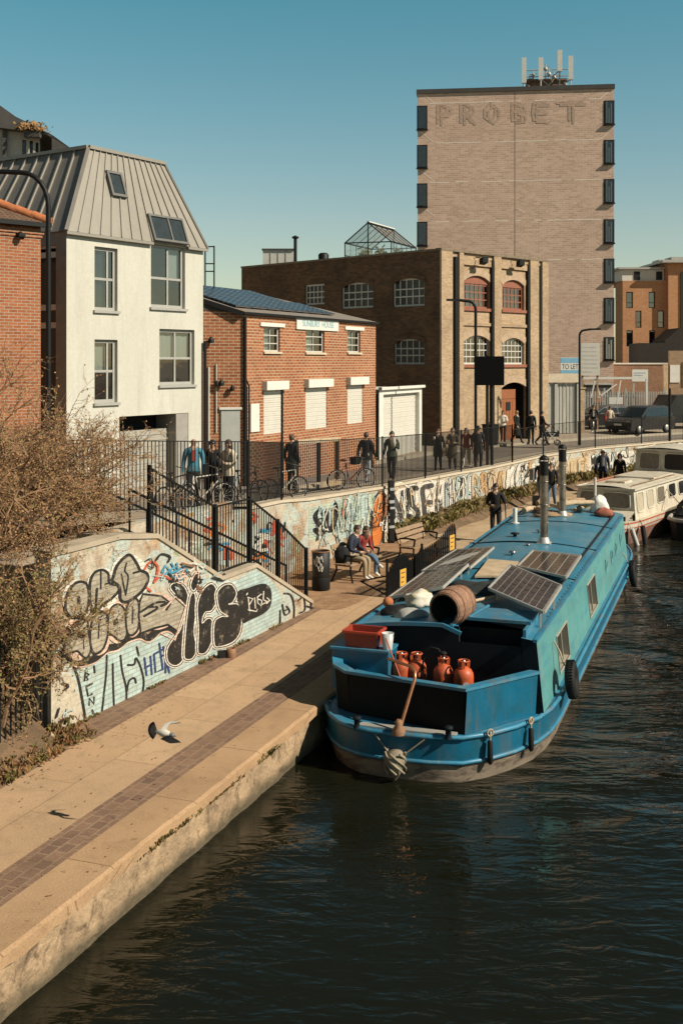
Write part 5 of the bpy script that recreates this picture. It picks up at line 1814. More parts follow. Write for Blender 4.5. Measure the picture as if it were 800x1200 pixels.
 # aerials
 ant = thing('phone_mast', 'cluster of white antenna panels and steel frames on the tower block roof', 'antenna', F.p((a + b_) / 2, ZT + 0.32, -1.5))
 for px, y0, y1 in ((614.5, 62, 92), (634.5, 62, 88), (657, 53, 78), (670, 60, 88)):
  t_ = F.t(px)
  z0, z1 = F.tz(px, y1)[1], F.tz(px, y0)[1]
  g = MB()
  g.obox(F.p(t_ - 0.18, z0, -1.4), F.u * 0.36, F.n * 0.16, UP * (z1 - z0))
  g.obox(F.p(t_ - 0.14, z0 - 0.06, -1.38), F.u * 0.28, F.n * 0.12, UP * 0.06)
  pn = g.build('antenna_panel', M['white_paint'], ant)
  g = MB()
  g.tube([F.p(t_, ZT + 0.3, -1.55), F.p(t_, z1 - 0.2, -1.55)], 0.06, 6)
  g.tube([F.p(t_, z0 + 0.1, -1.55), F.p(t_ + (0.6 if px < 640 else -0.6), z0 - 0.3, -1.9)], 0.045, 6)
  g.build('pole', M['galv'], ant)
 g = MB()
 for px, y in ((626, 74), (641, 66), (645, 72), (651, 76), (622, 80), (664, 84)):
  t_, z = F.tz(px, y)
  g.tube([F.p(t_, zp, -2.2), F.p(t_, z, -2.2)], 0.045, 6)
  g.tube([F.p(t_ - 0.3, z - 0.3, -2.2), F.p(t_ + 0.3, z - 0.2, -2.2)], 0.04, 6)
  g.ball(F.p(t_, z - 0.4, -2.1), 0.17, 8)
 g.tube([F.p(F.t(618), zp + 0.9, -2.2), F.p(F.t(668), zp + 0.9, -2.2)], 0.04, 6)
 g.tube([F.p(F.t(618), zp + 0.4, -2.2), F.p(F.t(668), zp + 0.4, -2.2)], 0.04, 6)
 g.tube([F.p(F.t(634), ZT, -1.9), F.p(F.t(652), zp + 0.2, -1.9)], 0.05, 6)
 g.build('support_frame', M['galv'], ant)
tower()
# ------------------------------------------------------------------ orange brick flats on the right
def flats():
 F = Face(((729 - HX) / FPX * 100.0, 100.0), (1.0, 0.02))
 ZB = 1.2
 W = F.t(780)
 ZT = F.tz(750, 329)[1]
 h = thing('apartment_building', 'orange brick flats with scattered narrow windows and a pale top floor', 'building', F.p(W / 2, ZB, -6))
 rs = [(733, 741, 342, 361), (759.5, 767, 342, 361), (744, 751, 364, 384), (770, 777.5, 364, 384), (733.5, 741, 387, 406), (760, 767, 387, 403), (743.5, 749, 409, 424)]
 rs = [F.rect(*r_) for r_ in rs]
 g = MB()
 wall_holes(g, F, 0, W + 0.01, ZB, ZT, rs, 0.2, 0, 1, 0.7)
 L0 = F.p(0, ZB)
 L1 = F.p(0, ZB) + V((-0.72, 1.3, 0)) * 1.0
 # left side turns back
 g.quad(F.p(0, ZB), V((F.t(720) * 0 + (720.5 - HX) / FPX * 103, 103, ZB)), V(((720.5 - HX) / FPX * 103, 103, ZT)), F.p(0, ZT))
 # taller right wing
 t2, ZR = F.t(880), F.tz(785, 309)[1]
 g.quad(F.p(W, ZB, 0.6), F.p(t2, ZB, 0.6), F.p(t2, ZR, 0.6), F.p(W, ZR, 0.6))
 g.quad(F.p(W, ZB, 0.6), F.p(W, ZB, -8), F.p(W, ZR, -8), F.p(W, ZR, 0.6))
 g.quad(F.p(t2, ZB, 0.6), F.p(t2, ZB, -8), F.p(t2, ZR, -8), F.p(t2, ZR, 0.6))
 g.quad(F.p(0, ZT), F.p(W, ZT), F.p(W, ZT, -10), F.p(-0.6, ZT, -10))
 g.build('wall', [M['brick_orange'], M['dark']], h)
 for r_ in rs:
  window(h, F, r_, (), (0.33,), 0.07, 0.05, 0.12, 'dark_frame', 'glass_dark')
 g = MB()
 a, b_ = F.t(725), F.t(779.5)
 zt = F.tz(750, 315)[1]
 tops_ = [F.rect(744, 751, 321, 329), F.rect(770, 777, 320, 328)]
 g.obox(F.p(a + 0.4, ZT + 0.01, -0.5), F.u * (b_ - a - 0.4), F.n * -6, UP * (zt - ZT))
 tf = g.build('top_floor', flat('pale_panel', (0.55, 0.55, 0.50), 0.6, 0.06), h)
 g = MB()
 for r_ in tops_:
  g.obox(F.p(r_[0], ZT + 0.12, -0.49), F.u * (r_[1] - r_[0]), F.n * 0.05, UP * 0.75)
 g.build('top_window', M['dark_frame'], tf)
 g = MB()
 g.obox(F.p(a, zt, -0.2), F.u * (b_ - a + 0.2), F.n * -6.8, UP * 0.16)
 g.obox(F.p(F.t(771), ZR + 0.01, 1.2), F.u * (t2 - F.t(771)), F.n * -9, UP * 0.22)
 g.obox(F.p(F.t(776), ZR + 0.23, -1.2), F.u * 0.9, F.n * -2, UP * 0.25)
 g.obox(F.p(F.t(791), ZR + 0.23, -1.2), F.u * 2, F.n * -2, UP * 0.5)
 g.build('roof', M['grey_frame'], h)
 g = MB()
 r_ = F.rect(794, 830, 320, 385)
 g.obox(F.p(r_[0], r_[2], 0.603), F.u * (r_[1] - r_[0]), F.n * 0.1, UP * (r_[3] - r_[2]))
 g.build('stair_glazing', flat('dark_glazing', (0.012, 0.014, 0.016), 0.08), h)
flats()
# low buildings and boundary behind the yard
def yard():
 # dark flat block in front of the flats
 F = Face(((747.5 - HX) / FPX * 92.0, 92.0), (1.0, -0.06))
 g = MB()
 a, b_, c, d = F.rect(747.5, 800, 401, 426)
 g.obox(F.p(0, 1.2), F.u * F.t(779), F.n * -4, UP * (F.tz(760, 402)[1] - 1.2))
 pp = [F.tz(779, 426), F.tz(779, 399), F.tz(796, 384), F.tz(830, 384), F.tz(830, 426)]
 g.prism(pp, F.p(0, 0, -0.01), F.u, UP, F.n * -5)
 tag(g.build('dark_shed', flat('black_timber', (0.022, 0.017, 0.013), 0.8, 0.3)), 'black flat roofed shed standing before the orange flats', 'shed')
 # brick yard wall with pale capping
 F = Face(((716 - HX) / FPX * 88.0, 88.0), (1.0, -0.02))
 yw = thing('yard_wall', 'brown brick yard wall with a pale coping behind the white fence', 'wall', F.p(3, 1.2))
 z = F.tz(740, 427)[1]
 g = MB()
 g.obox(F.p(0, 1.2), F.u * F.t(820), F.n * -0.3, UP * (z - 1.2))
 g.build('brickwork', BRICK('yard_brick', (0.36, 0.20, 0.12), (0.26, 0.14, 0.085), (0.34, 0.25, 0.18), stain=0.5), yw)
 g = MB()
 g.obox(F.p(-0.1, z + 0.002, 0.06), F.u * (F.t(820) + 0.1), F.n * -0.42, UP * 0.12)
 g.build('coping', M['white_paint'], yw)
 # rough brown hoarding bits and a pale door to the right
 F2 = Face(((782 - HX) / FPX * 86.0, 86.0), (1.0, 0.0))
 g = MB()
 g.obox(F2.p(0.1, 1.25), F2.u * 1.9, F2.n * -0.3, UP * (F2.tz(785, 411)[1] - 1.25), 0)
 g.obox(F2.p(0.15, 3.9, 0.003), F2.u * 0.75, F2.n * 0.05, UP * 1.35, 1)
 g.obox(F2.p(-0.35, 1.25, 0.05), F2.u * 0.35, F2.n * -0.3, UP * 4.1, 2)
 g.obox(F2.p(1.15, 3.6, 0.003), F2.u * 0.3, F2.n * 0.08, UP * 1.9, 2)
 tag(g.build('garden_shed', [M['wood'], M['white_paint'], M['wood_pale']]), 'ramshackle brown timber shed with a pale panel behind the yard wall', 'shed')
 # white sign at the wall
 g = MB()
 F3 = Face(((740 - HX) / FPX * 80.0, 80.0), (1.0, 0.0))
 a, b_, c, d = F3.rect(740, 758.5, 433, 447)
 sg = thing('notice_board', 'white notice board on posts behind the palisade fence', 'sign', F3.p((a + b_) / 2, 1.3))
 g.obox(F3.p(a, c), F3.u * (b_ - a), F3.n * 0.05, UP * (d - c))
 g.build('board', M['white_paint'], sg)
 g = MB()
 for k in (0.12, 0.88):
  g.obox(F3.p(a + (b_ - a) * k - 0.05, 1.25, -0.1), F3.u * 0.1, F3.n * 0.09, UP * (d - 1.3))
 g.build('post', M['galv'], sg)
 g = MB()
 for k in range(3):
  g.obox(F3.p(a + 0.12, d - 0.28 - 0.17 * k, 0.052), F3.u * (b_ - a - 0.3 - 0.2 * (k % 2)), F3.n * 0.006, UP * 0.06)
 g.build('lettering', flat('grey_blue_print', (0.30, 0.36, 0.42)), sg)
 # small lean-to behind the fence
 g = MB()
 F4 = Face(((686 - HX) / FPX * 79.0, 79.0), (1.0, 0.0))
 g.obox(F4.p(0, 1.25), F4.u * F4.t(716), F4.n * -2, UP * 2.6, 0)
 g.obox(F4.p(0.5, 2.6, 0.003), F4.u * 0.7, F4.n * 0.05, UP * 0.8, 1)
 g.obox(F4.p(-0.1, 3.86, 0.1), F4.u * (F4.t(716) + 0.2), F4.n * -2.3, UP * 0.1, 2)
 tag(g.build('yard_hut', [M['felt'], M['red_frame'], M['galv']]), 'low dark hut with a red hatch behind the palisade fence', 'hut')
yard()
# white gantry gate, corrugated gate, palisade fence, boards
def gates():
 F = Face(((640.5 - HX) / FPX * 64.0, 64.0), (0.97, 0.24))
 gt = thing('yard_gate', 'tall corrugated metal gate under a pale boxed lintel beside the factory', 'gate', F.p(1, 1.3))
 a, b_ = F.t(641), F.t(678.5)
 z = lambda y: F.tz(660, y)[1]
 g = MB()
 g.obox(F.p(a, z(448), 0.1), F.u * (b_ - a), F.n * -0.4, UP * (z(438) - z(448)))
 g.build('lintel', M['stone'], gt)
 g = MB()
 for x0, x1 in ((643, 650), (652, 664), (664.3, 676)):
  t0, t1 = F.t(x0), F.t(x1)
  k = max(3, int((t1 - t0) / 0.10))
  for i in range(k):
   g.obox(F.p(t0 + (t1 - t0) * i / k, 1.35, -0.12 if i % 2 else -0.09), F.u * ((t1 - t0) / k * 0.98), F.n * -0.03, UP * (z(449) - 1.35), 0)
 g.build('corrugated_panel', P('dull_corrugated_metal', (0.40, 0.385, 0.34), 0.5, 0.2, 1.2, metal=0.2, stretch=(4, 4, 0.5)), gt)
 g = MB()
 for x in (641.5, 651, 677):
  t_ = F.t(x)
  g.obox(F.p(t_ - 0.09, 1.2, 0.02), F.u * 0.18, F.n * -0.15, UP * (z(448.2) - 1.2))
 g.build('post', M['grey_frame'], gt)
 # brick pier
 g = MB()
 F2 = Face(((679.5 - HX) / FPX * 65.0, 65.0), (0.97, 0.24))
 g.obox(F2.p(0, 1.2), F2.u * 0.28, F2.n * -0.4, UP * 2.7)
 g.obox(F2.p(-0.05, 3.902, 0.05), F2.u * 0.38, F2.n * -0.5, UP * 0.1)
 tag(g.build('brick_pier', M['brick_tan']), 'narrow tan brick pier between the corrugated gate and white fence', 'pier')
 # palisade fence
 F = Face(((684 - HX) / FPX * 72.0, 72.0), (1.0, 0.0))
 pf = thing('palisade_fence', 'pale metal palisade fence with gate frame behind the parked cars', 'fence', F.p(2.5, 1.3))
 t1 = F.t(781)
 zt, zb = F.tz(730, 458)[1], 1.35
 n_ = 2
 xs = [684, 733, 781]
 for j in range(2):
  g = MB()
  ta, tb = F.t(xs[j]), F.t(xs[j + 1])
  k = int((tb - ta) / 0.155)
  for i in range(k):
   t_ = ta + (tb - ta) * (i + 0.5) / k
   g.prism([(t_ - 0.04, zb), (t_ + 0.04, zb), (t_ + 0.04, zt - 0.1), (t_, zt), (t_ - 0.04, zt - 0.1)], F.p(0, 0), F.u, UP, F.n * -0.012)
  for z in (zt - 0.35, zb + 0.4):
   g.obox(F.p(ta, z, -0.014), F.u * (tb - ta), F.n * -0.04, UP * 0.06)
  g.build('panel', M['galv'], pf)
 for x in (684, 708, 733, 742, 778):
  g = MB()
  t_ = F.t(x)
  g.obox(F.p(t_ - 0.06, 1.25, -0.06), F.u * 0.12, F.n * -0.1, UP * (F.tz(730, 455)[1] - 1.25))
  g.build('post', M['galv'], pf)
 g = MB()
 g.obox(F.p(F.t(713), 2.75, 0.003), F.u * 0.9, F.n * 0.02, UP * 0.45)
 g.build('sign_plate', M['white_paint'], pf)
 # lattice beam over the fence
 F = Face(((680 - HX) / FPX * 70.5, 70.5), (1.0, 0.0))
 lb = thing('gantry_beam', 'white steel gantry beam with slanting struts above the palisade fence', 'gantry', F.p(2, 1.3))
 zz = lambda y: F.tz(720, y)[1]
 g = MB()
 g.bar(F.p(0, zz(443)), F.p(F.t(758), zz(443)), 0.14, 0.14)
 g.build('beam', M['white_paint'], lb)
 for x0, y0, x1, y1 in ((697, 444, 692, 466), (697, 444, 703, 466), (727, 444, 722, 474), (722, 450, 700, 466)):
  g = MB()
  g.bar(F.p(F.t(x0), zz(y0)), F.p(F.t(x1), zz(y1)), 0.08)
  g.build('strut', M['white_paint'], lb)
 for x in (681, 757):
  g = MB()
  g.bar(F.p(F.t(x), zz(443)), F.p(F.t(x), 1.2), 0.13)
  g.build('leg', M['white_paint'], lb)
 # boards on the tower side
 F = Face(((655 - HX) / FPX * 68.0, 68.0), (0.995, 0.08))
 sg = thing('estate_sign', 'white and blue letting board above the corrugated gate', 'sign', F.p(0.6, 1.3))
 a, b_, c, d = F.rect(656, 678.5, 419, 438)
 g = MB()
 g.obox(F.p(a, c), F.u * (b_ - a), F.n * 0.06, UP * (d - c))
 g.build('board', M['white_paint'], sg)
 g = MB()
 hh = d - c
 g.obox(F.p(a + 0.02, d - hh * 0.33, 0.062), F.u * (b_ - a - 0.04), F.n * 0.004, UP * hh * 0.31)
 g.obox(F.p(a + 0.02, c + 0.03, 0.062), F.u * (b_ - a - 0.04), F.n * 0.004, UP * hh * 0.2)
 g.build('blue_stripe', flat('sign_blue', (0.20, 0.42, 0.58), 0.5), sg)
 text_mb('TO LET', F.p((a + b_) / 2, c + hh * 0.42, 0.066), F.u, UP, 0.42, 0, fit=(b_ - a) * 0.84).build('lettering', M['dark_frame'], sg)
 g = MB()
 for k in (0.15, 0.85):
  g.obox(F.p(a + (b_ - a) * k, 1.2, -0.12), F.u * 0.09, F.n * 0.1, UP * (d - 1.2))
 g.build('post', M['wood'], sg)
 hb = thing('hoarding_board', 'tall blank pale board with faint lines of print beside the letting board', 'sign', F.p(2, 1.3))
 a, b_, c, d = F.rect(680, 702, 402, 440)
 g = MB()
 g.obox(F.p(a, c), F.u * (b_ - a), F.n * 0.06, UP * (d - c))
 g.build('board', flat('faded_board', (0.52, 0.49, 0.43), 0.7, 0.06), hb)
 g = MB()
 rr = random.Random(5)
 for k in range(7):
  g.obox(F.p(a + 0.08, d - 0.3 - k * 0.25, 0.062), F.u * (b_ - a) * rr.uniform(0.5, 0.85), F.n * 0.004, UP * 0.07)
 g.build('lettering', flat('faint_print', (0.42, 0.40, 0.37)), hb)
 g = MB()
 for k in (0.1, 0.9):
  g.obox(F.p(a + (b_ - a) * k - 0.05, 1.2, -0.12), F.u * 0.1, F.n * 0.1, UP * (d - 1.3))
 g.build('post', M['wood'], hb)
gates()
# ------------------------------------------------------------------ the blue barge
BU, BV = V((0.3305, 0.9438, 0)), V((0.9438, -0.3305, 0))
WC, S0 = -4.39, 16.0
BROT = -math.atan2(BU.x, BU.y)
def bw_(w, s, z=0.0):
 return BU * s + BV * (w + WC) + UP * z
def bl_(w, s, z=0.0):
 return V((w, s - S0, z))
def b_at(px, py, z):
 p = gnd(px, py, z)
 return p.dot(BV) - WC, p.dot(BU)
def b_w(px, s):
 k = (px - HX) / FPX
 # BU*s + BV*(w+WC)
 a = BU.x * s - k * BU.y * s
 b = BV.x - k * BV.y
 return -a / b - WC
def b_side(px, py, w):
 k = (px - HX) / FPX
 c = w + WC
 s = -(BV.x - k * BV.y) * c / (BU.x - k * BU.y)
 p = BU * s + BV * c
 return s, CAMZ - (py - HY) / FPX * p.y
M['boat_side'] = P('turquoise_boat_paint', (0.085, 0.275, 0.275), 0.55, 0.2, 0.9, 0.08, 20, col2=(0.035, 0.17, 0.255), mixat=(0.5, 0.75), stretch=(1, 0.35, 1.5), fine=0.15, stain=((0.24, 0.27, 0.22), 0.6, (3.0, 3.0, 0.5)))
M['boat_roof'] = P('blue_roof_paint', (0.036, 0.185, 0.285), 0.4, 0.2, 0.8, 0.08, 15, col2=(0.12, 0.24, 0.285), mixat=(0.5, 0.72), fine=0.15, stain=((0.20, 0.21, 0.19), 0.35, (1.5, 0.5, 1)))
M['boat_blue'] = P('deep_blue_paint', (0.005, 0.115, 0.205), 0.38, 0.14, 1.2, 0.04, 15, col2=(0.012, 0.085, 0.12), mixat=(0.48, 0.75), stain=((0.12, 0.10, 0.075), 0.7, (4, 4, 0.7)))
M['boat_trim'] = P('light_blue_trim', (0.03, 0.19, 0.31), 0.45, 0.2, 2.0, col2=(0.15, 0.25, 0.28), mixat=(0.52, 0.72), stain=((0.17, 0.12, 0.08), 0.6, (2.5, 2.5, 1)))
M['boat_hull'] = P('rusty_hull_blacking', (0.22, 0.17, 0.125), 0.75, 0.35, 1.2, 0.4, 12, col2=(0.06, 0.04, 0.03), mixat=(0.45, 0.62), stretch=(1, 1, 3))
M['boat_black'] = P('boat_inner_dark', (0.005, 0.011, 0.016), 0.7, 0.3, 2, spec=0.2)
M['rust'] = P('rusty_brown', (0.24, 0.12, 0.06), 0.7, 0.35, 5, 0.2, 30)
M['copper'] = P('copper_tube', (0.50, 0.22, 0.11), 0.35, 0.2, 5, metal=0.7)
M['gas_orange'] = P('orange_gas_paint', (0.52, 0.095, 0.03), 0.5, 0.2, 5, 0.1, 20, col2=(0.22, 0.07, 0.035), mixat=(0.52, 0.68))
M['rope'] = P('pale_rope', (0.42, 0.33, 0.22), 0.9, 0.3, 10, 0.5, 60)
def hw(s):
 if s < 17.7:
  k = max(0.0, (17.7 - s) / 1.95)
  return 1.88 * max(0.0, 1 - k ** 2.7) ** (1 / 2.7)
 if s > 32.2:
  k = min(1.0, (s - 32.2) / 4.6)
  return 1.88 * max(0.0, 1 - k * k) ** 0.65
 return 1.88
def barge():
 b = thing('canal_barge', 'long blue wide canal barge with turquoise side, solar roof and tall flue pipes', 'barge', (0, 0, 0))
 SS = [15.75 + 1.95 * (1 - math.cos(math.pi / 2 * i / 9)) for i in range(10)] + [18 + i * 0.88 for i in range(17)] + [32.3 + 4.5 * math.sin(math.pi / 2 * i / 9) for i in range(10)]
 ring = []
 for s in SS:
  ring.append((s, hw(s)))
 stern = [(-1.88, 17.6), (-1.87, 17.2), (-1.78, 16.85), (-1.55, 16.45), (-1.3, 16.17), (-1.0, 16.0), (-0.7, 15.94), (-0.36, 15.93), (0.2, 15.97), (0.66, 16.1), (1.0, 16.42), (1.3, 16.85), (1.56, 17.4), (1.67, 17.9), (1.71, 18.4)]
 ring = [r_ for r_ in ring if r_[0] > 18.5]
 out = stern + [(w * 0.92, s) for s, w in ring] + [(-w, s) for s, w in reversed(ring) if w > 1e-3]
 def level(k, z, ds=0.0):
  return [bl_(w * (k - (1 - k) * 0.6), s + (1 - k) * (1.0 if s < 18.3 else -1.0) , z) for w, s in out]
 n = len(out)
 g = MB()
 def skin(a, c, mi):
  g.add(a + c, [(i, (i + 1) % n, n + (i + 1) % n, n + i) for i in range(n)], mi, True)
 skin(level(0.92, -1.3), level(0.955, -0.80), 1)
 skin(level(0.955, -0.80), level(0.985, -0.46), 1)
 skin(level(0.985, -0.46), level(1.0, -0.06), 0)
 hull = g.build('hull', [M['boat_blue'], M['boat_hull']], b)
 g = MB()
 for k, z, r in ((1.0, -0.07, 0.04), (0.99, -0.45, 0.035)):
  g.tube(level(k, z) + level(k, z)[:1], r, 6, cap=False)
 g.build('rubbing_strake', M['boat_trim'], hull)
 g = MB()
 g.add(level(1.0, -0.06), [tuple(range(n))])
 g.build('deck', M['boat_trim'], b)
 # cabin
 CS, CE = 17.55, 33.3
 wb, wt, zb, ze, cam_ = 1.62, 1.50, -0.058, 1.10, 0.13
 zr = lambda w: ze + cam_ * (1 - (w / wt) ** 2)
 g = MB()
 pts_w = [1.55, 1.55]
 wins = []
 def cside(w0, s, z):  # cabin side leans in
  return bl_(w0 * (wb + (wt - wb) * (z - zb) / (ze - zb)), s, z)
 rs = []
 for (x0, x1, y0, y1) in ((652.5, 664, 738, 779), (688.5, 697, 680, 717)):
  sa, _ = b_side(x0, (y0 + y1) / 2, 1.56)
  sb, _ = b_side(x1, (y0 + y1) / 2, 1.56)
  sm, _ = b_side((x0 + x1) / 2, y0, 1.56)
  zt_ = b_side((x0 + x1) / 2, y0, 1.56)[1]
  zb_ = b_side((x0 + x1) / 2, y1, 1.56)[1]
  rs.append((sa, sb, max(0.12, zb_), min(0.95, zt_)))
 # sides with openings, front end rounded
 for sgn in (1, -1):
  cuts_s = sorted({CS, 32.5} | {v for r_ in rs for v in r_[:2]})
  cuts_z = sorted({zb, ze} | {v for r_ in rs for v in r_[2:]})
  for i in range(len(cuts_s) - 1):
   for j in range(len(cuts_z) - 1):
    sc_, zc_ = (cuts_s[i] + cuts_s[i + 1]) / 2, (cuts_z[j] + cuts_z[j + 1]) / 2
    if any(r_[0] < sc_ < r_[1] and r_[2] < zc_ < r_[3] for r_ in rs):
     continue
    g.quad(cside(sgn, cuts_s[i], cuts_z[j]), cside(sgn, cuts_s[i + 1], cuts_z[j]), cside(sgn, cuts_s[i + 1], cuts_z[j + 1]), cside(sgn, cuts_s[i], cuts_z[j + 1]), 0)
  for r_ in rs:
   for (a, c) in (((r_[0], r_[2]), (r_[1], r_[2])), ((r_[1], r_[2]), (r_[1], r_[3])), ((r_[1], r_[3]), (r_[0], r_[3])), ((r_[0], r_[3]), (r_[0], r_[2]))):
    g.quad(cside(sgn, *a), cside(sgn, *c), cside(sgn * 0.90, *c), cside(sgn * 0.90, *a), 1)
   g.quad(cside(sgn * 0.90, r_[0], r_[2]), cside(sgn * 0.90, r_[1], r_[2]), cside(sgn * 0.90, r_[1], r_[3]), cside(sgn * 0.90, r_[0], r_[3]), 2)
 # rounded front corners
 fr = [(1.0, 32.5), (0.97, 32.95), (0.82, 33.25), (0.0, 33.45), (-0.82, 33.25), (-0.97, 32.95), (-1.0, 32.5)]
 for a, c in zip(fr, fr[1:]):
  g.quad(bl_(a[0] * wb, a[1], zb), bl_(c[0] * wb, c[1], zb), bl_(c[0] * wt, c[1], ze), bl_(a[0] * wt, a[1], ze), 0)
 g.build('cabin_side', [M['boat_side'], flat('cream_surround', (0.38, 0.34, 0.27), 0.6), flat('port_glass', (0.02, 0.022, 0.022), 0.08)], b)
 for r_ in rs:
  g = MB()
  e = 0.022
  for (s0_, s1_, z0_, z1_) in ((r_[0] - e, r_[1] + e, r_[2] - e, r_[2]), (r_[0] - e, r_[1] + e, r_[3], r_[3] + e), (r_[0] - e, r_[0], r_[2], r_[3]), (r_[1], r_[1] + e, r_[2], r_[3])):
   a = [cside(1, s0_, z0_), cside(1, s1_, z0_), cside(1, s1_, z1_), cside(1, s0_, z1_)]
   o_ = V((0.02, 0, 0))
   g.add([p + o_ for p in a] + [p - V((0.01, 0, 0)) for p in a], [(0, 1, 2, 3), (0, 4, 5, 1), (1, 5, 6, 2), (2, 6, 7, 3), (3, 7, 4, 0)])
  g.bar(cside(0.985, (r_[0] + r_[1]) / 2, r_[2]), cside(0.985, (r_[0] + r_[1]) / 2, r_[3]), 0.035)
  g.build('window', flat('cream_surround', (0.38, 0.34, 0.27)), b)
 # small portholes further along
 for px, py in ((710, 664), (716.5, 653), (721.5, 644), (727, 633)):
  s_, z_ = b_side(px, py, 1.57)
  g = MB()
  z_ = min(0.85, max(0.3, z_))
  c = cside(1, s_, z_)
  g.torus(c + V((0.010, 0, 0)), 0.16, 0.018, (1, 0, 0), 18, 6)
  ph = g.build('porthole', M['boat_side'], b)
  g = MB()
  g.lathe([(0.17, 0.012)], c, 16, 0, V((1, 0, 0)).to_track_quat('Z', 'Y').to_matrix())
  g.add([c + V((0.014, 0.165 * math.cos(a_), 0.165 * math.sin(a_))) for a_ in [2 * math.pi * k_ / 16 for k_ in range(16)]], [tuple(range(16))])
  g.build('glass', flat('port_glass', (0.02, 0.022, 0.022)), ph)
 # rear bulkhead, dark inside
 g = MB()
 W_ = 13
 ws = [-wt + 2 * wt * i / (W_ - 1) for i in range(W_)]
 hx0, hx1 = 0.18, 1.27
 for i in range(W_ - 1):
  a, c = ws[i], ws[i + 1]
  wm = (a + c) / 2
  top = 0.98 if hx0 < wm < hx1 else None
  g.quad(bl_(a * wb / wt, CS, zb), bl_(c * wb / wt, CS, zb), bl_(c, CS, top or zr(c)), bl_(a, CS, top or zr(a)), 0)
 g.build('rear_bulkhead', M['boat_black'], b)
 # roof with the hatch opening
 g = MB()
 ss = [CS - 0.06, 18.02, 20, 22, 24, 26, 28, 30, 32.5, 32.95, 33.25, 33.47]
 kf = {32.95: 0.97, 33.25: 0.82, 33.47: 0.35}
 wcs = sorted(set([round(-wt + 2 * wt * i / 12, 4) for i in range(13)] + [hx0, hx1]))
 for i in range(len(ss) - 1):
  for j in range(len(wcs) - 1):
   a, c = wcs[j], wcs[j + 1]
   if i == 0 and hx0 - 1e-6 <= a and c <= hx1 + 1e-6:
    continue
   k0, k1 = kf.get(ss[i], 1.0), kf.get(ss[i + 1], 1.0)
   g.quad(bl_(a * k0, ss[i], zr(a)), bl_(c * k0, ss[i], zr(c)), bl_(c * k1, ss[i + 1], zr(c)), bl_(a * k1, ss[i + 1], zr(a)), 0)
 roof = g.build('roof', M['boat_roof'], b)
 for p in roof.data.polygons:
  p.use_smooth = True
 g = MB()   # hatch well
 g.obox(bl_(hx0, CS + 0.01, 0.25), (hx1 - hx0, 0, 0), (0, 0.46, 0), (0, 0, 0.02))
 for x in (hx0 - 0.02, hx1):
  g.obox(bl_(x, CS + 0.01, 0.27), (0.02, 0, 0), (0, 0.46, 0), (0, 0, 0.85))
 g.obox(bl_(hx0, 18.01, 0.27), (hx1 - hx0, 0, 0), (0, 0.02, 0), (0, 0, 0.85))
 g.build('hatch_well', M['dark'], roof)
 g = MB()
 hz = 1.255
 g.obox(bl_(hx0 - 0.08, 17.90, hz), (hx1 - hx0 + 0.16, 0, 0), (0, 0.80, 0), (0, 0, 0.05), 0)
 for x in (hx0 - 0.07, hx1 + 0.02):
  g.obox(bl_(x, CS - 0.02, 1.13), (0.05, 0, 0), (0, 1.2, 0), (0, 0, 0.12), 0)
 g.build('sliding_hatch', M['boat_trim'], roof)
 # edge mouldings and handrail, ribs, rivets
 g = MB()
 for sg in (1, -1):
  g.bar(bl_(sg * (wt - 0.01), CS - 0.06, ze), bl_(sg * (wt - 0.01), 32.5, ze), 0.06, 0.05)
  g.tube([bl_(sg * w_, s_, zr(1.3) + 0.06 if s_ > 18.9 else zr(1.3)) for w_, s_ in ((1.30, 18.8), (1.30, 19.0), (1.30, 22), (1.30, 26), (1.30, 32.0), (1.22, 32.5), (0.95, 32.75))], 0.022, 6, 1)
  for k in range(48):
   s_ = 19.2 + k * 0.28
   g.ball(bl_(sg * 1.42, s_, zr(1.42) + 0.004), 0.014, 6, 1)
 rr_ = [(-wt + 2 * wt * i / 10) for i in range(11)]
 for s_ in (22.6, 26.3, 29.9):
  g.tube([bl_(w_ * 0.97, s_, zr(w_ * 0.97) + 0.003) for w_ in rr_], 0.018, 5, 1)
 tp = [bl_(w_, CS - 0.07, zr(w_) + 0.01 if not (hx0 < w_ < hx1) else zr(w_) - 0.1) for w_ in rr_]
 for a, c in zip(tp[:6], tp[1:7]):
  g.bar(a, c, 0.05, 0.06, 0)
 g.build('roof_trim', [M['boat_trim'], M['black_metal']], roof)
 # vents on the roof
 for px, py, r_, hgt, mt in ((603, 629, 0.09, 0.10, 'black_metal'), (600, 652, 0.07, 0.10, 'chrome'), (631, 626, 0.06, 0.09, 'chrome'), (640, 615, 0.05, 0.06, 'chrome'), (618, 641, 0.05, 0.05, 'chrome')):
  w_, s_ = b_at(px, py, 1.2)
  g = MB()
  z_ = zr(w_)
  g.lathe([(r_ * 0.5, -0.02), (r_ * 0.5, hgt * 0.5), (r_ * 1.3, hgt * 0.6), (r_ * 1.1, hgt * 0.9), (0, hgt)], bl_(w_, s_, z_), 12)
  g.build('roof_vent', M[mt], roof)
 w_, s_ = b_at(603, 612, 1.2)
 g = MB()
 g.tube([bl_(w_, s_, zr(w_) - 0.02), bl_(w_, s_, zr(w_) + 0.42)], 0.06, 8)
 g.lathe([(0.12, 0), (0.12, 0.03)], bl_(w_, s_, zr(w_)), 10)
 g.build('vent_pipe', M['white_paint'], roof)
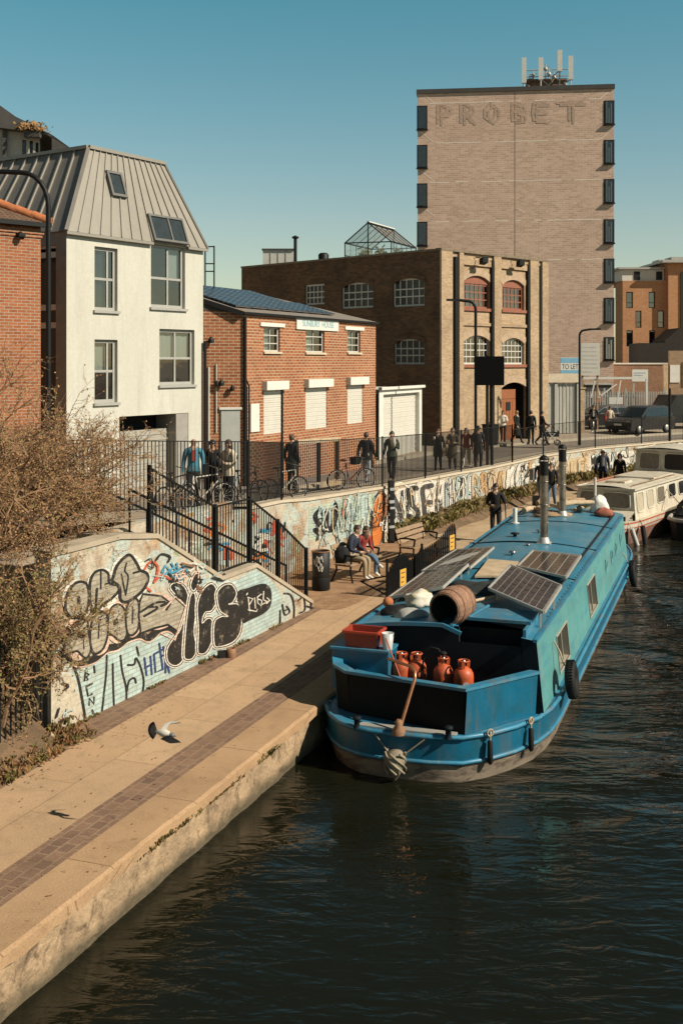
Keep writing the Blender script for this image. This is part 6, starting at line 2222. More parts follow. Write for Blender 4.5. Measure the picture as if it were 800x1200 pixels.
 # two tall flues
 for px, py, top in ((637, 638, 536), (658.5, 606, 523)):
  w_, s_ = b_at(px, py, 1.2)
  p = bw_(w_, s_)
  zt_ = CAMZ - (top - HY) / FPX * p.y
  z0 = zr(w_)
  g = MB()
  g.tube([bl_(w_, s_, z0 - 0.02), bl_(w_, s_, z0 + (zt_ - z0) * 0.45)], 0.09, 14, 0)
  g.tube([bl_(w_, s_, z0 + (zt_ - z0) * 0.45 - 0.05), bl_(w_, s_, zt_ - 0.12)], 0.098, 14, 0)
  for k in (0.45, 0.72):
   g.torus(bl_(w_, s_, z0 + (zt_ - z0) * k), 0.1, 0.018, (0, 0, 1), 16, 6, 0)
  g.tube([bl_(w_, s_, zt_ - 0.42), bl_(w_, s_, zt_ - 0.10)], 0.106, 14, 1)
  f = g.build('flue_pipe', [P('stained_steel', (0.30, 0.25, 0.20), 0.35, 0.35, 3, metal=0.7, col2=(0.10, 0.07, 0.05), mixat=(0.5, 0.7)), M['black_metal']], b)
  g = MB()
  g.lathe([(0.12, 0.0), (0.125, 0.04), (0.06, 0.10), (0, 0.12)], bl_(w_, s_, zt_ - 0.06), 12)
  for a_ in range(4):
   c_, s2 = math.cos(a_ * 1.57), math.sin(a_ * 1.57)
   g.bar(bl_(w_ + 0.1 * c_, s_ + 0.1 * s2, zt_ - 0.13), bl_(w_ + 0.1 * c_, s_ + 0.1 * s2, zt_ - 0.05), 0.015)
  g.build('cowl', M['black_metal'], f)
  g = MB()
  g.obox(bl_(w_ - 0.16, s_ - 0.16, z0 - 0.03), (0.32, 0, 0), (0, 0.32, 0), (0, 0, 0.05))
  g.lathe([(0.15, 0.0), (0.11, 0.12), (0.1, 0.13)], bl_(w_, s_, z0 + 0.02), 12)
  g.build('flue_collar', M['galv'], f)
 # bulwark round the stern well
 path = [(-1.60, 17.53, 0.80), (-1.70, 17.15, 0.72), (-1.56, 16.82, 0.60), (-1.30, 16.64, 0.56), (0.66, 16.20, 0.60), (1.50, 17.46, 0.60)]
 g = MB()
 zb2 = -0.055
 for i in range(len(path) - 1):
  a, c = path[i], path[i + 1]
  A, B = V((a[0], a[1] - S0, 0)), V((c[0], c[1] - S0, 0))
  nrm = V(((B - A).y, -(B - A).x, 0)).normalized()
  if nrm.dot((A + B) / 2 - V((0, 1.5, 0))) < 0: nrm = -nrm
  fl_ = nrm * 0.05
  in_ = nrm * -0.05
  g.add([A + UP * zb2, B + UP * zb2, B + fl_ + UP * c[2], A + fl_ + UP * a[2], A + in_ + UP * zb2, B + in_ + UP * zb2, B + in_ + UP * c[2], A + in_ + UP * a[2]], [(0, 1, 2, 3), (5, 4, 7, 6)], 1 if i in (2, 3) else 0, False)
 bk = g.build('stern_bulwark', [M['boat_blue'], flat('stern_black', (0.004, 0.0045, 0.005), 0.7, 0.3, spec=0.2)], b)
 g = MB()
 for i in range(len(path) - 1):
  a, c = path[i], path[i + 1]
  A, B = V((a[0], a[1] - S0, a[2])), V((c[0], c[1] - S0, c[2]))
  cen = V((0, 1.7, 0))
  oa, ob_ = (A - cen), (B - cen)
  oa.z = ob_.z = 0
  oa, ob_ = oa.normalized(), ob_.normalized()
  vs = [A + oa * 0.08, B + ob_ * 0.08, B - ob_ * 0.09, A - oa * 0.09]
  g.add([v + UP * 0.004 for v in vs] + [v + UP * 0.05 for v in vs], [(4, 5, 6, 7), (0, 1, 5, 4), (2, 3, 7, 6), (1, 2, 6, 5), (3, 0, 4, 7)])
 g.build('bulwark_cap', M['boat_trim'], bk)
 # well floor and corner seat
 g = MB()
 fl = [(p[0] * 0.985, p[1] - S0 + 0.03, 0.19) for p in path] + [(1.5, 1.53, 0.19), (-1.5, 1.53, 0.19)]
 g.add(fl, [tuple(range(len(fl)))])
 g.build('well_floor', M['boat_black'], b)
 g = MB()
 w0, w1 = b_w(395, 17.25), b_w(457, 17.1)
 g.obox(bl_(w0, 16.98, 0.195), (w1 - w0, 0, 0), (0, 0.55, 0), (0, 0, 0.64), 0)
 g.obox(bl_(w0 - 0.02, 16.95, 0.84), (w1 - w0 + 0.04, 0, 0), (0, 0.59, 0), (0, 0, 0.035), 1)
 g.build('locker', [M['boat_blue'], M['boat_trim']], b)
 g = MB()
 g.add([bl_(-1.55, 17.2, 0.55), bl_(-1.05, 16.72, 0.53), bl_(-0.9, 16.9, 0.50), bl_(-1.4, 17.3, 0.52)], [(0, 1, 2, 3)])
 g.build('corner_seat', M['boat_trim'], bk)
 # stern deck edge plank, bollards, tiller
 g = MB()
 g.obox(bl_(-0.95, 16.03, -0.058), (1.5, 0.02, 0), (0.0, 0.16, 0), (0, 0, 0.03))
 g.build('worn_step', M['galv'], b)
 for px, py in ((418, 852), (525, 864)):
  w_, s_ = b_at(px, py, -0.05)
  g = MB()
  g.lathe([(0.06, -0.02), (0.045, 0.02), (0.045, 0.11), (0.07, 0.12), (0.07, 0.16), (0, 0.165)], bl_(w_, s_, -0.05), 10)
  g.build('bollard', M['boat_black'], b)
 w_, s_ = b_at(467, 858, -0.04)
 P0 = bl_(w_, s_, -0.05)
 def bpt(px, py, s):
  w = b_w(px, s)
  p = bw_(w, s)
  return bl_(w, s, CAMZ - (py - HY) / FPX * p.y)
 g = MB()
 q1, q2, q3 = bpt(486, 795, 16.25), bpt(486, 787, 16.3), bpt(455, 772, 16.75)
 q2a = bpt(481, 781, 16.4)
 g.tube([P0, q1, q2, q2a, q3], 0.026, 8)
 g.lathe([(0.11, -0.02), (0.10, 0.05), (0.06, 0.10), (0.07, 0.16), (0.03, 0.2)], P0, 10, 1)
 g.build('tiller', [M['copper'], M['rust']], b)
 # rope fender on the stern and its lashings
 wr, sr = b_w(463, 15.84), 15.84
 p = bw_(wr, sr)
 zc = CAMZ - (893 - HY) / FPX * p.y
 g = MB()
 g.lathe([(0.0, 0.18), (0.10, 0.16), (0.16, 0.06), (0.13, -0.08), (0.06, -0.20), (0.0, -0.28)], bl_(wr, sr, zc), 12)
 for a_ in range(7):
  g.tube([bl_(wr + 0.155 * math.cos(a_ * 0.9 + t_ * 2.4), sr + 0.155 * math.sin(a_ * 0.9 + t_ * 2.4), zc + 0.16 - 0.30 * t_) for t_ in [k / 5 for k in range(6)]], 0.018, 5)
 for dx in (-0.34, 0.42):
  g.tube([bl_(wr + dx * 0.25, sr, zc + 0.1), bl_(wr + dx, 15.92, -0.10)], 0.012, 6)
 g.build('rope_fender', flat('grubby_rope', (0.26, 0.215, 0.15), 0.9, 0.35), b)
 # hanging side fenders
 for px, py in ((570, 890), (617, 870)):
  best = None
  for (wa, sa), (wc, sc_) in zip(stern, stern[1:]):
   for k in range(10):
    w_, s_ = wa + (wc - wa) * k / 10, sa + (sc_ - sa) * k / 10
    e = abs(b_w(px, s_) - w_)
    if best is None or e < best[0]: best = (e, s_, w_, V((sc_ - sa, wa - wc, 0)).normalized())
  _, s_, w_, d_ = best
  c = bl_(w_, s_) + d_ * 0.07
  g = MB()
  g.tube([c + UP * 0.0, c + UP * -0.16], 0.014, 6, 1)
  g.lathe([(0.02, 0.02), (0.042, 0.0), (0.045, -0.3), (0.02, -0.34)], c + UP * -0.16, 10, 0)
  g.torus(c + UP * -0.03, 0.05, 0.014, d_, 12, 5, 1)
  g.build('fender', [M['rubber'], M['rope']], b)
 b.location = bw_(0, S0)
 b.rotation_euler = (0, 0, BROT)
 return zr
ZR = barge()
def tyre(px, py, w, label, R0=0.23):
 s_, z_ = b_side(px, py, w)
 t = thing('tyre_fender', label, 'tyre', (0, 0, 0), 0, None)
 g = MB()
 g.torus((0, 0, 0), R0, 0.105, (1, 0, 0), 28, 12, 0, 0.85)
 for k in range(40):
  a = 2 * math.pi * k / 40
  c = V((0, math.cos(a), math.sin(a)))
  g.bar(c * (R0 + 0.098) + V((-0.06, 0, 0)), c * (R0 + 0.098) + V((0.06, 0, 0)), 0.02, 0.022)
 g.build('tread', M['rubber'], t)
 g = MB()
 g.tube([(-0.10, 0.0, R0 + 0.02), (-0.16, 0.05, 0.45), (-0.25, 0.1, 0.62)], 0.015, 6)
 g.build('rope', M['rope'], t)
 p = bw_(w, s_, z_)
 t.location = p
 t.rotation_euler = (0, R(-6), BROT)
tyre(669.5, 796, 1.88, 'black tyre hanging off the turquoise side of the barge near its stern', 0.21)
tyre(741, 672, 1.86, 'grey worn tyre hanging off the far end of the blue barge', 0.25)
# things lying on the roof
def solar_thing(corners, label):
 """corners: four (px, py, z) near-left, near-right, far-right, far-left"""
 ps = [gnd(x, y, z) for x, y, z in corners]
 c = sum(ps, V((0, 0, 0))) / 4
 t = thing('solar_panel', label, 'solar panel', (c.x, c.y, ZR(0.5)), 0, 'solar panels lying on the barge roof')
 a, b_, c_, d_ = ps
 n_ = (b_ - a).cross(d_ - a).normalized()
 if n_.z < 0: n_ = -n_
 g = MB()
 ux, uy = (b_ - a), (d_ - a)
 NX, NY = 5, 8
 if ux.length > uy.length: NX, NY = 8, 5
 e = 0.035
 def pt(u_, v_, o=0.0):
  return a + (b_ - a) * u_ * (1 - v_) + (c_ - d_) * u_ * v_ + (d_ - a) * v_ + n_ * o
 gw_ = 0.010
 for i in range(NX):
  for j in range(NY):
   u0, u1 = 0.03 + 0.94 * (i + 0.045) / NX, 0.03 + 0.94 * (i + 0.955) / NX
   v0, v1 = 0.03 + 0.94 * (j + 0.045) / NY, 0.03 + 0.94 * (j + 0.955) / NY
   g.quad(pt(u0, v0, 0.004), pt(u1, v0, 0.004), pt(u1, v1, 0.004), pt(u0, v1, 0.004))
 g.build('cells', flat('blue_cells', (0.010, 0.013, 0.026), 0.2, 0.1, fine=0) if 'propped' in label else flat('reflection_brown_cells', (0.045, 0.032, 0.026), 0.22, 0.12, fine=0), t)  # brown of the flatter panels is a reflection put into the colour
 g = MB()
 g.quad(pt(0, 0), pt(1, 0), pt(1, 1), pt(0, 1))
 g.build('backing', flat('panel_backing', (0.42, 0.40, 0.36), 0.35), t)
 g = MB()
 for p0, p1 in ((pt(0, 0), pt(1, 0)), (pt(1, 0), pt(1, 1)), (pt(1, 1), pt(0, 1)), (pt(0, 1), pt(0, 0))):
  g.bar(p0 - n_ * 0.012, p1 - n_ * 0.012, 0.03, 0.05, 0, up=n_)
 g.build('frame', M['galv'], t)
 g = MB()
 for u_, v_ in ((0.1, 0.12), (0.9, 0.12), (0.1, 0.88), (0.9, 0.88)):
  p = pt(u_, v_, -0.03)
  w_ = p.dot(BV) - WC
  zz = ZR(max(-1.45, min(1.45, w_)))
  if p.z - zz > 0.02:
   g.bar(p, V((p.x, p.y, zz - 0.005)), 0.035)
 if g.v:
  g.build('leg', M['galv'], t)
solar_thing([(494, 669, 1.24), (550, 665, 1.40), (578, 641, 1.42), (534, 644, 1.25)], 'left hand far solar panel leaning low beside the black spiked fence')
solar_thing([(455, 700, 1.20), (518, 688, 1.46), (548, 661, 1.46), (498, 669, 1.22)], 'left hand near solar panel with a bright raised edge behind the white sack')
solar_thing([(606, 663, 1.30), (663, 676, 1.34), (680, 651, 1.34), (624, 645, 1.30)], 'flat solar panel on the roof edge just below the nearer flue pipe')
solar_thing([(572, 689, 1.44), (637, 717, 1.46), (657, 686, 1.54), (598, 662, 1.54)], 'propped solar panel tilted towards the stern above the sliding hatch')
def barrel():
 a = V(gnd(518, 716, 1.46)) + BU * 0.10
 b_ = a + V((0.36, 0.58, 0))
 ax = (b_ - a)
 ax.z = 0.02
 L = 0.66
 q_ = ax.normalized().to_track_quat('Z', 'Y').to_matrix()
 t = thing('wooden_barrel', 'weathered wooden barrel lying open end out on the barge roof', 'barrel', a)
 g = MB()
 prof = [(0.265 + 0.045 * math.sin(math.pi * i / 8), L * i / 8) for i in range(9)]
 n_ = 20
 vs, fs = [], []
 for i, (r_, z_) in enumerate(prof):
  for j in range(n_):
   an = 2 * math.pi * j / n_
   vs.append(a + q_ @ V((r_ * math.cos(an), r_ * math.sin(an), z_)))
 for i, (r_, z_) in enumerate(prof):
  for j in range(n_):
   an = 2 * math.pi * j / n_
   vs.append(a + q_ @ V(((r_ - 0.025) * math.cos(an), (r_ - 0.025) * math.sin(an), z_)))
 k = len(prof) * n_
 for i in range(len(prof) - 1):
  for j in range(n_):
   j2 = (j + 1) % n_
   fs.append((i * n_ + j, i * n_ + j2, (i + 1) * n_ + j2, (i + 1) * n_ + j))
   fs.append((k + i * n_ + j2, k + i * n_ + j, k + (i + 1) * n_ + j, k + (i + 1) * n_ + j2))
 for j in range(n_):
  j2 = (j + 1) % n_
  fs.append((j, k + j, k + j2, j2))
 e = (len(prof) - 1) * n_
 fs.append(tuple(e + j for j in range(n_)))
 g.add(vs, fs, 0, False)
 g.m = [1 if all(i >= k for i in f) or i_ == len(fs) - 1 else 0 for i_, f in enumerate(g.f)]
 g.build('staves', [P('barrel_staves', (0.30, 0.16, 0.10), 0.8, 0.4, 4, 0.4, 25, stretch=(4, 4, 1), col2=(0.16, 0.095, 0.06)), flat('shaded_inner_wood', (0.02, 0.015, 0.012), 0.9)], t)  # inside wood darkened: shade within the open barrel put into its colour
 g = MB()
 for f in (0.06, 0.28, 0.72, 0.94):
  r_ = 0.265 + 0.045 * math.sin(math.pi * f) + 0.003
  c = a + q_ @ V((0, 0, L * f))
  q2 = q_
  vs = []
  for rr_, dz in ((r_, -0.02), (r_ + 0.004, -0.02), (r_ + 0.004, 0.02), (r_, 0.02)):
   vs.append((rr_, dz))
  g.lathe(vs, c, 20, 0, q_, cap=False)
 g.build('hoop', M['rust'], t)
barrel()
def lump(name, label, cat, c, r, mat, seed, amp=0.25, n=22):
 """soft irregular heap: sack, folded tarpaulin"""
 g = MB()
 g.ball((0, 0, 0), 1.0, n)
 vs = []
 for v in g.v:
  p = V(v)
  k = 1 + amp * noise.noise(p * 1.6 + V((seed, 0, 0))) + amp * 0.5 * noise.noise(p * 4 + V((0, seed, 0)))
  vs.append((c[0] + p.x * r[0] * k, c[1] + p.y * r[1] * k, c[2] + max(p.z, -0.85) * r[2] * k))
 g.v = vs
 return tag(g.build(name, mat), label, cat)
sackm = P('printed_sack', (0.62, 0.58, 0.48), 0.6, 0.15, 3, 0.3, 20, col2=(0.62, 0.44, 0.12), mixat=(0.55, 0.6))
p = gnd(490, 706, 1.25)
lump('paper_sack', 'crumpled white and yellow sack beside the barrel on the roof', 'sack', (p.x, p.y, 1.30), (0.29, 0.22, 0.15), sackm, 3, 0.5)
p = gnd(483, 718, 1.25)
lump('plastic_sack', 'grey plastic sack slumped below the yellow printed one at the roof edge', 'sack', (p.x, p.y - 0.0, 1.20), (0.30, 0.2, 0.13), P('grey_sack', (0.40, 0.39, 0.36), 0.4, 0.2, 3, 0.3, 20), 9)
p = gnd(556, 698, 1.25)
lump('dark_tarpaulin', 'crumpled dark tarpaulin heaped behind the barrel', 'tarpaulin', (p.x, p.y + 0.5, 1.22), (0.55, 0.42, 0.17), P('dark_tarp', (0.03, 0.032, 0.03), 0.5, 0.4, 3, 0.3, 15), 5, 0.4)
p = gnd(462, 712, 1.25)
lump('flower_pot_heap', 'dark heap with a terracotta ball at the roof corner', 'pot', (p.x, p.y, 1.17), (0.25, 0.2, 0.12), M['rubber'], 12)
p = gnd(454.5, 709, 1.25)
g = MB(); g.ball((p.x, p.y, 1.30), 0.095, 12)
tag(g.build('terracotta_ball', M['ridge_tile']), 'small terracotta coloured ball on the dark heap at the roof corner', 'ball')
# tan board lying between the panels
g = MB()
cs = [gnd(x, y, 1.262) for x, y in ((556, 677), (598, 677), (607, 660), (572, 657))]
g.add([c for c in cs] + [c + UP * 0.04 for c in cs], [(4, 5, 6, 7), (0, 1, 5, 4), (1, 2, 6, 5), (2, 3, 7, 6), (3, 0, 4, 7)])
tag(g.build('plywood_board', M['wood_pale']), 'flat tan plywood board lying between the solar panels', 'board')
for (x0, y0, x1, y1, lab) in ((556, 706, 578, 701, 'pale pole lying beside the barrel pointing at the hatch'), (549, 726, 572, 712, 'pale blue batten lying between the barrel and the sliding hatch')):
 a, b_ = gnd(x0, y0, 1.26), gnd(x1, y1, 1.26)
 g = MB(); g.tube([a + UP * 0.03, b_ + UP * 0.03], 0.028, 8)
 tag(g.build('wooden_pole', M['wood_pale'] if y0 < 720 else M['boat_trim']), lab, 'pole')
# logs and clutter on the far end of the roof
rl = random.Random(21)
for i in range(11):
 w_ = -1.05 + rl.random() * 1.7
 s_ = 31.2 + rl.random() * 1.6
 an = rl.uniform(-0.5, 0.9)
 L = rl.uniform(0.6, 1.15)
 r_ = rl.uniform(0.05, 0.09)
 z_ = 1.27 + (i // 4) * 0.13
 d_ = BU * math.cos(an) + BV * math.sin(an)
 c = bw_(w_, s_, z_)
 pts = [c - d_ * L / 2, c - d_ * L * 0.1 + UP * 0.03, c + d_ * L / 2]
 g = MB(); g.tube(pts, [r_, r_ * 0.95, r_ * 0.85], 9)
 tag(g.build('log', M['wood_pale'] if i % 3 else M['wood']), 'pale split log in the firewood heap at the far end of the barge roof', 'log', 'logs heaped on the barge roof')
p = bw_(0.85, 32.3, 1.38)
lump('white_bag', 'crumpled white bag standing by the logs at the far end of the roof', 'bag', p, (0.26, 0.26, 0.3), M['white_paint'], 7)
p = bw_(1.05, 31.7, 1.27)
lump('red_bag', 'rusty red bundle lying by the white bag on the roof', 'bundle', p, (0.26, 0.2, 0.14), P('rust_red_cloth', (0.30, 0.09, 0.05), 0.8, 0.3, 4), 4)
w_, s_ = b_at(632, 592, 1.25)
g = MB()
c = bw_(w_, s_, 1.2)
for (o_, x_, y_, z_) in (((-0.2, -0.16, 0), (0.4, 0, 0), (0, 0.32, 0), (0, 0, 0.02)), ((-0.2, -0.16, 0.02), (0.4, 0, 0), (0, 0.02, 0), (0, 0, 0.3)), ((-0.2, 0.14, 0.02), (0.4, 0, 0), (0, 0.02, 0), (0, 0, 0.3)), ((-0.2, -0.14, 0.02), (0.02, 0, 0), (0, 0.28, 0), (0, 0, 0.3)), ((0.18, -0.14, 0.02), (0.02, 0, 0), (0, 0.28, 0), (0, 0, 0.3))):
 g.obox(c + V(o_), x_, y_, z_)
tag(g.build('black_crate', M['rubber']), 'open black crate on the roof beside the logs', 'crate')
lump('brown_cloth', 'pile of brown cloth and cord lying near the far flue pipe', 'cloth', bw_(-0.3, 31.0, 1.26), (0.5, 0.3, 0.10), M['wood'], 15, 0.4)
# things in the stern well
def open_box(g, c, sx, sy, sz, t, rz, mi=0, taper=0.9):
 ca, sa = math.cos(rz), math.sin(rz)
 X, Y = V((ca, sa, 0)), V((-sa, ca, 0))
 def ring(k, z, e=0.0):
  return [V(c) + X * (sx / 2 * k - e) * a + Y * (sy / 2 * k - e) * b_ + UP * z for a, b_ in ((-1, -1), (1, -1), (1, 1), (-1, 1))]
 o0, o1, i1, i0 = ring(taper, 0), ring(1, sz), ring(1, sz, t), ring(taper, t, t)
 vs = o0 + o1 + i1 + i0
 fs = [(3, 2, 1, 0)] + [(i, (i + 1) % 4, 4 + (i + 1) % 4, 4 + i) for i in range(4)] + [(4 + i, 4 + (i + 1) % 4, 8 + (i + 1) % 4, 8 + i) for i in range(4)] + [(8 + i, 8 + (i + 1) % 4, 12 + (i + 1) % 4, 12 + i) for i in range(4)] + [(12, 13, 14, 15)]
 g.add(vs, fs, mi)
w0, w1 = b_w(407, 17.2), b_w(446, 17.2)
rc = thing('red_crate', 'red plastic crate standing on the blue locker at the stern', 'crate', bw_((w0 + w1) / 2, 17.22, 0.877))
g = MB()
open_box(g, bw_((w0 + w1) / 2, 17.22, 0.877), w1 - w0, 0.42, 0.27, 0.012, BROT)
g.build('box', P('red_plastic', (0.30, 0.04, 0.02), 0.45, 0.12, 3), rc)
g = MB()
c = bw_((w0 + w1) / 2, 17.22, 0.877 + 0.25)
X, Y = BV * ((w1 - w0) / 2 + 0.012), BU * 0.222
ring_ = [c - X - Y, c + X - Y, c + X + Y, c - X + Y]
for i in range(4):
 g.bar(ring_[i], ring_[(i + 1) % 4], 0.028, 0.035)
g.build('rim', M['ridge_tile'] if False else flat('red_plastic_rim', (0.50, 0.06, 0.025), 0.45), rc)
w0 = b_w(454, 17.1)
bk = thing('bucket', 'translucent white bucket beside the red crate', 'bucket', bw_(w0, 17.1, 0.877))
g = MB()
g.lathe([(0.075, 0.0), (0.10, 0.26), (0.094, 0.26), (0.07, 0.012), (0, 0.012)], bw_(w0, 17.1, 0.877), 16)
g.build('pail', flat('milky_plastic', (0.50, 0.52, 0.50), 0.35), bk)
g = MB()
c = bw_(w0, 17.1, 0.877 + 0.25)
g.tube([c + BV * 0.1 * math.cos(math.pi * i / 8) - BU * 0.05 * math.sin(math.pi * i / 8) - UP * 0.09 * math.sin(math.pi * i / 8) for i in range(9)], 0.005, 5)
g.build('handle', M['chrome'], bk)
# mop with a red handle
def b_pt(px, py, s):
 w = b_w(px, s)
 p = bw_(w, s)
 return V((p.x, p.y, CAMZ - (py - HY) / FPX * p.y))
mt = thing('mop', 'thin red handled mop leaning on the locker', 'mop', b_pt(472, 805, 16.6))
g = MB(); g.tube([b_pt(452, 748, 16.9), b_pt(472, 803, 16.62)], 0.012, 6); g.build('handle', P('red_handle', (0.45, 0.08, 0.04), 0.5), mt)
g = MB()
c = b_pt(472, 803, 16.62)
for i in range(16):
 a = i * 2.4
 g.tube([c, c + V((0.05 * math.cos(a), 0.05 * math.sin(a), -0.05)), c + V((0.11 * math.cos(a), 0.11 * math.sin(a), -0.14 + 0.01 * (i % 3)))], 0.012, 4)
g.build('mop_head', M['rope'], mt)
def gas_bottle(px, s, top_y, label, seed):
 w = b_w(px, s)
 p = bw_(w, s)
 ztop = CAMZ - (top_y - HY) / FPX * p.y
 z0 = 0.195
 t = thing('gas_bottle', label, 'gas bottle', bw_(w, s, z0), 0, 'orange gas bottles in the stern well')
 h_ = 0.60
 o = bw_(w, s, z0)
 g = MB()
 g.lathe([(0.13, 0.0), (0.155, 0.03), (0.157, 0.34), (0.15, 0.40), (0.12, 0.455), (0.065, 0.49), (0.05, 0.50)], o, 20)
 g.build('cylinder', M['gas_orange'], t)
 g = MB()
 for a in range(3):
  an = a * 2.1 + seed
  g.bar(o + V((0.075 * math.cos(an), 0.075 * math.sin(an), 0.48)), o + V((0.085 * math.cos(an), 0.085 * math.sin(an), 0.585)), 0.02, 0.05)
 g.torus(o + UP * 0.59, 0.085, 0.013, (0, 0, 1), 18, 6)
 g.build('guard', M['gas_orange'], t)
 g = MB()
 g.lathe([(0.03, 0.49), (0.025, 0.56), (0.035, 0.57), (0.03, 0.60), (0, 0.61)], o, 10)
 g.build('valve', M['chrome'], t)
 return o
gas_bottle(470, 17.27, 765, 'orange gas bottle nearest the locker behind the mop', 0.3)
gas_bottle(488, 17.33, 768, 'orange gas bottle second along with its neck in shade', 1.0)
o3 = gas_bottle(519, 17.22, 765, 'orange gas bottle with a black hose and regulator fitted', 1.8)
o4 = gas_bottle(543, 17.15, 770, 'orange gas bottle closest to the cabin side with a round white sticker', 2.4)
g = MB()
tc_ = (V((0, 0, 0)) - o4); tc_.z = 0; tc_.normalize()
side_ = V((-tc_.y, tc_.x, 0))
c = o4 + (tc_ * 0.98 + side_ * 0.2).normalized() * 0.159 + UP * 0.25
vs = [c + side_ * 0.042 * math.cos(a) + UP * 0.05 * math.sin(a) - tc_ * 0.004 * abs(math.cos(a)) + tc_ * 0.003 for a in [2 * math.pi * i / 16 for i in range(16)]]
g.add(vs, [tuple(range(16))])
st_ = g.build('sticker', M['white_paint'], [o for o in bpy.data.objects if o.type == 'EMPTY' and o.get('label', '').startswith('orange gas bottle closest')][0])
g = MB()
g.tube([o3 + UP * 0.6, o3 + UP * 0.72 - BV * 0.08, o3 + UP * 0.74 - BV * 0.20, o3 + UP * 0.55 - BV * 0.32, o3 + UP * 0.30 - BV * 0.36, o3 + V((0, 0, 0.02)) - BV * 0.40], 0.016, 6)
g.ball(o3 + UP * 0.66, (0.06, 0.06, 0.035), 10, 0)
tag(g.build('gas_hose', M['rubber']), 'black gas hose and regulator rising from the third bottle', 'hose')
lump('coiled_rope', 'pale coil of rope lying between the bottles', 'rope', bw_(b_w(505, 17.3), 17.3, 0.27), (0.14, 0.12, 0.08), M['rope'], 31)
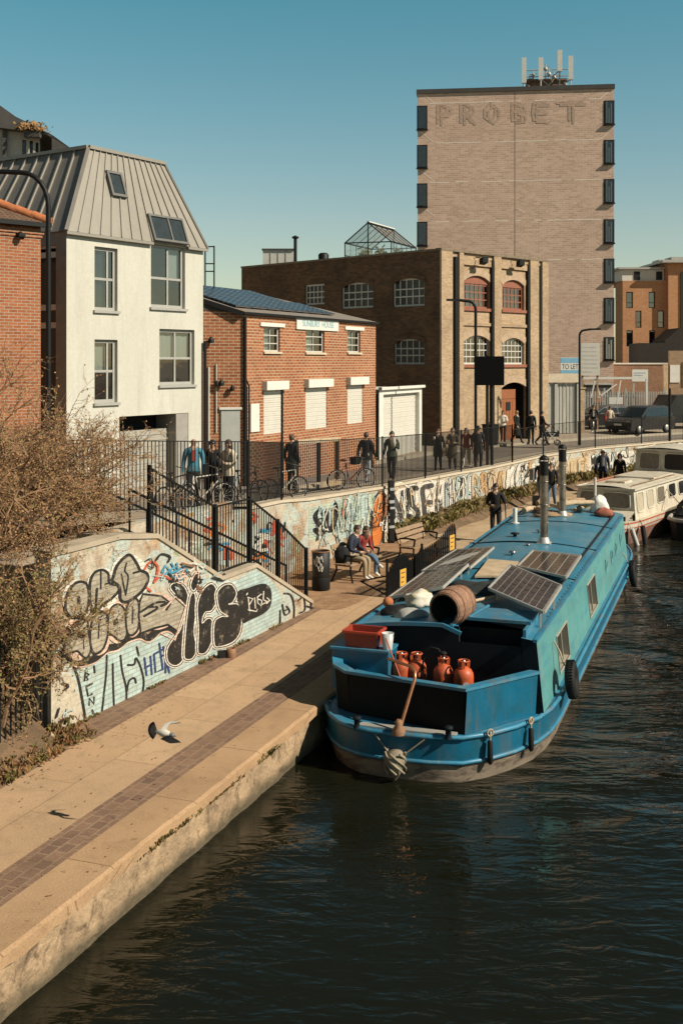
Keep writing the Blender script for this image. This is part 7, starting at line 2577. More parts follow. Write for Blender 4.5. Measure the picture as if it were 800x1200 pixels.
# ------------------------------------------------------------------ white cruiser and the dark tender beyond
def cruiser():
 U2, V2 = V((0.56, 0.8285, 0)), V((0.8285, -0.56, 0))
 O2 = V((8.45, 38.05, 0))
 rot = -math.atan2(U2.x, U2.y)
 c = thing('cabin_cruiser', 'old white cabin cruiser with a red stripe moored ahead of the blue barge', 'boat', (0, 0, 0))
 def hwc(s):
  if s < 1.6:
   return 1.38 * (1 - ((1.6 - s) / 2.3) ** 2.2) ** 0.5
  if s > 10:
   return 1.38 * max(0.03, 1 - ((s - 10) / 3.2) ** 2)
  return 1.38
 SS = [0.0, 0.4, 0.9, 1.6, 3, 5, 7, 9, 10, 11, 12, 13]
 prof = [(-1.3, 0.80), (-0.75, 0.90), (-0.34, 0.96), (-0.30, 0.97), (-0.22, 0.98), (-0.18, 0.985), (-0.05, 1.0), (0.0, 1.0)]
 mats_ = [0, 0, 1, 2, 1, 3, 1]
 g = MB()
 for sg in (1, -1):
  for i in range(len(SS) - 1):
   for j in range(len(prof) - 1):
    a0, a1 = SS[i], SS[i + 1]
    g.quad(*[V((sg * hwc(s) * k, s, z)) for s, z, k in ((a0, prof[j][0], prof[j][1]), (a1, prof[j][0], prof[j][1]), (a1, prof[j + 1][0], prof[j + 1][1]), (a0, prof[j + 1][0], prof[j + 1][1]))], mats_[j])
 for j in range(len(prof) - 1):
  w_ = hwc(0)
  g.quad(*[V((sg * w_ * k, 0, z)) for sg, z, k in ((-1, prof[j][0], prof[j][1]), (1, prof[j][0], prof[j][1]), (1, prof[j + 1][0], prof[j + 1][1]), (-1, prof[j + 1][0], prof[j + 1][1]))], mats_[j])
 red = flat('red_stripe', (0.42, 0.07, 0.03), 0.5)
 g.build('hull', [P('scuffed_brown_hull', (0.22, 0.11, 0.075), 0.7, 0.3, 2, col2=(0.10, 0.07, 0.06)), red, flat('grey_stripe', (0.36, 0.32, 0.27)), flat('off_white_gelcoat', (0.58, 0.52, 0.415), 0.5, 0.12, stain=((0.24, 0.17, 0.10), 0.6, (2.5, 2.5, 0.8)))], c)
 g = MB()
 dk = [V((hwc(s), s, 0.0)) for s in SS] + [V((-hwc(s), s, 0.0)) for s in reversed(SS)]
 g.add(dk, [tuple(range(len(dk)))])
 g.add([V((-1.2, 0.35, 0.012)), V((1.2, 0.35, 0.012)), V((1.12, 1.5, 0.28)), V((-1.12, 1.5, 0.28))], [(0, 1, 2, 3)])
 g.build('deck', flat('off_white_gelcoat', (0.66, 0.60, 0.48)), c)
 # cabin
 zt = 1.02
 def trunk(s0, s1, z0, z1, w0, w1, rake0, rake1, name, parts):
  g = MB()
  b0 = [V((-w0, s0, z0)), V((w0, s0, z0)), V((w0, s1, z0)), V((-w0, s1, z0))]
  t0 = [V((-w1, s0 + rake0, z1)), V((w1, s0 + rake0, z1)), V((w1, s1 - rake1, z1)), V((-w1, s1 - rake1, z1))]
  g.add(b0 + t0, [(0, 1, 5, 4), (1, 2, 6, 5), (2, 3, 7, 6), (3, 0, 4, 7)])
  tp = [p + UP * 0.0 for p in t0]
  k = 8
  for i in range(k):
   def arc(f, base):
    a_, b_ = base
    p = a_.lerp(b_, f)
    return p + UP * 0.10 * (1 - (2 * f - 1) ** 2)
   g.quad(arc(i / k, (tp[0] - V((0.06, 0.08, 0)), tp[1] + V((0.06, -0.08, 0)))), arc((i + 1) / k, (tp[0] - V((0.06, 0.08, 0)), tp[1] + V((0.06, -0.08, 0)))), arc((i + 1) / k, (tp[3] - V((0.06, 0, 0)), tp[2] + V((0.06, 0, 0)))), arc(i / k, (tp[3] - V((0.06, 0, 0)), tp[2] + V((0.06, 0, 0)))))
  g.bar(t0[0] - V((0.07, 0.08, 0)), t0[1] + V((0.07, -0.08, 0)), 0.05, 0.07)
  g.bar(t0[1] + V((0.06, -0.1, 0)), t0[2] + V((0.06, 0, 0)), 0.05, 0.07)
  g.bar(t0[0] - V((0.06, 0.1, 0)), t0[3] - V((0.06, 0, 0)), 0.05, 0.07)
  cb = g.build(name, flat('off_white_gelcoat', (0.66, 0.60, 0.48)), c)
  def on_face(a_, b_, c_, d_, u0, u1, v0, v1, parent, mat='dark'):
   def pt(u_, v_):
    return a_.lerp(b_, u_).lerp(d_.lerp(c_, u_), v_)
   n_ = (b_ - a_).cross(d_ - a_).normalized()
   if n_.dot((a_ + b_) / 2 - V((0, (s0 + s1) / 2, z0))) < 0: n_ = -n_
   e = 0.18
   ring = []
   for (cu, cv, a0_) in ((u1, v1, 0), (u0, v1, 90), (u0, v0, 180), (u1, v0, 270)):
    ru, rv = e * (u1 - u0), e * (v1 - v0)
    for k_ in range(4):
     an = R(a0_ + 30 * k_)
     cx = cu - ru if cu == u1 else cu + ru
     cy = cv - rv if cv == v1 else cv + rv
     ring.append((cx + ru * math.cos(an), cy + rv * math.sin(an)))
   g = MB()
   big = [pt(u_, v_) + n_ * 0.008 for u_, v_ in ring]
   g.tube(big + big[:2], 0.028, 5, cap=False)
   w = g.build('window', flat('window_surround', (0.55, 0.50, 0.40)), parent)
   g = MB()
   g.add([pt(u_, v_) + n_ * 0.006 for u_, v_ in ring], [tuple(range(len(ring)))])
   g.build('pane', M[mat], w)
  fa = (b0[0], b0[1], t0[1], t0[0])
  si = (b0[1], b0[2], t0[2], t0[1])
  for f_, u0, u1, v0, v1, mt in parts:
   on_face(*(fa if f_ == 'f' else si), u0, u1, v0, v1, cb, mt)
 flat('curtained_glass', (0.17, 0.14, 0.105), 0.25, 0.25, stretch=(6, 6, 1))
 flat('cream_curtained_glass', (0.50, 0.43, 0.32), 0.25, 0.15, stretch=(5, 5, 1))
 flat('port_glass', (0.02, 0.022, 0.022), 0.08)
 trunk(1.5, 7.6, 0.0, zt, 1.14, 1.02, 0.12, 0, 'cabin', [('f', 0.06, 0.34, 0.42, 0.88, 'curtained_glass'), ('f', 0.46, 0.93, 0.34, 0.88, 'curtained_glass'), ('s', 0.04, 0.15, 0.2, 0.86, 'cream_curtained_glass'), ('s', 0.22, 0.33, 0.24, 0.86, 'cream_curtained_glass'), ('s', 0.40, 0.54, 0.3, 0.86, 'curtained_glass'), ('s', 0.62, 0.76, 0.36, 0.86, 'port_glass'), ('s', 0.82, 0.95, 0.36, 0.86, 'port_glass')])
 trunk(7.7, 10.6, 0.0, 1.95, 1.16, 1.06, 0.20, 0.2, 'wheelhouse', [('f', 0.08, 0.46, 0.60, 0.94, 'curtained_glass'), ('f', 0.54, 0.94, 0.60, 0.94, 'port_glass'), ('s', 0.08, 0.45, 0.58, 0.94, 'port_glass'), ('s', 0.52, 0.92, 0.58, 0.94, 'port_glass')])
 # roof fittings: hatch, rails, red edge, mast stub
 g = MB()
 for sg in (-1, 1):
  g.tube([V((sg * 0.8, 2.0, zt + 0.04)), V((sg * 0.8, 2.1, zt + 0.10)), V((sg * 0.8, 6.8, zt + 0.10)), V((sg * 0.8, 6.9, zt + 0.04))], 0.02, 6)
 g.tube([V((-0.3, 2.4, zt + 0.12)), V((0.2, 2.5, zt + 0.16)), V((0.3, 3.2, zt + 0.14))], 0.025, 6)
 g.build('grab_rail', M['wood'], c)
 g = MB()
 g.box((-0.35, 2.6, zt + 0.07), (0.35, 3.4, zt + 0.16))
 g.box((-0.75, 4.6, zt + 0.06), (0.75, 6.9, zt + 0.15))
 g.build('roof_hatch', flat('off_white_gelcoat', (0.66, 0.60, 0.48)), c)
 g = MB()
 g.box((-0.98, 3.0, zt + 0.0), (-0.82, 7.4, zt + 0.09))
 g.build('red_rail', red, c)
 g = MB()
 g.tube([V((-0.1, 0.9, 0.1)), V((-0.1, 0.9, 1.45))], 0.045, 8)
 g.build('mooring_post', M['white_paint'], c)
 for s_, tilt in ((0.5, 0.5), (1.25, -0.12)):
  g = MB()
  p = V((hwc(s_) + 0.10, s_, -0.16))
  q_ = p + V((0.12, tilt * 0.5, -0.62))
  g.tube([p, q_], 0.085, 10)
  g.tube([p + V((-0.1, 0, 0.2)), p], 0.015, 5)
  g.build('fender', M['pale_frame'] if tilt > 0 else M['rubber'], c)
 g = MB()
 for s_ in (0.55, 1.2):
  g.tube([V((hwc(s_) - 0.18, s_, 0.0)), V((hwc(s_) - 0.18, s_, 0.2))], 0.05, 8)
 g.build('cleat', M['rubber'], c)
 c.location = O2
 c.rotation_euler = (0, 0, rot)
 # tender with a black cover
 t = thing('covered_boat', 'dark boat under a black canopy moored outside the white cruiser', 'boat', (0, 0, 0))
 g = MB()
 ss = [0, 0.5, 1.2, 2.5, 5, 8]
 hb = [0.55, 0.95, 1.1, 1.15, 1.15, 1.1]
 for sg in (-1, 1):
  for i in range(5):
   g.quad(V((sg * hb[i] * 0.8, ss[i], -1.2)), V((sg * hb[i + 1] * 0.8, ss[i + 1], -1.2)), V((sg * hb[i + 1], ss[i + 1], -0.1)), V((sg * hb[i], ss[i], -0.1)))
 g.quad(V((-0.44, 0, -1.2)), V((0.44, 0, -1.2)), V((0.55, 0, -0.1)), V((-0.55, 0, -0.1)))
 g.add([V((h_, s_, -0.1)) for s_, h_ in zip(ss, hb)] + [V((-h_, s_, -0.1)) for s_, h_ in reversed(list(zip(ss, hb)))], [tuple(range(12))])
 g.build('hull', M['rubber'], t)
 g = MB()
 g.tube([V((-h_, s_, -0.08)) for s_, h_ in reversed(list(zip(ss, hb)))] + [V((h_, s_, -0.08)) for s_, h_ in zip(ss, hb)], 0.075, 8)
 g.build('gunwale', flat('grey_gunwale', (0.33, 0.30, 0.27), 0.6), t)
 g = MB()
 k = 10
 secs = []
 for s_, hh in ((1.2, 0.05), (1.5, 0.72), (2.6, 0.95), (5, 1.0), (7.6, 0.85)):
  secs.append([V((1.02 * math.cos(math.pi * i / k), s_, -0.08 + hh * (math.sin(math.pi * i / k) ** 0.6))) for i in range(k + 1)])
 for a, b_ in zip(secs, secs[1:]):
  for i in range(k):
   g.quad(a[i], b_[i], b_[i + 1], a[i + 1])
 g.build('canopy', P('black_canvas', (0.014, 0.014, 0.014), 0.85, 0.3, 3, 0.3, 20), t)
 t.location = O2 + V2 * 2.75 + U2 * 2.6
 t.rotation_euler = (0, 0, rot)
 g = MB()
 a = O2 + V2 * 1.0 + U2 * 5.2 + UP * 0.75
 b_ = O2 + V2 * 2.5 + U2 * 3.4 + UP * 0.0
 g.tube([a, b_], 0.02, 6)
 tag(g.build('boat_hook', M['wood_pale']), 'thin pole slanting from the white cruiser to the covered boat', 'pole')
cruiser()
# ------------------------------------------------------------------ people
SKIN = {'pale': flat('skin_pale', (0.50, 0.30, 0.20), 0.55, 0.08), 'mid': flat('skin_mid', (0.36, 0.20, 0.125), 0.55, 0.08), 'dark': flat('skin_dark', (0.11, 0.06, 0.04), 0.5, 0.1)}
HAIR = {'black': flat('hair_black', (0.012, 0.010, 0.009), 0.5, 0.3), 'brown': flat('hair_brown', (0.06, 0.032, 0.018), 0.55, 0.3), 'fair': flat('hair_fair', (0.25, 0.14, 0.06), 0.55, 0.3), 'grey': flat('hair_grey', (0.25, 0.24, 0.22), 0.6, 0.2)}
def cl(name, col, var=0.2):
 return flat('cloth_' + name, col, 0.9, var, bmp=0.15, bsc=25)
CL = {'black': cl('black', (0.007, 0.007, 0.0075)), 'charcoal': cl('charcoal', (0.022, 0.022, 0.024)), 'navy': cl('navy', (0.025, 0.032, 0.055)), 'teal': cl('teal', (0.05, 0.20, 0.27)), 'olive': cl('olive', (0.09, 0.075, 0.045)), 'khaki': cl('khaki', (0.36, 0.27, 0.17)), 'white': cl('white', (0.66, 0.62, 0.54)), 'cream': cl('cream', (0.55, 0.46, 0.34)), 'denim': cl('denim', (0.09, 0.15, 0.22)), 'pale_denim': cl('pale_denim', (0.33, 0.36, 0.37)), 'red': cl('red', (0.33, 0.045, 0.03)), 'grey': cl('grey', (0.24, 0.23, 0.22)), 'brown': cl('brown', (0.14, 0.085, 0.05)), 'tan': cl('tan', (0.42, 0.30, 0.19)), 'green': cl('green', (0.065, 0.08, 0.055))}
BASE = {
 'pelvis': (0, 0, 0.95), 'waist': (0, 0, 1.09), 'chest': (0, 0.0, 1.30), 'collar': (0, -0.01, 1.45), 'neck': (0, 0.0, 1.53), 'head': (0, 0.02, 1.62), 'crown': (0, 0.01, 1.70),
 'sl': (-0.180, -0.01, 1.41), 'el': (-0.235, -0.03, 1.14), 'wl': (-0.245, 0.04, 0.89), 'hl': (-0.245, 0.06, 0.80),
 'sr': (0.185, -0.01, 1.41), 'er': (0.235, -0.03, 1.14), 'wr': (0.245, 0.04, 0.89), 'hr': (0.245, 0.06, 0.80),
 'pl': (-0.095, 0, 0.91), 'kl': (-0.10, 0.02, 0.50), 'al': (-0.105, -0.02, 0.09), 'tl': (-0.115, 0.14, 0.035),
 'pr': (0.095, 0, 0.91), 'kr': (0.10, 0.02, 0.50), 'ar': (0.105, -0.02, 0.09), 'tr': (0.115, 0.14, 0.035),
}
RAD = {'pelvis': (0.150, 0.115), 'waist': (0.135, 0.10), 'chest': (0.165, 0.115), 'collar': (0.10, 0.075), 'neck': (0.052, 0.055), 'head': (0.078, 0.098), 'crown': (0.055, 0.07),
       'sl': (0.072, 0.072), 'el': (0.050, 0.050), 'wl': (0.036, 0.036), 'hl': (0.038, 0.026), 'pl': (0.098, 0.10), 'kl': (0.068, 0.070), 'al': (0.050, 0.052), 'tl': (0.045, 0.035)}
for k_ in ('sr', 'er', 'wr', 'hr', 'pr', 'kr', 'ar', 'tr'):
 RAD[k_] = RAD[k_[0] + 'l']
EDG = [('pelvis', 'waist', 'top'), ('waist', 'chest', 'top'), ('chest', 'collar', 'top'), ('collar', 'neck', 'skin'), ('neck', 'head', 'skin'), ('head', 'crown', 'skin')]
for s_ in 'lr':
 EDG += [('collar', 's' + s_, 'top'), ('s' + s_, 'e' + s_, 'top'), ('e' + s_, 'w' + s_, 'top'), ('w' + s_, 'h' + s_, 'skin'), ('pelvis', 'p' + s_, 'legs'), ('p' + s_, 'k' + s_, 'legs'), ('k' + s_, 'a' + s_, 'legs'), ('a' + s_, 't' + s_, 'shoe')]
WALK = {'kl': (-0.10, 0.14, 0.51), 'al': (-0.10, 0.25, 0.11), 'tl': (-0.11, 0.40, 0.06), 'kr': (0.10, -0.03, 0.50), 'ar': (0.105, -0.32, 0.17), 'tr': (0.11, -0.18, 0.04),
  'el': (-0.235, -0.12, 1.15), 'wl': (-0.25, -0.13, 0.90), 'hl': (-0.25, -0.12, 0.81), 'er': (0.235, 0.04, 1.15), 'wr': (0.23, 0.20, 0.94), 'hr': (0.22, 0.26, 0.87)}
WALK2 = {k[0] + ('r' if k[1] == 'l' else 'l'): (-v[0], v[1], v[2]) for k, v in WALK.items()}
HOLD = {'el': (-0.235, 0.02, 1.14), 'wl': (-0.14, 0.22, 1.16), 'hl': (-0.08, 0.27, 1.18), 'er': (0.235, 0.02, 1.14), 'wr': (0.14, 0.22, 1.14), 'hr': (0.08, 0.27, 1.16)}
RIGHT_UP = {'er': (0.24, 0.05, 1.15), 'wr': (0.16, 0.20, 1.30), 'hr': (0.11, 0.23, 1.38)}
LEFT_UP = {'el': (-0.24, 0.05, 1.15), 'wl': (-0.16, 0.20, 1.30), 'hl': (-0.11, 0.23, 1.38)}
ARMS_UP = {'el': (-0.30, 0.04, 1.30), 'wl': (-0.14, 0.10, 1.52), 'hl': (-0.08, 0.12, 1.60), 'er': (0.32, 0.0, 1.22), 'wr': (0.20, 0.15, 1.33), 'hr': (0.14, 0.19, 1.40)}
def person(label, loc, face, h=1.75, top='black', legs='charcoal', shoe='black', skin='pale', hair='brown', style='short', pose=(), coat=0.0, bulk=1.0, extra=None, group=None, cat='person'):
 J = {k: V(v) for k, v in BASE.items()}
 for p_ in pose:
  for k, v in p_.items():
   J[k] = V(v)
 names = list(J)
 me = bpy.data.meshes.new('body')
 me.from_pydata([J[n] for n in names], [(names.index(a), names.index(b)) for a, b, _ in EDG], [])
 ob = bpy.data.objects.new('body_source', me)
 COL.objects.link(ob)
 md = ob.modifiers.new('skin', 'SKIN')
 for i, n in enumerate(names):
  r_ = RAD[n]
  k = bulk if n in ('pelvis', 'waist', 'chest', 'sl', 'sr', 'el', 'er') else 1.0
  me.skin_vertices[0].data[i].radius = (r_[0] * k, r_[1] * k)
  me.skin_vertices[0].data[i].use_root = (n == 'pelvis')
 md.use_smooth_shade = True
 sb = ob.modifiers.new('sub', 'SUBSURF')
 sb.levels = sb.render_levels = 1
 dg = bpy.context.evaluated_depsgraph_get()
 m2 = bpy.data.meshes.new_from_object(ob.evaluated_get(dg))
 bpy.data.objects.remove(ob)
 bpy.data.meshes.remove(me)
 reg = {'skin': 0, 'top': 1, 'legs': 2, 'shoe': 3}
 g = MB()
 vs = [v.co.copy() for v in m2.vertices]
 # rounder face and head
 fs, ms = [], []
 segs = [(J[a], J[b], reg[c]) for a, b, c in EDG]
 for p in m2.polygons:
  c = p.center
  best = (9, 0)
  for a, b, r_ in segs:
   ab = b - a
   t = max(0, min(1, (c - a).dot(ab) / ab.length_squared))
   dd = (a + ab * t - c).length
   if dd < best[0]:
    best = (dd, r_)
  r_ = best[1]
  if r_ == 2 and J['pelvis'].z > 0.8 and c.z > J['pelvis'].z - 0.05 and coat == 0 and c.z > 0.80 * J['pelvis'].z:
   r_ = 1 if c.z > J['pelvis'].z - 0.03 else 2
  fs.append(tuple(p.vertices)); ms.append(r_)
 o = 0
 for f, mi in zip(fs, ms):
  g.f.append(list(f)); g.m.append(mi); g.sm.append(True)
 g.v = [tuple(v) for v in vs]
 bpy.data.meshes.remove(m2)
 # fingers and thumb
 for s_ in 'lr':
  w_, hnd = J['w' + s_], J['h' + s_]
  d_ = (hnd - w_).normalized()
  sd = d_.cross(V((0, 1, 0)))
  sd = sd.normalized() if sd.length > 0.1 else V((1, 0, 0))
  cu = sd.cross(d_)
  for i, L in enumerate((0.062, 0.075, 0.07, 0.055)):
   b0 = hnd + sd * (0.024 - 0.016 * i)
   g.tube([b0, b0 + d_ * L * 0.5 + cu * 0.006, b0 + d_ * L * 0.8 + cu * 0.022], [0.009, 0.0085, 0.006], 5, 0)
  b0 = w_.lerp(hnd, 0.5) + sd * 0.028
  g.tube([b0, b0 + sd * 0.022 + d_ * 0.03 + cu * 0.012, b0 + sd * 0.024 + d_ * 0.058 + cu * 0.022], [0.012, 0.010, 0.007], 5, 0)
 # face: nose, ears, eyes, mouth
 H = J['head']
 fy = V((0, 1, 0))
 g.add([H + V((-0.014, 0.085, -0.012)), H + V((0.014, 0.085, -0.012)), H + V((0, 0.118, -0.012)), H + V((0, 0.088, 0.03))], [(0, 1, 2), (0, 2, 3), (2, 1, 3)], 0)
 for sg in (-1, 1):
  g.ball(H + V((sg * 0.082, 0.0, -0.004)), (0.012, 0.024, 0.032), 6, 0)
  g.ball(H + V((sg * 0.030, 0.086, 0.022)), (0.013, 0.010, 0.009), 6, 4)
 g.obox(H + V((-0.024, 0.082, -0.045)), (0.048, 0, 0), (0, 0.010, 0), (0, 0, 0.008), 5)
 t = thing('person', label, cat, (0, 0, 0), 0, group)
 body = g.build('body', [SKIN[skin], CL[top], CL[legs], CL[shoe], HAIR['black'], flat('lips', (0.30, 0.11, 0.08))], t)
 # hair or headwear
 hm = {'short': HAIR.get(hair), 'long': HAIR.get(hair), 'bald': None}.get(style, None)
 g = MB()
 if style in ('short', 'long', 'bun', 'cap', 'hood', 'beanie'):
  g2 = MB(); g2.ball((0, 0, 0), 1, 14)
  sx, sy, sz_ = (0.092, 0.108, 0.112) if style != 'hood' else (0.118, 0.128, 0.145)
  keep = []
  cz = 0.022 if style != 'hood' else 0.0
  for v in g2.v:
   g.v.append(tuple(H + V((v[0] * sx, v[1] * sy - 0.012, v[2] * sz_ + cz))))
  for f, sm in zip(g2.f, g2.sm):
   c = sum((V(g2.v[i]) for i in f), V((0, 0, 0))) / len(f)
   lo = 0.38 if style in ('cap', 'beanie') else 0.42
   if style == 'hood':
    if c.y > 0.55 and c.z < 0.62 or c.z < -0.75: continue
   elif c.z < lo and c.y > (-0.15 if c.z > -0.2 else -0.35) or c.z < -0.62: continue
   g.f.append(f); g.m.append(0); g.sm.append(True)
  if style == 'long':
   g.lathe([(0.085, 0.06), (0.10, -0.02), (0.105, -0.14), (0.08, -0.24), (0.02, -0.27)], H + V((0, -0.045, 0)), 12, 0, sx=1.0, sy=0.62)
  if style == 'bun':
   g.ball(H + V((0, -0.10, 0.09)), 0.05, 8)
  if style == 'cap':
   g.add([H + V((x, y, 0.055 - 0.01 * k)) for k, (x, y) in enumerate(((-0.07, 0.07), (0.07, 0.07), (0.055, 0.165), (-0.055, 0.165)))] , [(0, 1, 2, 3)])
  mt = HAIR.get(hair) or CL.get(hair)
  g.build({'cap': 'cap', 'hood': 'hood', 'beanie': 'hat'}.get(style, 'hair'), mt, t)
 if coat:
  g = MB()
  n_ = 14
  z1, z0 = J['waist'].z + 0.02, J['pelvis'].z - coat
  prof = [(0.150, z1), (0.185, J['pelvis'].z + 0.02), (0.195, (J['pelvis'].z + z0) / 2), (0.20, z0)]
  vs, fs = [], []
  for i, (r_, z_) in enumerate(prof):
   for j in range(n_):
    a = 2 * math.pi * j / n_
    rr_ = r_ * (1 + 0.05 * math.sin(3 * a + i))
    vs.append((J['waist'].x + rr_ * math.cos(a), J['waist'].y + rr_ * 0.82 * math.sin(a) + 0.01, z_))
  for i in range(len(prof) - 1):
   for j in range(n_):
    fs.append((i * n_ + j, i * n_ + (j + 1) % n_, (i + 1) * n_ + (j + 1) % n_, (i + 1) * n_ + j))
  g.add(vs, fs, 0, True)
  g.build('coat_skirt', CL[top], t)
 if extra:
  extra(t, J)
 k = h / 1.75
 t.scale = (k, k, k)
 t.location = loc
 t.rotation_euler = (0, 0, math.atan2(-face[0], face[1]))
 return t
def part_bag(side, mat, size=(0.12, 0.28, 0.32), z=0.78, name='shoulder_bag', strap=True):
 def f(t, J):
  g = MB()
  x = side * 0.30
  g.cbox((x, -0.02, z + size[2] / 2), size)
  b = g.build(name, CL[mat], t)
  if strap:
   g = MB()
   g.tube([(x, 0.08, z + size[2]), (side * 0.20, 0.06, 1.42), (side * 0.14, -0.05, 1.50), (side * 0.20, -0.13, 1.40), (x, -0.13, z + size[2])], 0.014, 5)
   g.build('strap', CL[mat], b)
 return f
def part_panel(mat, z0, z1, w=0.10, name='open_jacket_front'):
 """shirt showing between the open sides of a jacket"""
 def f(t, J):
  g = MB()
  n_ = 6
  for i in range(n_):
   a0, a1 = -w / 0.15 + 2 * w / 0.15 * i / n_, -w / 0.15 + 2 * w / 0.15 * (i + 1) / n_
   p = lambda a, z: (0.168 * math.sin(a), 0.134 * math.cos(a), z)
   g.quad(p(a0, z0), p(a1, z0), p(a1, z1), p(a0, z1))
  g.build(name, CL[mat], t)
 return f
def part_held(mat, where, size, name='held_item'):
 def f(t, J):
  g = MB()
  c = J['hl'].lerp(J['hr'], 0.5) if where == 'both' else J[where]
  g.ball(c + V((0, 0.03, 0.0)), size, 8)
  g.build(name, CL[mat], t)
 return f
def multi(*fs):
 def f(t, J):
  for x in fs: x(t, J)
 return f
def shades(t, J):
 g = MB()
 H = J['head']
 for sg in (-1, 1):
  g.ball(H + V((sg * 0.034, 0.092, 0.022)), (0.03, 0.012, 0.022), 8)
 g.bar(H + V((-0.08, 0.06, 0.028)), H + V((0.08, 0.06, 0.028)), 0.008)
 g.build('sunglasses', M['rubber'], t)
def on_lane(px, d, off=0.0):
 return V(((px - HX) / FPX * d, d, zs(d) + 0.02 + off))
def road_z(px, d, dz=0.0):
 return V(((px - HX) / FPX * d, d, zs(d) - 0.10 + dz))
TOC = V((0, -1, 0))
LDIR = V((0.53, 0.85, 0))
person('bald man in a teal jacket with a red lining standing behind the lane railing', on_lane(227, 26.6), (0.15, -1), 1.76, 'teal', 'charcoal', 'black', 'mid', 'brown', 'bald', (), 0, 1.05, multi(part_panel('red', 1.18, 1.44, 0.05), part_bag(-1, 'black', strap=False)))
person('woman in black with dark curly hair and large sunglasses behind the railing', on_lane(249, 27.3), (-0.1, -1), 1.70, 'black', 'black', 'black', 'mid', 'black', 'short', (), 0.25, 1.0, shades)
person('long haired woman in a cream jacket beside the woman with sunglasses', on_lane(268, 26.9), (-0.7, -0.7), 1.70, 'cream', 'charcoal', 'brown', 'pale', 'brown', 'long', (HOLD,), 0.1, 1.08, part_held('charcoal', 'both', (0.12, 0.10, 0.12), 'bag'))
person('slim person in black with their back turned beside the thin sign post', on_lane(342, 33.4), (0.5, 0.8), 1.74, 'black', 'black', 'black', 'pale', 'brown', 'bun', (), 0.3)
person('person raising an arm in a bulky black jacket and pale jeans seen from behind', road_z(429, 37.4), (0.4, 0.85), 1.80, 'black', 'pale_denim', 'charcoal', 'pale', 'brown', 'short', (ARMS_UP, WALK), 0.1, 1.22)
person('man in a dark green jacket walking with a white bundle in his arm', road_z(459, 38.4), (-0.25, -1), 1.80, 'green', 'charcoal', 'black', 'pale', 'black', 'short', (WALK, LEFT_UP), 0.05, 1.1, part_held('white', 'hl', (0.10, 0.10, 0.17), 'white_bundle'))
person('woman in black holding a white cup in front of the factory corner', road_z(513, 43.6), (-0.3, -1), 1.68, 'black', 'black', 'black', 'pale', 'brown', 'short', (RIGHT_UP,), 0.35, 1.0, part_held('white', 'hr', (0.05, 0.05, 0.07), 'cup'))
person('person in a long olive coat with a tan bag beside the cup', road_z(530, 43.2), (-0.2, -1), 1.74, 'olive', 'charcoal', 'black', 'pale', 'brown', 'short', (HOLD,), 0.40, 1.05, part_bag(1, 'tan', (0.12, 0.25, 0.34), 0.62))
person('woman in a red brown top and pale trousers walking along the lane', road_z(546, 44.2), (-0.3, -1), 1.68, 'red', 'cream', 'white', 'pale', 'brown', 'long', (WALK2,), 0, 1.0)
person('person in a dark coat and cap beside the woman in the red top', road_z(560, 44.0), (0.1, -1), 1.78, 'charcoal', 'charcoal', 'black', 'mid', 'black', 'cap', (), 0.30, 1.12, part_bag(-1, 'brown', strap=False))
person('woman in a white blouse and black leggings outside the factory door', on_lane(589, 57.5), (-0.2, -1), 1.66, 'white', 'black', 'black', 'pale', 'black', 'long', (WALK, LEFT_UP), 0, 0.95)
person('person in a long black coat walking past the brown factory door', on_lane(605, 56.6), (0.7, -0.7), 1.70, 'black', 'black', 'black', 'pale', 'fair', 'short', (WALK,), 0.50, 1.1)
person('man in black with hands folded left of the person pushing the pram', on_lane(621.5, 55.8), (0.3, 1), 1.74, 'black', 'black', 'black', 'pale', 'black', 'short', (), 0.1, 1.1)
person('person in black pushing a pram along the lane', on_lane(634.5, 55.3), (1, 0.15), 1.74, 'black', 'charcoal', 'black', 'mid', 'black', 'short', (WALK2, {'wl': (-0.2, 0.32, 1.02), 'hl': (-0.18, 0.40, 1.0), 'wr': (0.2, 0.32, 1.02), 'hr': (0.18, 0.40, 1.0), 'el': (-0.23, 0.08, 1.14), 'er': (0.23, 0.08, 1.14)}), 0.1, 1.0)
person('man in black and white sportswear walking before the palisade fence', on_lane(695, 66.0, -0.12), (-0.3, -1), 1.76, 'black', 'grey', 'white', 'mid', 'black', 'short', (WALK,), 0, 1.05, part_panel('white', 1.05, 1.4, 0.04))
person('person in a pale top with a red bag walking by the parked dark car', on_lane(714, 65.5, -0.12), (0.3, -1), 1.70, 'cream', 'charcoal', 'black', 'mid', 'brown', 'short', (WALK2,), 0, 1.0, part_bag(1, 'red', (0.10, 0.22, 0.3), 0.85))
# towpath walkers
def stick(t, J):
 g = MB()
 hnd = J['hl']
 g.tube([hnd + V((0.0, 0.04, 0.06)), V((hnd.x - 0.05, hnd.y + 0.12, 0.02))], 0.018, 6)
 g.build('walking_pole', M['rubber'], t)
person('man in a black shirt and cap standing with a long pole on the towpath', V((4.72, 34.0, 0.0)), (-0.25, -1), 1.78, 'black', 'charcoal', 'black', 'pale', 'black', 'cap', ({'el': (-0.30, 0.04, 1.15), 'wl': (-0.32, 0.24, 1.14), 'hl': (-0.32, 0.32, 1.14), 'er': (0.26, 0.0, 1.13), 'wr': (0.10, 0.20, 1.10), 'hr': (0.03, 0.24, 1.10)},), 0.05, 1.18, stick)
p = V(((633.5 - HX) / FPX * 42.5, 42.5, 0.0))
person('person with a grey shoulder bag and blue jeans half hidden by the flue pipe', p, (0.5, 0.85), 1.78, 'charcoal', 'denim', 'black', 'pale', 'grey', 'beanie', (WALK,), 0, 1.0, part_bag(-1, 'grey', (0.16, 0.4, 0.42), 0.95))
p = V(((645.5 - HX) / FPX * 41.5, 41.5, 0.0))
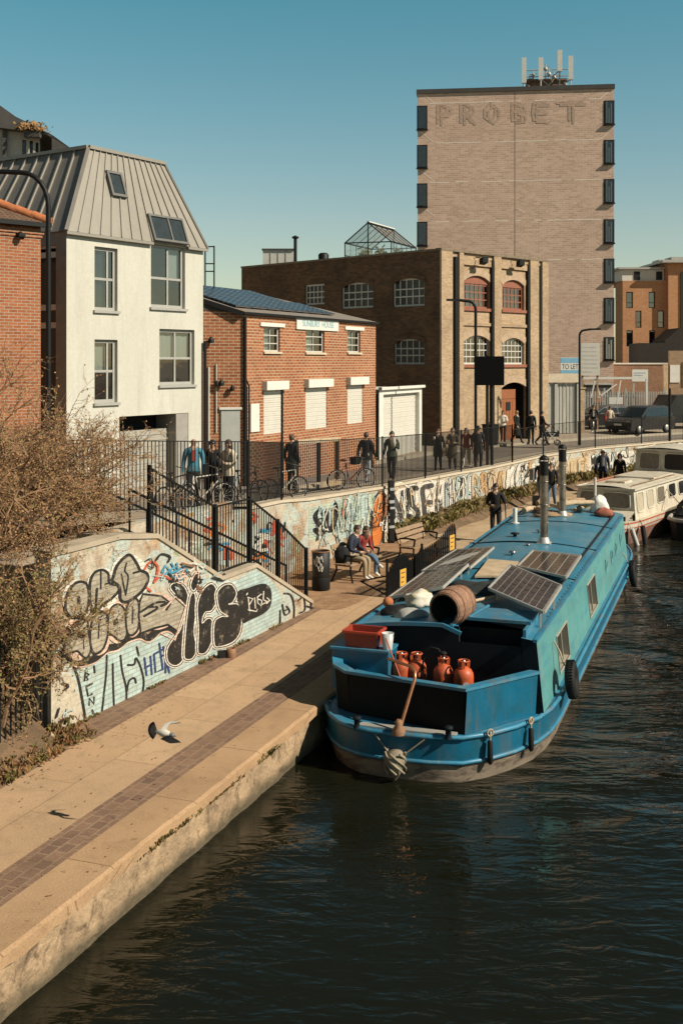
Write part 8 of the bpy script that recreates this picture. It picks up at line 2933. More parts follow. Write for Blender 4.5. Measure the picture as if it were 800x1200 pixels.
person('man in a black jacket between the two flue pipes on the towpath', p, (-0.3, -1), 1.74, 'black', 'denim', 'black', 'pale', 'brown', 'short', (WALK2,), 0, 1.05)
p = V(((706 - HX) / FPX * 47.0, 47.0, 0.0))
person('walker in a navy coat with a white hood on the far towpath', p, (-0.2, -1), 1.80, 'navy', 'black', 'black', 'dark', 'white', 'hood', (WALK,), 0.12, 1.15, multi(part_panel('grey', 1.0, 1.42, 0.06), part_bag(1, 'black', strap=False)))
p = V(((725.5 - HX) / FPX * 46.5, 46.5, 0.0))
person('walker in a black headscarf and coat beside the one in the white hood', p, (-0.2, -1), 1.66, 'black', 'navy', 'black', 'mid', 'black', 'hood', (WALK2,), 0.25, 1.15)
# ------------------------------------------------------------------ benches, bin, litter, couple
def bench(name, label, loc, rz, group, length=1.7):
 t = thing(name, label, 'bench', (0, 0, 0), 0, group)
 L = length / 2
 for i, (y, z) in enumerate(((0.12, 0.45), (0.24, 0.455), (0.36, 0.455), (0.48, 0.45))):
  g = MB(); g.cbox((0, y, z), (length, 0.10, 0.035)); g.build('seat_slat', M['wood'], t)
 for y, z in ((0.05, 0.58), (0.01, 0.72), (-0.03, 0.86)):
  g = MB(); g.obox((-L, y, z - 0.05), (length, 0, 0), (0, 0.03, 0), (0, -0.03, 0.10)); g.build('back_slat', M['wood'], t)
 for x in (-L + 0.12, L - 0.12):
  g = MB()
  g.tube([(x, 0.52, 0), (x, 0.46, 0.25), (x, 0.46, 0.43), (x, 0.50, 0.66)], 0.028, 6)
  g.tube([(x, -0.08, 0), (x, 0.06, 0.3), (x, 0.05, 0.5), (x, -0.05, 0.9)], 0.028, 6)
  g.tube([(x, 0.50, 0.66), (x, 0.25, 0.68), (x, 0.02, 0.66)], 0.026, 6)
  g.bar((x, 0.05, 0.42), (x, 0.50, 0.42), 0.04)
  g.build('frame', M['black_metal'], t)
 t.location, t.rotation_euler = loc, (0, 0, rz)
 return t
# seats face the canal; bench local +y is the way the sitter looks
wd_ = (WALL[5] - WALL[4]).normalized()
brot = math.atan2(wd_.y, wd_.x) + math.pi
bl0 = V((0.18, 28.4, 0.006))
fdir = V((wd_.y, -wd_.x, 0))
bench('park_bench', 'dark slatted bench with the seated couple on it', bl0, math.atan2(-fdir.x, fdir.y), 'benches by the canal wall')
bench('park_bench', 'empty bench against the wall by the orange painted oval', bl0 + wd_ * 3.1 + fdir * 0.25, math.atan2(-fdir.x, fdir.y), 'benches by the canal wall')
SIT = {'pelvis': (0, 0.0, 0.56), 'waist': (0, -0.02, 0.70), 'chest': (0, 0.06, 0.92), 'collar': (0, 0.13, 1.06), 'neck': (0, 0.17, 1.13), 'head': (0, 0.21, 1.22), 'crown': (0, 0.21, 1.30),
       'sl': (-0.185, 0.11, 1.02), 'el': (-0.25, 0.12, 0.76), 'wl': (-0.14, 0.34, 0.70), 'hl': (-0.07, 0.40, 0.70), 'sr': (0.185, 0.11, 1.02), 'er': (0.25, 0.12, 0.76), 'wr': (0.14, 0.34, 0.70), 'hr': (0.07, 0.40, 0.70),
       'pl': (-0.10, 0.04, 0.54), 'kl': (-0.12, 0.46, 0.53), 'al': (-0.12, 0.42, 0.10), 'tl': (-0.13, 0.58, 0.04), 'pr': (0.10, 0.04, 0.54), 'kr': (0.12, 0.46, 0.53), 'ar': (0.12, 0.46, 0.10), 'tr': (0.13, 0.62, 0.04)}
person('man sitting on the bench in a navy jacket and khaki trousers looking down', bl0 - wd_ * 0.28 + fdir * 0.20, (fdir.x + 0.1, fdir.y, 0), 1.80, 'navy', 'khaki', 'white', 'pale', 'brown', 'short', (SIT,), 0, 1.12)
SIT2 = dict(SIT)
SIT2.update({'kr': (0.05, 0.47, 0.60), 'ar': (-0.06, 0.62, 0.34), 'tr': (-0.06, 0.76, 0.30)})
person('woman sitting on the bench in a red top and blue jeans next to the man', bl0 + wd_ * 0.30 + fdir * 0.20, (fdir.x - 0.5, fdir.y + 0.1, 0), 1.68, 'red', 'denim', 'white', 'pale', 'brown', 'long', (SIT2,), 0, 1.0, part_panel('white', 0.78, 0.98, 0.05, 'white_scarf') if False else None)
g = MB()
c = bl0 - wd_ * 0.62 + fdir * 0.16
lump('backpack', 'black backpack on the bench behind the seated man', 'backpack', (c.x, c.y, 0.66), (0.2, 0.2, 0.24), CL['black'], 2, 0.15)
p = gnd(376, 691, 0.006)
bn = thing('litter_bin', 'round black litter bin with white scribbles at the foot of the steps', 'bin', p)
g = MB()
g.lathe([(0.20, 0.0), (0.22, 0.02), (0.22, 0.30), (0.215, 0.32)], p, 18)
g.build('base', M['rubber'], bn)
g = MB()
g.lathe([(0.205, 0.32), (0.215, 0.34), (0.22, 0.92), (0.20, 0.93), (0.19, 0.80), (0.0, 0.79)], p, 20)
g.build('drum', flat('bin_paint', (0.010, 0.010, 0.010), 0.6, 0.3), bn)
g = MB()
rb = random.Random(6)
for k in range(10):
 a0 = -1.9 + rb.uniform(-0.55, 0.55)
 z0 = rb.uniform(0.42, 0.85)
 pts = [p + V((0.222 * math.cos(a0 + t_ * 0.25), 0.222 * math.sin(a0 + t_ * 0.25), z0 + 0.07 * math.sin(t_ * 5 + k))) for t_ in [i / 5 for i in range(6)]]
 g.tube(pts, 0.011, 5)
g.build('scribble', M['spray_white'], bn)
g = MB()
g.torus(p + UP * 0.93, 0.215, 0.02, (0, 0, 1), 20, 6)
g.build('rim', M['rust'], bn)
# sticker covered post by the wall, thin sign post on the lane, twin posts with a sign seen from behind
p = wall_put(449, 600, 0.25)
post = thing('bollard_post', 'square black post with torn stickers standing against the canal wall', 'post', (p.x, p.y, 0.0))
g = MB(); g.cbox((p.x, p.y, 0.95), (0.17, 0.12, 1.9), 0, 0.5); g.build('shaft', M['black_metal'], post)
g = MB()
rs_ = random.Random(9)
for k in range(7):
 g.cbox((p.x + rs_.uniform(-0.02, 0.02), p.y - 0.0, 0.5 + k * 0.19), (0.178 - 0.01 * k % 0.02, 0.128, rs_.uniform(0.06, 0.11)), 0, 0.5)
g.build('sticker', flat('torn_sticker', (0.33, 0.36, 0.36), 0.7, 0.3), post)
def lane_post(px, d, top_y, r_, name, label, cat='post'):
 x = (px - HX) / FPX * d
 z0 = zs(d) + 0.02
 zt_ = CAMZ - (top_y - HY) / FPX * d
 g = MB(); g.tube([(x, d, z0 - 0.05), (x, d, zt_)], r_, 8)
 return tag(g.build(name, M['black_metal']), label, cat)
lane_post(330.5, 31.2, 457, 0.035, 'sign_post', 'thin black post on the lane rising before the white shutters')
lane_post(784, 56.5, 455, 0.07, 'sign_post', 'plain black post behind the railing right of the parked car')
d = 43.4
sgn = thing('road_sign', 'big black sign board seen from behind on two posts by the railing', 'sign', V(((573 - HX) / FPX * d, d, 1.3)))
for px in (570.5, 576):
 x = (px - HX) / FPX * d
 g = MB(); g.tube([(x, d, 1.25), (x, d, CAMZ - (416 - HY) / FPX * d)], 0.06, 8); g.build('post', M['black_metal'], sgn)
g = MB()
a, b_ = at(555, 451.5, d), at(590, 417.5, d)
g.box((a.x, d - 0.10, a.z), (b_.x, d - 0.07, b_.z))
g.build('board', flat('sign_back_black', (0.004, 0.004, 0.004), 0.9, spec=0.1), sgn)
g = MB()
for k in (0.25, 0.75):
 z = a.z + (b_.z - a.z) * k
 g.box((a.x + 0.05, d - 0.069, z - 0.03), (b_.x - 0.05, d - 0.055, z + 0.03))
g.build('bracket', M['galv'], sgn)
def street_lamp(label, base, top, arm_dir, arm_len, r_, rise=0.5, curved=True, head=0.5):
 t = thing('street_lamp', label, 'street lamp', base, 0, 'street lamps along the lane')
 b0 = V(base)
 H_ = top - b0.z
 g = MB()
 g.tube([b0, b0 + UP * 1.2], r_ * 1.5, 10)
 ad = V(arm_dir).normalized()
 if curved:
  pts = [b0 + UP * 1.15, b0 + UP * (H_ - rise * 1.5)]
  for k in range(1, 7):
   an = math.pi / 2 * k / 6
   pts.append(b0 + UP * (H_ - rise * 1.5) + UP * rise * 1.5 * math.sin(an) + ad * rise * 1.2 * (1 - math.cos(an)))
  pts.append(pts[-1] + ad * (arm_len - rise * 1.2) + UP * 0.05)
 else:
  pts = [b0 + UP * 1.15, b0 + UP * (H_ - 0.12), b0 + UP * (H_ - 0.02) + ad * 0.1, b0 + UP * H_ + ad * arm_len]
 g.tube(pts, r_, 10)
 g.build('pole', M['black_metal'], t)
 g = MB()
 e = pts[-1]
 sd = V((-ad.y, ad.x, 0))
 g.add([e - ad * 0.05 + sd * 0.06 + UP * 0.04, e - ad * 0.05 - sd * 0.06 + UP * 0.04, e + ad * head - sd * 0.12 + UP * 0.05, e + ad * head + sd * 0.12 + UP * 0.05,
           e - ad * 0.05 + sd * 0.06 - UP * 0.05, e - ad * 0.05 - sd * 0.06 - UP * 0.05, e + ad * head - sd * 0.12 - UP * 0.03, e + ad * head + sd * 0.12 - UP * 0.03],
          [(0, 1, 2, 3), (7, 6, 5, 4), (0, 4, 5, 1), (1, 5, 6, 2), (2, 6, 7, 3), (3, 7, 4, 0)])
 g.build('lamp_head', M['dark_frame'], t)
d = 22.0
street_lamp('tall black street lamp with a swan neck arm in front of the white house', V(((57 - HX) / FPX * d, d, zs(d))), CAMZ - (202 - HY) / FPX * d, (-1, 0.05, 0), 1.5, 0.05, 0.45)
d = 47.5
street_lamp('black street lamp with its arm to the left before the factory front', V(((557 - HX) / FPX * d, d, 1.25)), CAMZ - (353 - HY) / FPX * d, (-1, 0.0, 0), 0.75, 0.065, 0.25)
d = 56.5
street_lamp('slim black street lamp with a straight short arm beside the letting board', V(((678.5 - HX) / FPX * d, d, 1.25)), CAMZ - (387 - HY) / FPX * d, (1, -0.1, 0), 0.55, 0.055, 0.2)
# timber cycle barrier on the lane
d0 = V(((347 - HX) / FPX * 33.6, 33.6, 0)); d1 = V(((397 - HX) / FPX * 36.5, 36.5, 0))
br = thing('timber_barrier', 'tan timber rail on black posts with a plank along its foot on the lane', 'barrier', ((d0.x + d1.x) / 2, 35, zs(35)))
for k in (0.0, 0.5, 0.95):
 p = d0.lerp(d1, k)
 g = MB(); g.cbox((p.x, p.y, zs(p.y) + 0.75), (0.10, 0.10, 1.6), 0, 0.6); g.build('post', M['black_metal'], br)
g = MB()
za, zb_ = zs(d0.y) + 1.52, zs(d1.y) + 1.50
g.bar(V((d0.x, d0.y, za)), V((d1.x, d1.y, zb_)), 0.12, 0.13); g.build('rail', M['wood_pale'], br)
g = MB()
g.bar(V((d0.x, d0.y - 0.25, zs(d0.y) + 0.12)), V((d1.x, d1.y - 0.25, zs(d1.y) + 0.12)), 0.22, 0.16); g.build('kick_plank', M['wood_pale'], br)
# wheelie bin by the factory
p = on_lane(574.5, 55.0)
wb_ = thing('wheelie_bin', 'tall black wheelie bin by the factory front behind the sign posts', 'bin', p)
g = MB(); open_box(g, p + UP * 0.06, 0.58, 0.62, 0.98, 0.02, 0.7, 0, 0.82); g.build('body', M['rubber'], wb_)
g = MB(); g.cbox(p + UP * 1.07, (0.62, 0.68, 0.05), 0, 0.7); g.tube([p + UP * 1.06 + V((0.2, -0.25, 0)), p + UP * 1.06 + V((-0.2, -0.25, 0))], 0.02, 6); g.build('lid', M['rubber'], wb_)
for sx in (-0.22, 0.22):
 g = MB(); g.torus(p + V((sx, 0.25, 0.11)), 0.08, 0.03, (1, 0, 0), 14, 6); g.build('wheel', M['rubber'], wb_)
# pram
p = on_lane(645.5, 55.4)
pr = thing('pram', 'black pushchair with big wheels on the lane by the corrugated gate', 'pram', p)
for dx, dy in ((-0.32, -0.22), (-0.32, 0.22), (0.30, -0.2), (0.30, 0.2)):
 g = MB(); g.torus(p + V((dx, dy, 0.15)), 0.125, 0.022, (0, 1, 0), 18, 6)
 for k in range(6):
  g.bar(p + V((dx, dy, 0.15)), p + V((dx + 0.12 * math.cos(k * 1.05), dy, 0.15 + 0.12 * math.sin(k * 1.05))), 0.01)
 g.build('wheel', M['rubber'], pr)
g = MB()
for dy in (-0.2, 0.2):
 g.tube([p + V((-0.32, dy, 0.15)), p + V((0.15, dy, 0.62)), p + V((-0.1, dy, 0.62)), p + V((-0.45, dy, 1.02))], 0.016, 6)
 g.tube([p + V((0.30, dy, 0.15)), p + V((-0.15, dy, 0.62))], 0.016, 6)
g.tube([p + V((-0.45, -0.2, 1.02)), p + V((-0.45, 0.2, 1.02))], 0.018, 6)
g.build('frame', M['galv'], pr)
g = MB()
for k in range(8):
 a0, a1 = math.pi * k / 8, math.pi * (k + 1) / 8
 f = lambda a, y: p + V((0.02 + 0.34 * math.cos(a), y, 0.66 + 0.34 * math.sin(a) * (1 if a > 1.2 else 0.5)))
 g.quad(f(a0, -0.2), f(a1, -0.2), f(a1, 0.2), f(a0, 0.2))
g.cbox(p + V((0.02, 0, 0.56)), (0.66, 0.40, 0.22))
g.build('carrycot', CL['black'], pr)
# litter by the graffiti wall
p = gnd(271, 770, 0.005)
lb = thing('paint_tin', 'dented tin and dark scrap lying at the foot of the graffiti wall', 'litter', p)
g = MB(); g.lathe([(0.09, 0), (0.09, 0.17), (0.08, 0.17), (0.08, 0.03), (0, 0.03)], p, 12); g.build('tin', M['rust'], lb)
g = MB(); g.cbox(p + V((-0.16, -0.02, 0.06)), (0.16, 0.12, 0.12), 0, 0.4); g.build('scrap', M['rubber'], lb)
# ------------------------------------------------------------------ bicycles
def bicycle(label, loc, rz, frame_mat, group='bicycles locked along the lane'):
 t = thing('bicycle', label, 'bicycle', (0, 0, 0), 0, group)
 W2, RW = 0.52, 0.335
 for x in (-W2, W2):
  g = MB()
  g.torus((x, 0, RW), RW - 0.02, 0.018, (0, 1, 0), 28, 6)
  w = g.build('wheel', M['rubber'], t)
  g = MB()
  g.torus((x, 0, RW), RW - 0.045, 0.010, (0, 1, 0), 24, 4)
  for k in range(14):
   a = math.pi * 2 * k / 14
   g.bar((x, 0.012 if k % 2 else -0.012, RW), (x + (RW - 0.045) * math.cos(a), 0, RW + (RW - 0.045) * math.sin(a)), 0.004)
  g.tube([(x, -0.05, RW), (x, 0.05, RW)], 0.02, 8)
  g.build('rim', M['galv'], w)
 g = MB()
 bb, st_, hd, hb_ = (-0.08, 0, 0.30), (-0.22, 0, 0.82), (0.36, 0, 0.86), (0.39, 0, 0.72)
 for a, b_, r_ in ((bb, st_, 0.018), (st_, hd, 0.017), (bb, hb_, 0.02), (hd, hb_, 0.02), (bb, (-W2, 0, RW), 0.012), (st_, (-W2, 0, RW), 0.010), (hb_, (W2, 0, RW), 0.014)):
  g.tube([a, b_], r_, 6)
 g.build('frame', frame_mat, t)
 g = MB()
 g.tube([st_, (-0.25, 0, 0.93)], 0.014, 6)
 g.add([(-0.40, -0.08, 0.95), (-0.40, 0.08, 0.95), (-0.28, 0.05, 0.96), (-0.10, 0.02, 0.95), (-0.10, -0.02, 0.95), (-0.28, -0.05, 0.96)], [(0, 1, 2, 3, 4, 5)])
 g.ball((-0.30, 0, 0.945), (0.13, 0.07, 0.03), 8)
 g.build('saddle', M['rubber'], t)
 g = MB()
 g.tube([hd, (0.33, 0, 1.0)], 0.016, 6)
 g.tube([(0.28, -0.28, 1.03), (0.35, -0.15, 1.0), (0.35, 0.15, 1.0), (0.28, 0.28, 1.03)], 0.013, 6)
 g.build('handlebar', M['chrome'], t)
 g = MB()
 g.torus((bb[0], 0.04, bb[2]), 0.085, 0.008, (0, 1, 0), 16, 4)
 g.bar((bb[0], 0.06, bb[2]), (bb[0] + 0.15, 0.06, bb[2] - 0.08), 0.018)
 g.bar((bb[0], -0.06, bb[2]), (bb[0] - 0.15, -0.06, bb[2] + 0.08), 0.018)
 g.cbox((bb[0] + 0.15, 0.10, bb[2] - 0.08), (0.09, 0.07, 0.02)); g.cbox((bb[0] - 0.15, -0.10, bb[2] + 0.08), (0.09, 0.07, 0.02))
 g.build('crankset', M['chrome'], t)
 t.location, t.rotation_euler = loc, (R(4), 0, rz)
 return t
fb = [flat('bike_black', (0.015, 0.015, 0.016), 0.35), flat('bike_red', (0.18, 0.03, 0.02), 0.35), flat('bike_pale', (0.45, 0.42, 0.36), 0.4)]
lrot = math.atan2(0.85, 0.53)
bicycle('dark red bicycle with a front basket leaning on the railing by the far bike stand', on_lane(411, 34.0), lrot - 0.5, fb[1])
bicycle('pale bicycle leaning on the railing beside the thin sign post', on_lane(332, 30.4), lrot - 0.3, fb[2])
bicycle('black bicycle leaning on the railing behind the top of the steps', on_lane(285, 27.6), lrot - 0.2, fb[0])
bicycle('black bicycle tangled behind the shrub twigs at the head of the steps', on_lane(205, 25.2), lrot + 0.1, fb[0])
bicycle('pale framed bicycle in front of the bald man', on_lane(238, 26.0), lrot - 0.4, fb[2])
for (px, d, lab) in ((416, 34.0, 'wire basket on the dark red bicycle'),):
 p = on_lane(px, d) + UP * 0.80
 g = MB()
 open_box(g, p, 0.3, 0.24, 0.22, 0.01, lrot, 0, 0.85)
 tag(g.build('bicycle_basket', M['rubber']), lab, 'basket')
# ------------------------------------------------------------------ cars
def car(label, loc, rz, col, L=4.3, Wd=1.8, H_=1.6, group='cars parked in the yard'):
 t = thing('parked_car', label, 'car', (0, 0, 0), 0, group)
 # side profile: x forward
 lo = [(-L / 2, 0.38), (-L / 2 + 0.02, 0.75), (-L / 2 + 0.10, 0.95), (L / 2 - 1.15, 0.98), (L / 2 - 0.25, 0.86), (L / 2 - 0.03, 0.72), (L / 2, 0.45), (L / 2 - 0.1, 0.25), (-L / 2 + 0.1, 0.25)]
 hi = [(-L / 2 + 0.10, 0.95), (-L / 2 + 0.38, H_ - 0.10), (-L / 2 + 0.75, H_), (L / 2 - 2.05, H_ - 0.02), (L / 2 - 1.75, H_ - 0.10), (L / 2 - 1.02, 0.98)]
 paint = P('car_paint', col, 0.25, 0.1, 2)
 g = MB()
 w0, w1 = Wd / 2, Wd / 2 - 0.07
 k = len(lo)
 a = [V((x, -w0 + (0.07 if z < 0.4 else 0), z)) for x, z in lo]
 b_ = [V((x, w0 - (0.07 if z < 0.4 else 0), z)) for x, z in lo]
 g.add(a + b_, [tuple(range(k)), tuple(range(2 * k - 1, k - 1, -1))] + [(i, k + i, k + (i + 1) % k, (i + 1) % k) for i in range(k)])
 k = len(hi)
 tap = lambda z: w1 - 0.16 * (z - 0.95) / (H_ - 0.95)
 a = [V((x, -tap(z), z)) for x, z in hi]
 b_ = [V((x, tap(z), z)) for x, z in hi]
 g.add(a + b_, [tuple(range(k)), tuple(range(2 * k - 1, k - 1, -1))] + [(i, k + i, k + (i + 1) % k, (i + 1) % k) for i in range(k)])
 g.build('body', paint, t)
 glass = flat('car_glass', (0.02, 0.025, 0.027), 0.06)
 for sg in (-1, 1):
  for (x0, x1, x0t, x1t) in ((-L / 2 + 0.55, -L / 2 + 1.25, -L / 2 + 0.72, -L / 2 + 1.25), (-L / 2 + 1.32, L / 2 - 1.95, -L / 2 + 1.32, L / 2 - 2.1), (L / 2 - 1.88, L / 2 - 1.20, L / 2 - 2.02, L / 2 - 1.78)):
   z0, z1 = 1.02, H_ - 0.14
   g = MB()
   y0, y1 = (tap(z0) + 0.006) * sg, (tap(z1) + 0.006) * sg
   g.quad((x0, y0, z0), (x1, y0, z0), (x1t, y1, z1), (x0t, y1, z1))
   g.build('side_window', glass, t)
 g = MB()
 z0, z1 = 1.0, H_ - 0.13
 y0, y1 = tap(z0) - 0.06, tap(z1) - 0.06
 f = lambda z: L / 2 - 1.02 - (L / 2 - 1.02 - (L / 2 - 1.75)) * (z - 0.98) / (H_ - 0.10 - 0.98) + 0.012
 g.quad((f(z0), -y0, z0), (f(z0), y0, z0), (f(z1), y1, z1), (f(z1), -y1, z1))
 g.build('windscreen', glass, t)
 for x in (-L / 2 + 0.80, L / 2 - 0.85):
  for sg in (-1, 1):
   g = MB()
   g.torus((x, sg * (w0 - 0.09), 0.33), 0.25, 0.085, (0, 1, 0), 24, 8)
   w = g.build('wheel', M['rubber'], t)
   g = MB()
   g.lathe([(0.19, 0), (0.17, 0.05), (0.05, 0.07), (0, 0.075)], (x, sg * (w0 - 0.05), 0.33), 16, 0, V((0, sg, 0)).to_track_quat('Z', 'Y').to_matrix())
   g.build('hub', M['galv'], w)
 for sg in (-1, 1):
  g = MB()
  g.ball((L / 2 - 0.16, sg * (w0 - 0.30), 0.74), (0.12, 0.20, 0.07), 8)
  g.build('headlight', M['chrome'], t)
  g = MB()
  g.ball((L / 2 - 1.25, sg * (w0 + 0.08), 1.05), (0.06, 0.10, 0.07), 8)
  g.build('wing_mirror', paint, t)
  g = MB()
  g.cbox((-L / 2 + 0.03, sg * (w0 - 0.16), 0.86), (0.06, 0.22, 0.16))
  g.build('tail_light', M['red_frame'], t)
 g = MB()
 g.cbox((L / 2 - 0.02, 0, 0.42), (0.05, 1.2, 0.16)); g.cbox((L / 2 - 0.01, 0, 0.58), (0.06, 0.52, 0.11), 1)
 g.build('grille', [M['rubber'], M['white_paint']], t)
 t.location, t.rotation_euler = loc, (0, 0, rz)
p = V(((750 - HX) / FPX * 65.0, 65.0, 1.3 + 0.02))
car('dark grey four wheel drive car parked facing left behind the railing', p, R(180 + 38), (0.03, 0.028, 0.027), 4.2, 1.85, 1.62)
p = V(((703 - HX) / FPX * 69.5, 69.5, 1.3 + 0.02))
car('black car mostly hidden behind the two walkers by the white fence', p, R(180 + 25), (0.012, 0.012, 0.013), 4.1, 1.75, 1.45)
# dark van at the right edge
def van():
 p = V(((800 - HX) / FPX * 70.0, 70.0, 1.32))
 t = thing('dark_van', 'black van parked at the right edge of the yard', 'van', (0, 0, 0))
 g = MB()
 prof = [(-2.4, 0.35), (-2.4, 1.95), (-2.2, 2.1), (1.2, 2.1), (1.75, 1.3), (2.4, 1.1), (2.5, 0.4)]
 k = len(prof)
 a = [V((x, -0.95, z)) for x, z in prof]; b_ = [V((x, 0.95, z)) for x, z in prof]
 g.add(a + b_, [tuple(range(k)), tuple(range(2 * k - 1, k - 1, -1))] + [(i, k + i, k + (i + 1) % k, (i + 1) % k) for i in range(k)])
 g.build('body', P('van_paint', (0.012, 0.013, 0.013), 0.35, 0.1), t)
 for x in (-1.5, 1.6):
  for sg in (-1, 1):
   g = MB(); g.torus((x, sg * 0.86, 0.34), 0.25, 0.09, (0, 1, 0), 20, 8); w = g.build('wheel', M['rubber'], t)
   g = MB(); g.lathe([(0.18, 0), (0, 0.04)], (x, sg * 0.9, 0.34), 12, 0, V((0, sg, 0)).to_track_quat('Z', 'Y').to_matrix()); g.build('hub', M['galv'], w)
 for sg in (-1, 1):
  g = MB(); g.quad((0.4, sg * 0.956, 1.3), (1.55, sg * 0.956, 1.3), (1.15, sg * 0.956, 1.95), (0.4, sg * 0.956, 1.95)); g.build('side_window', flat('car_glass', (0.02, 0.025, 0.027)), t)
  g = MB(); g.ball((2.42, sg * 0.7, 0.95), (0.08, 0.18, 0.1), 8); g.build('headlight', M['chrome'], t)
 t.location, t.rotation_euler = p, (0, 0, R(200))
van()
# ------------------------------------------------------------------ spiked fence along the mooring
def spiked_fence():
 pts = [(452, 700), (468, 691), (490, 676), (512, 663), (534, 652)]
 base = [V((1.06, 25.9, 0)), V((1.62, 27.0, 0)), V((2.12, 28.3, 0)), V((2.62, 29.3, 0)), V((3.08, 30.2, 0))]
 tp_px = [(452, 676), (456, 664), (464, 652), (472, 648), (480, 655), (490, 646), (500, 640), (510, 634), (518, 626), (526, 615), (531, 612), (536, 622)]
 t = thing('spiked_fence', 'low black spiked fence with a wavy top and two yellow plates beside the barge', 'fence', base[0])
 def bp(px):
  k = (px - HX) / FPX
  for a, b_ in zip(base, base[1:]):
   f = (k * a.y - a.x) / ((b_.x - a.x) - k * (b_.y - a.y))
   if f <= 1.0001:
    return a.lerp(b_, max(0, f))
  return base[-1]
 def top(px):
  for (x0, y0), (x1, y1) in zip(tp_px, tp_px[1:]):
   if x0 <= px <= x1:
    return y0 + (y1 - y0) * (px - x0) / (x1 - x0)
  return tp_px[-1][1]
 for half in (0, 1):
  g = MB()
  n_ = 20
  for i in range(n_):
   px = 452 + (536 - 452) * (half * n_ + i) / (2 * n_ - 1)
   p = bp(px)
   z = CAMZ - (top(px) - HY) / FPX * p.y
   g.prism([(-0.032, 0.02), (0.032, 0.02), (0.032, z - 0.06), (0, z), (-0.032, z - 0.06)], p, (0.5, 0.86, 0), UP, V((0.86, -0.5, 0)) * 0.02)
  for z in (0.18, 0.55):
   g.bar(bp(452 + 42 * half) + UP * z, bp(494 + 42 * half) + UP * z, 0.03, 0.045)
  g.build('panel', M['black_metal'], t)
 for px in (452, 494, 536):
  p = bp(px)
  g = MB(); g.cbox((p.x, p.y, 0.45), (0.06, 0.06, 0.9)); g.build('post', M['black_metal'], t)
 for px, y0, y1 in ((470.5, 667, 686), (528, 626, 645)):
  p = bp(px)
  g = MB()
  zc = CAMZ - ((y0 + y1) / 2 - HY) / FPX * p.y
  d_ = V((0.5, 0.86, 0)); n_ = V((0.86, -0.5, 0))
  g.obox(p + n_ * 0.03 - d_ * 0.16 + UP * (zc - 0.20), d_ * 0.32, n_ * 0.008, UP * 0.40)
  pl = g.build('warning_plate', M['yellow'], t)
  g = MB()
  for k in range(3):
   g.obox(p + n_ * 0.039 - d_ * 0.10 + UP * (zc + 0.10 - 0.11 * k), d_ * (0.2 - 0.04 * k), n_ * 0.003, UP * 0.035)
  g.build('lettering', M['rust'], pl)
 # outrigger rail leaning to the path
 g = MB()
 g.tube([base[0] + UP * 0.5, V((0.45, 26.3, 0.30))], 0.02, 6)
 g.tube([base[0] + UP * 0.05, V((0.45, 26.3, 0.30))], 0.02, 6)
 g.build('stay', M['black_metal'], t)
spiked_fence()
# mooring rope from the barge stern to the quay and a ring
g = MB()
a, b_ = bw_(-1.75, 17.0, -0.02), q(17.2, -6.75, 0.02)
g.tube([a.lerp(b_, k / 6) - UP * 0.10 * math.sin(math.pi * k / 6) for k in range(7)], 0.016, 6)
tag(g.build('mooring_rope', M['rope']), 'short mooring rope from the barge stern to the quay edge', 'rope')
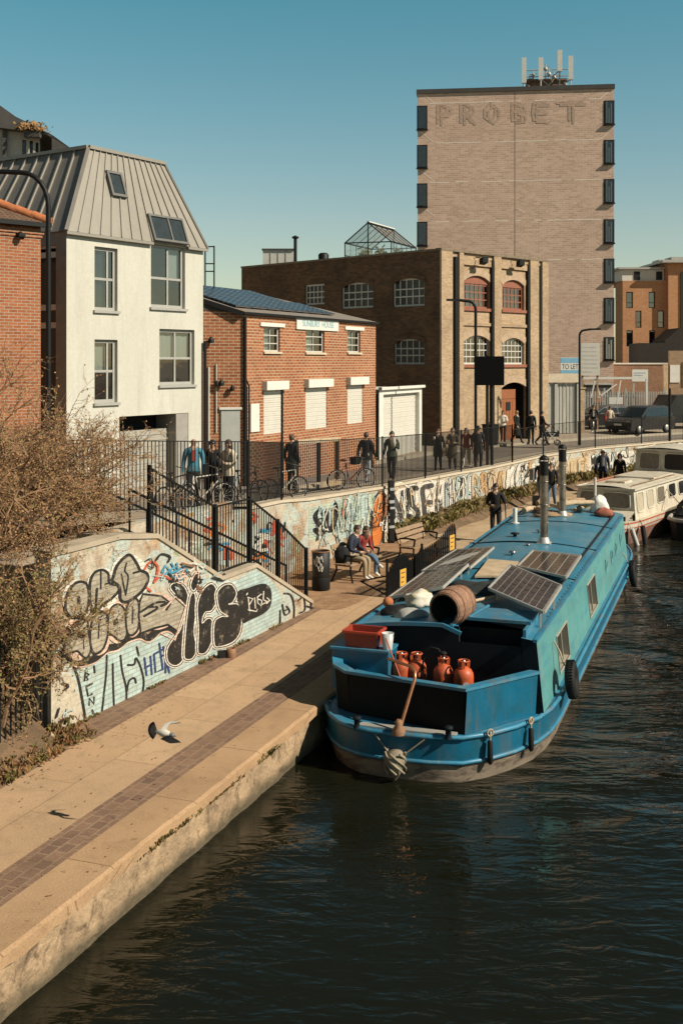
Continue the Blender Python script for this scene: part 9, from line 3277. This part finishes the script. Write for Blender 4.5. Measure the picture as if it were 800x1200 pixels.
# ------------------------------------------------------------------ pigeon in flight
def pigeon():
 p = V(((191 - HX) / FPX * 12.89, 12.89, 1.19))
 t = thing('pigeon', 'grey and white pigeon flying low over the towpath with one wing raised', 'bird', (0, 0, 0))
 white, grey, dark = flat('feather_white', (0.62, 0.58, 0.50), 0.7), flat('feather_grey', (0.15, 0.15, 0.155), 0.7), flat('feather_dark_and_shaded', (0.02, 0.02, 0.022), 0.7)
 g = MB()
 ax = V((0.93, -0.32, -0.12)).normalized()
 qm = ax.to_track_quat('Z', 'Y').to_matrix()
 g.lathe([(0.008, -0.10), (0.026, -0.07), (0.045, -0.01), (0.045, 0.04), (0.034, 0.075), (0.026, 0.095)], (0, 0, 0), 12, 0, qm)
 g.lathe([(0.026, 0.09), (0.030, 0.115), (0.024, 0.14), (0.006, 0.155)], (0, 0, 0), 12, 2, qm)
 for sd in (-1, 1):
  g.ball(ax * 0.128 + V((0.0, 0.0, 0.012)) + ax.cross(UP).normalized() * 0.024 * sd, 0.005, 6, 1)
 g.tube([ax * 0.15, ax * 0.175 - UP * 0.006], [0.006, 0.002], 6, 1)
 g.build('body', [white, dark, grey], t)
 g = MB()   # fanned tail turned towards the camera
 b0 = ax * -0.07
 sp = V((0.10, -0.10, 1.0)).normalized()
 for k in range(9):
  an = R(-58 + 14.5 * k)
  d_ = (-ax * math.cos(an) + sp * math.sin(an)).normalized()
  s_ = d_.cross(ax.cross(sp)).normalized()
  o_ = b0 + ax.cross(sp) * 0.0015 * k
  L = 0.125
  g.quad(o_ - s_ * 0.006, o_ + s_ * 0.006, o_ + d_ * L * 0.72 + s_ * 0.018, o_ + d_ * L * 0.72 - s_ * 0.018, 0)
  g.add([o_ + d_ * L * 0.72 - s_ * 0.018, o_ + d_ * L * 0.72 + s_ * 0.018, o_ + d_ * L * 0.95 + s_ * 0.017, o_ + d_ * L, o_ + d_ * L * 0.95 - s_ * 0.017], [(0, 1, 2, 3, 4)], 1)
 g.build('tail', [grey, dark], t)
 def wing(name, root, wrist, tip, chord, m0, m1, nf=8, spread=0.5):
  g = MB()
  root, wrist, tip, chord = V(root), V(wrist), V(tip), V(chord)
  th = (wrist - root).cross(chord).normalized() * 0.004
  r2, w2 = root + chord, wrist + chord * 0.85
  g.add([root, wrist, w2, r2, root + th, wrist + th, w2 + th, r2 + th], [(0, 1, 2, 3), (7, 6, 5, 4), (0, 4, 5, 1), (1, 5, 6, 2), (2, 6, 7, 3), (3, 7, 4, 0)], 0)
  for k in range(nf):
   f = k / (nf - 1)
   a = wrist.lerp(w2, f * 0.9)
   e = tip.lerp(tip * 0.55 + w2 * 0.45 + chord * spread, f)
   sd = (w2 - wrist).normalized() * 0.012
   m_ = a.lerp(e, 0.72)
   o_ = th * (0.25 * k / nf)
   g.quad(a - sd + o_, a + sd + o_, m_ + sd * 0.9 + o_, m_ - sd * 0.9 + o_, 0)
   g.add([m_ - sd * 0.9 + o_, m_ + sd * 0.9 + o_, e + o_], [(0, 1, 2)], 1)
  g.build(name, [m0, m1], t)
 wing('raised_wing', (0.035, 0.01, 0.03), (0.085, 0.06, 0.115), (0.205, 0.08, 0.085), (-0.085, -0.01, -0.035), white, dark, 7, 0.1)
 wing('lowered_wing', (0.05, -0.04, -0.005), (0.105, -0.10, -0.015), (0.235, -0.13, -0.075), (-0.075, 0.0, -0.055), dark, dark, 8, 0.3)  # lower wing's shade is put into its dark feathers
 t.location = p
pigeon()
# ------------------------------------------------------------------ shrubs and weeds
def shrub(name, label, base, h_, spread, lean, seed, leafm, n_stems=9, leaf_k=1.0, zmin=0.3):
 r = random.Random(seed)
 t = thing(name, label, 'shrub', base, 0, 'bare shrubs on the embankment')
 g, lf = MB(), MB()
 def rv(k=1.0):
  return V((r.gauss(0, k), r.gauss(0, k), r.gauss(0, k)))
 def grow(p, d, L, rad, lvl):
  k = 5 if lvl == 0 else (4 if lvl == 1 else 3)
  pts = [p]
  dd = d.normalized()
  for i in range(k):
   dd = (dd + rv(0.16 + 0.04 * lvl) + V((lean.x, lean.y, 0)) * (0.10 if lvl < 2 else 0.03) - UP * (0.05 * i if lvl else 0.03 * i)).normalized()
   pts.append(pts[-1] + dd * L / k)
  rads = [rad * (1 - 0.75 * i / k) for i in range(k + 1)]
  g.tube(pts, rads, 5 if lvl == 0 else 3, 0, cap=False, smooth=False)
  if lvl < 3:
   nb = (8, 8, 7)[lvl]
   for j in range(nb):
    f = r.uniform(0.25, 1.0) * k
    i = min(k - 1, int(f))
    q0 = pts[i].lerp(pts[i + 1], f - i)
    ax = (pts[i + 1] - pts[i]).normalized()
    nd = (ax * 0.65 + rv(0.55) + UP * 0.22).normalized()
    grow(q0, nd, L * r.uniform(0.38, 0.58), max(0.0042, rad * 0.45), lvl + 1)
  if lvl >= 2:
   m = int(r.uniform(2, 5.5) * leaf_k)
   for j in range(m):
    f = r.random() * k
    i = min(k - 1, int(f))
    q0 = pts[i].lerp(pts[i + 1], f - i) + rv(0.012)
    a = rv().normalized() * r.uniform(0.022, 0.042)
    b_ = a.orthogonal().normalized() * r.uniform(0.010, 0.019)
    lf.add([q0, q0 + a * 0.5 + b_, q0 + a, q0 + a * 0.5 - b_], [(0, 1, 2, 3)], 0 if r.random() < 0.75 else 1)
 for s_ in range(n_stems):
  an = 2 * math.pi * s_ / n_stems + r.uniform(-0.3, 0.3)
  d = V((math.cos(an) * spread, math.sin(an) * spread, 1.0)) + V((lean.x, lean.y, 0)) * 0.25
  b0 = V(base) + V((math.cos(an), math.sin(an), 0)) * r.uniform(0.05, 0.5)
  grow(b0, d, h_ * r.uniform(0.75, 1.1), 0.036, 0)
 g.build('branches', M['bark'], t)
 lf.build('leaves', [leafm, M['leaf_green'] if leafm is M['leaf_dry'] else M['leaf_dry']], t)
shrub('bare_shrub', 'tall tangle of arching brown twigs leaning over the graffiti wall', V((-6.4, 17.9, 2.0)), 2.9, 0.66, V((0.35, 0.35, 0)), 3, M['leaf_dry'], 10, 0.85)
shrub('bare_shrub', 'high bare shrub with fine twigs against the white house wall', V((-6.7, 18.6, 2.3)), 2.8, 0.6, V((0.4, 0.1, 0)), 8, M['leaf_dry'], 9, 0.8)
shrub('bare_shrub', 'low shrub with olive leaves behind the dark bar fence', V((-5.0, 15.3, 0.5)), 1.7, 0.24, V((-0.25, -0.1, 0)), 14, M['leaf_green'], 10, 1.0)
shrub('bare_shrub', 'rusty brown shrub filling the left edge of the bank', V((-6.2, 15.7, 1.4)), 2.6, 0.45, V((-0.1, 0.1, 0)), 20, M['leaf_dry'], 10, 0.95)
shrub('bare_shrub', 'brown shrub with many pale twig tips just behind the top of the graffiti wall', V((-5.4, 18.9, 2.25)), 2.2, 0.9, V((0.55, 0.1, 0)), 31, M['leaf_dry'], 10, 0.8)
def tufts(name, pts, n_, h_, mats, seed, r0=0.10, kind='stuff', origin=None):
 r = random.Random(seed)
 g = MB()
 for i in range(n_):
  a, b_, wid, zf = r.choice(pts)
  f = r.random()
  c = a.lerp(b_, f) + V((r.gauss(0, wid), r.gauss(0, wid), 0))
  hh = h_ * r.uniform(0.35, 1.15) * (0.5 + 0.9 * max(0, noise.noise(c * 1.1) + 0.3))
  m_ = r.randrange(len(mats))
  for k in range(4):
   an = r.uniform(0, 6.28)
   d_ = V((math.cos(an), math.sin(an), 0)) * r.uniform(0.2, 0.8) * hh
   s_ = V((-math.sin(an), math.cos(an), 0)) * r.uniform(0.005, 0.012)
   p0 = c + UP * zf
   p1 = p0 + d_ * 0.5 + UP * hh * 0.7
   p2 = p0 + d_ + UP * hh * r.uniform(0.6, 1.0)
   g.add([p0 - s_, p0 + s_, p1 + s_, p2, p1 - s_], [(0, 1, 2, 3, 4)], m_)
 o = g.build(name, mats, origin=origin)
 return setting(o, kind)
def vbank():
 """earth bank at the foot of the canal wall"""
 g = MB()
 pl = subdivide([V((1.45, 34.1, 0)), WALL[6], WALL[7], WALL[8], WALL[9], WALL[10], WALL[11]], 0.6)
 ns = normals(pl)
 prev = None
 for i, p in enumerate(pl):
  e = noise.noise(p * 0.7)
  w_ = 1.15 + 0.35 * e
  if i == 0: w_ = 0.5
  sec = [p + ns[i] * 0.05 + UP * (0.42 + 0.1 * e), p - ns[i] * 0.35 + UP * (0.34 + 0.1 * e), p - ns[i] * w_ * 0.7 + UP * (0.16 + 0.08 * noise.noise(p * 1.9)), p - ns[i] * w_ + UP * -0.03]
  if prev:
   for j in range(3):
    g.quad(prev[j], prev[j + 1], sec[j + 1], sec[j])
  prev = sec
 setting(g.build('verge', M['earth'], origin=(5, 42, 0)))
 segs = []
 for i in range(len(pl) - 1):
  a, b_ = pl[i] - ns[i] * 0.45, pl[i + 1] - ns[i + 1] * 0.45
  segs.append((a, b_, 0.20, 0.18))
 tufts('verge_grass', segs[:60], 4200, 0.42, [M['grass'], flat('straw_grass', (0.26, 0.18, 0.08), 0.9, 0.3), M['leaf_green']], 5, origin=(5, 42, 0))
vbank()
emb = [(q(s_, -9.25), q(s_ + 1, -9.25), 0.10, 0.03) for s_ in range(6, 14)] + [(q(s_, -9.7), q(s_ + 1, -9.7), 0.25, 0.12) for s_ in range(6, 14)]
tufts('bank_weeds', emb, 2600, 0.14, [M['leaf_green'], M['leaf_dry'], M['leaf_dry'], M['leaf_green'], M['rust']], 7, origin=q(10, -9.5))
wl = [(FW.p(t_, 0, 0.03), FW.p(t_ + 0.5, 0, 0.03), 0.03, 0.0) for t_ in (0.1, 0.3, 0.6, 2.5, 4.2, 5.5, 7.0)]
tufts('wall_foot_weeds', wl, 240, 0.10, [M['grass'], M['leaf_dry'], M['leaf_green']], 9, origin=FW.p(4, 0))
moss = [(q(s_, -6.56), q(s_ + 0.8, -6.56), 0.02, -0.17) for s_ in (11.2, 11.8, 12.4, 12.6, 13.0, 14.2)]
tufts('quay_moss', moss, 330, 0.11, [M['grass'], M['leaf_green'], M['leaf_dry']], 12, origin=q(12, -6.5, -0.2))
# fallen leaves and grit along the towpath edges
r = random.Random(77)
g = MB()
for i in range(420):
 s_, v_ = r.uniform(9, 24), r.choice([r.gauss(-9.0, 0.12), r.gauss(-9.0, 0.25), r.uniform(-9, -6.7)])
 c = q(s_, v_, 0.012)
 an = r.uniform(0, 6.28)
 d_ = V((math.cos(an), math.sin(an), r.uniform(-0.1, 0.25))) * r.uniform(0.012, 0.03)
 s2 = V((-math.sin(an), math.cos(an), 0)) * 0.010
 g.quad(c - s2, c + s2, c + s2 + d_, c - s2 + d_, r.randrange(2))
setting(g.build('fallen_leaves', [M['leaf_dry'], M['rust']], origin=q(15, -8)), 'stuff')
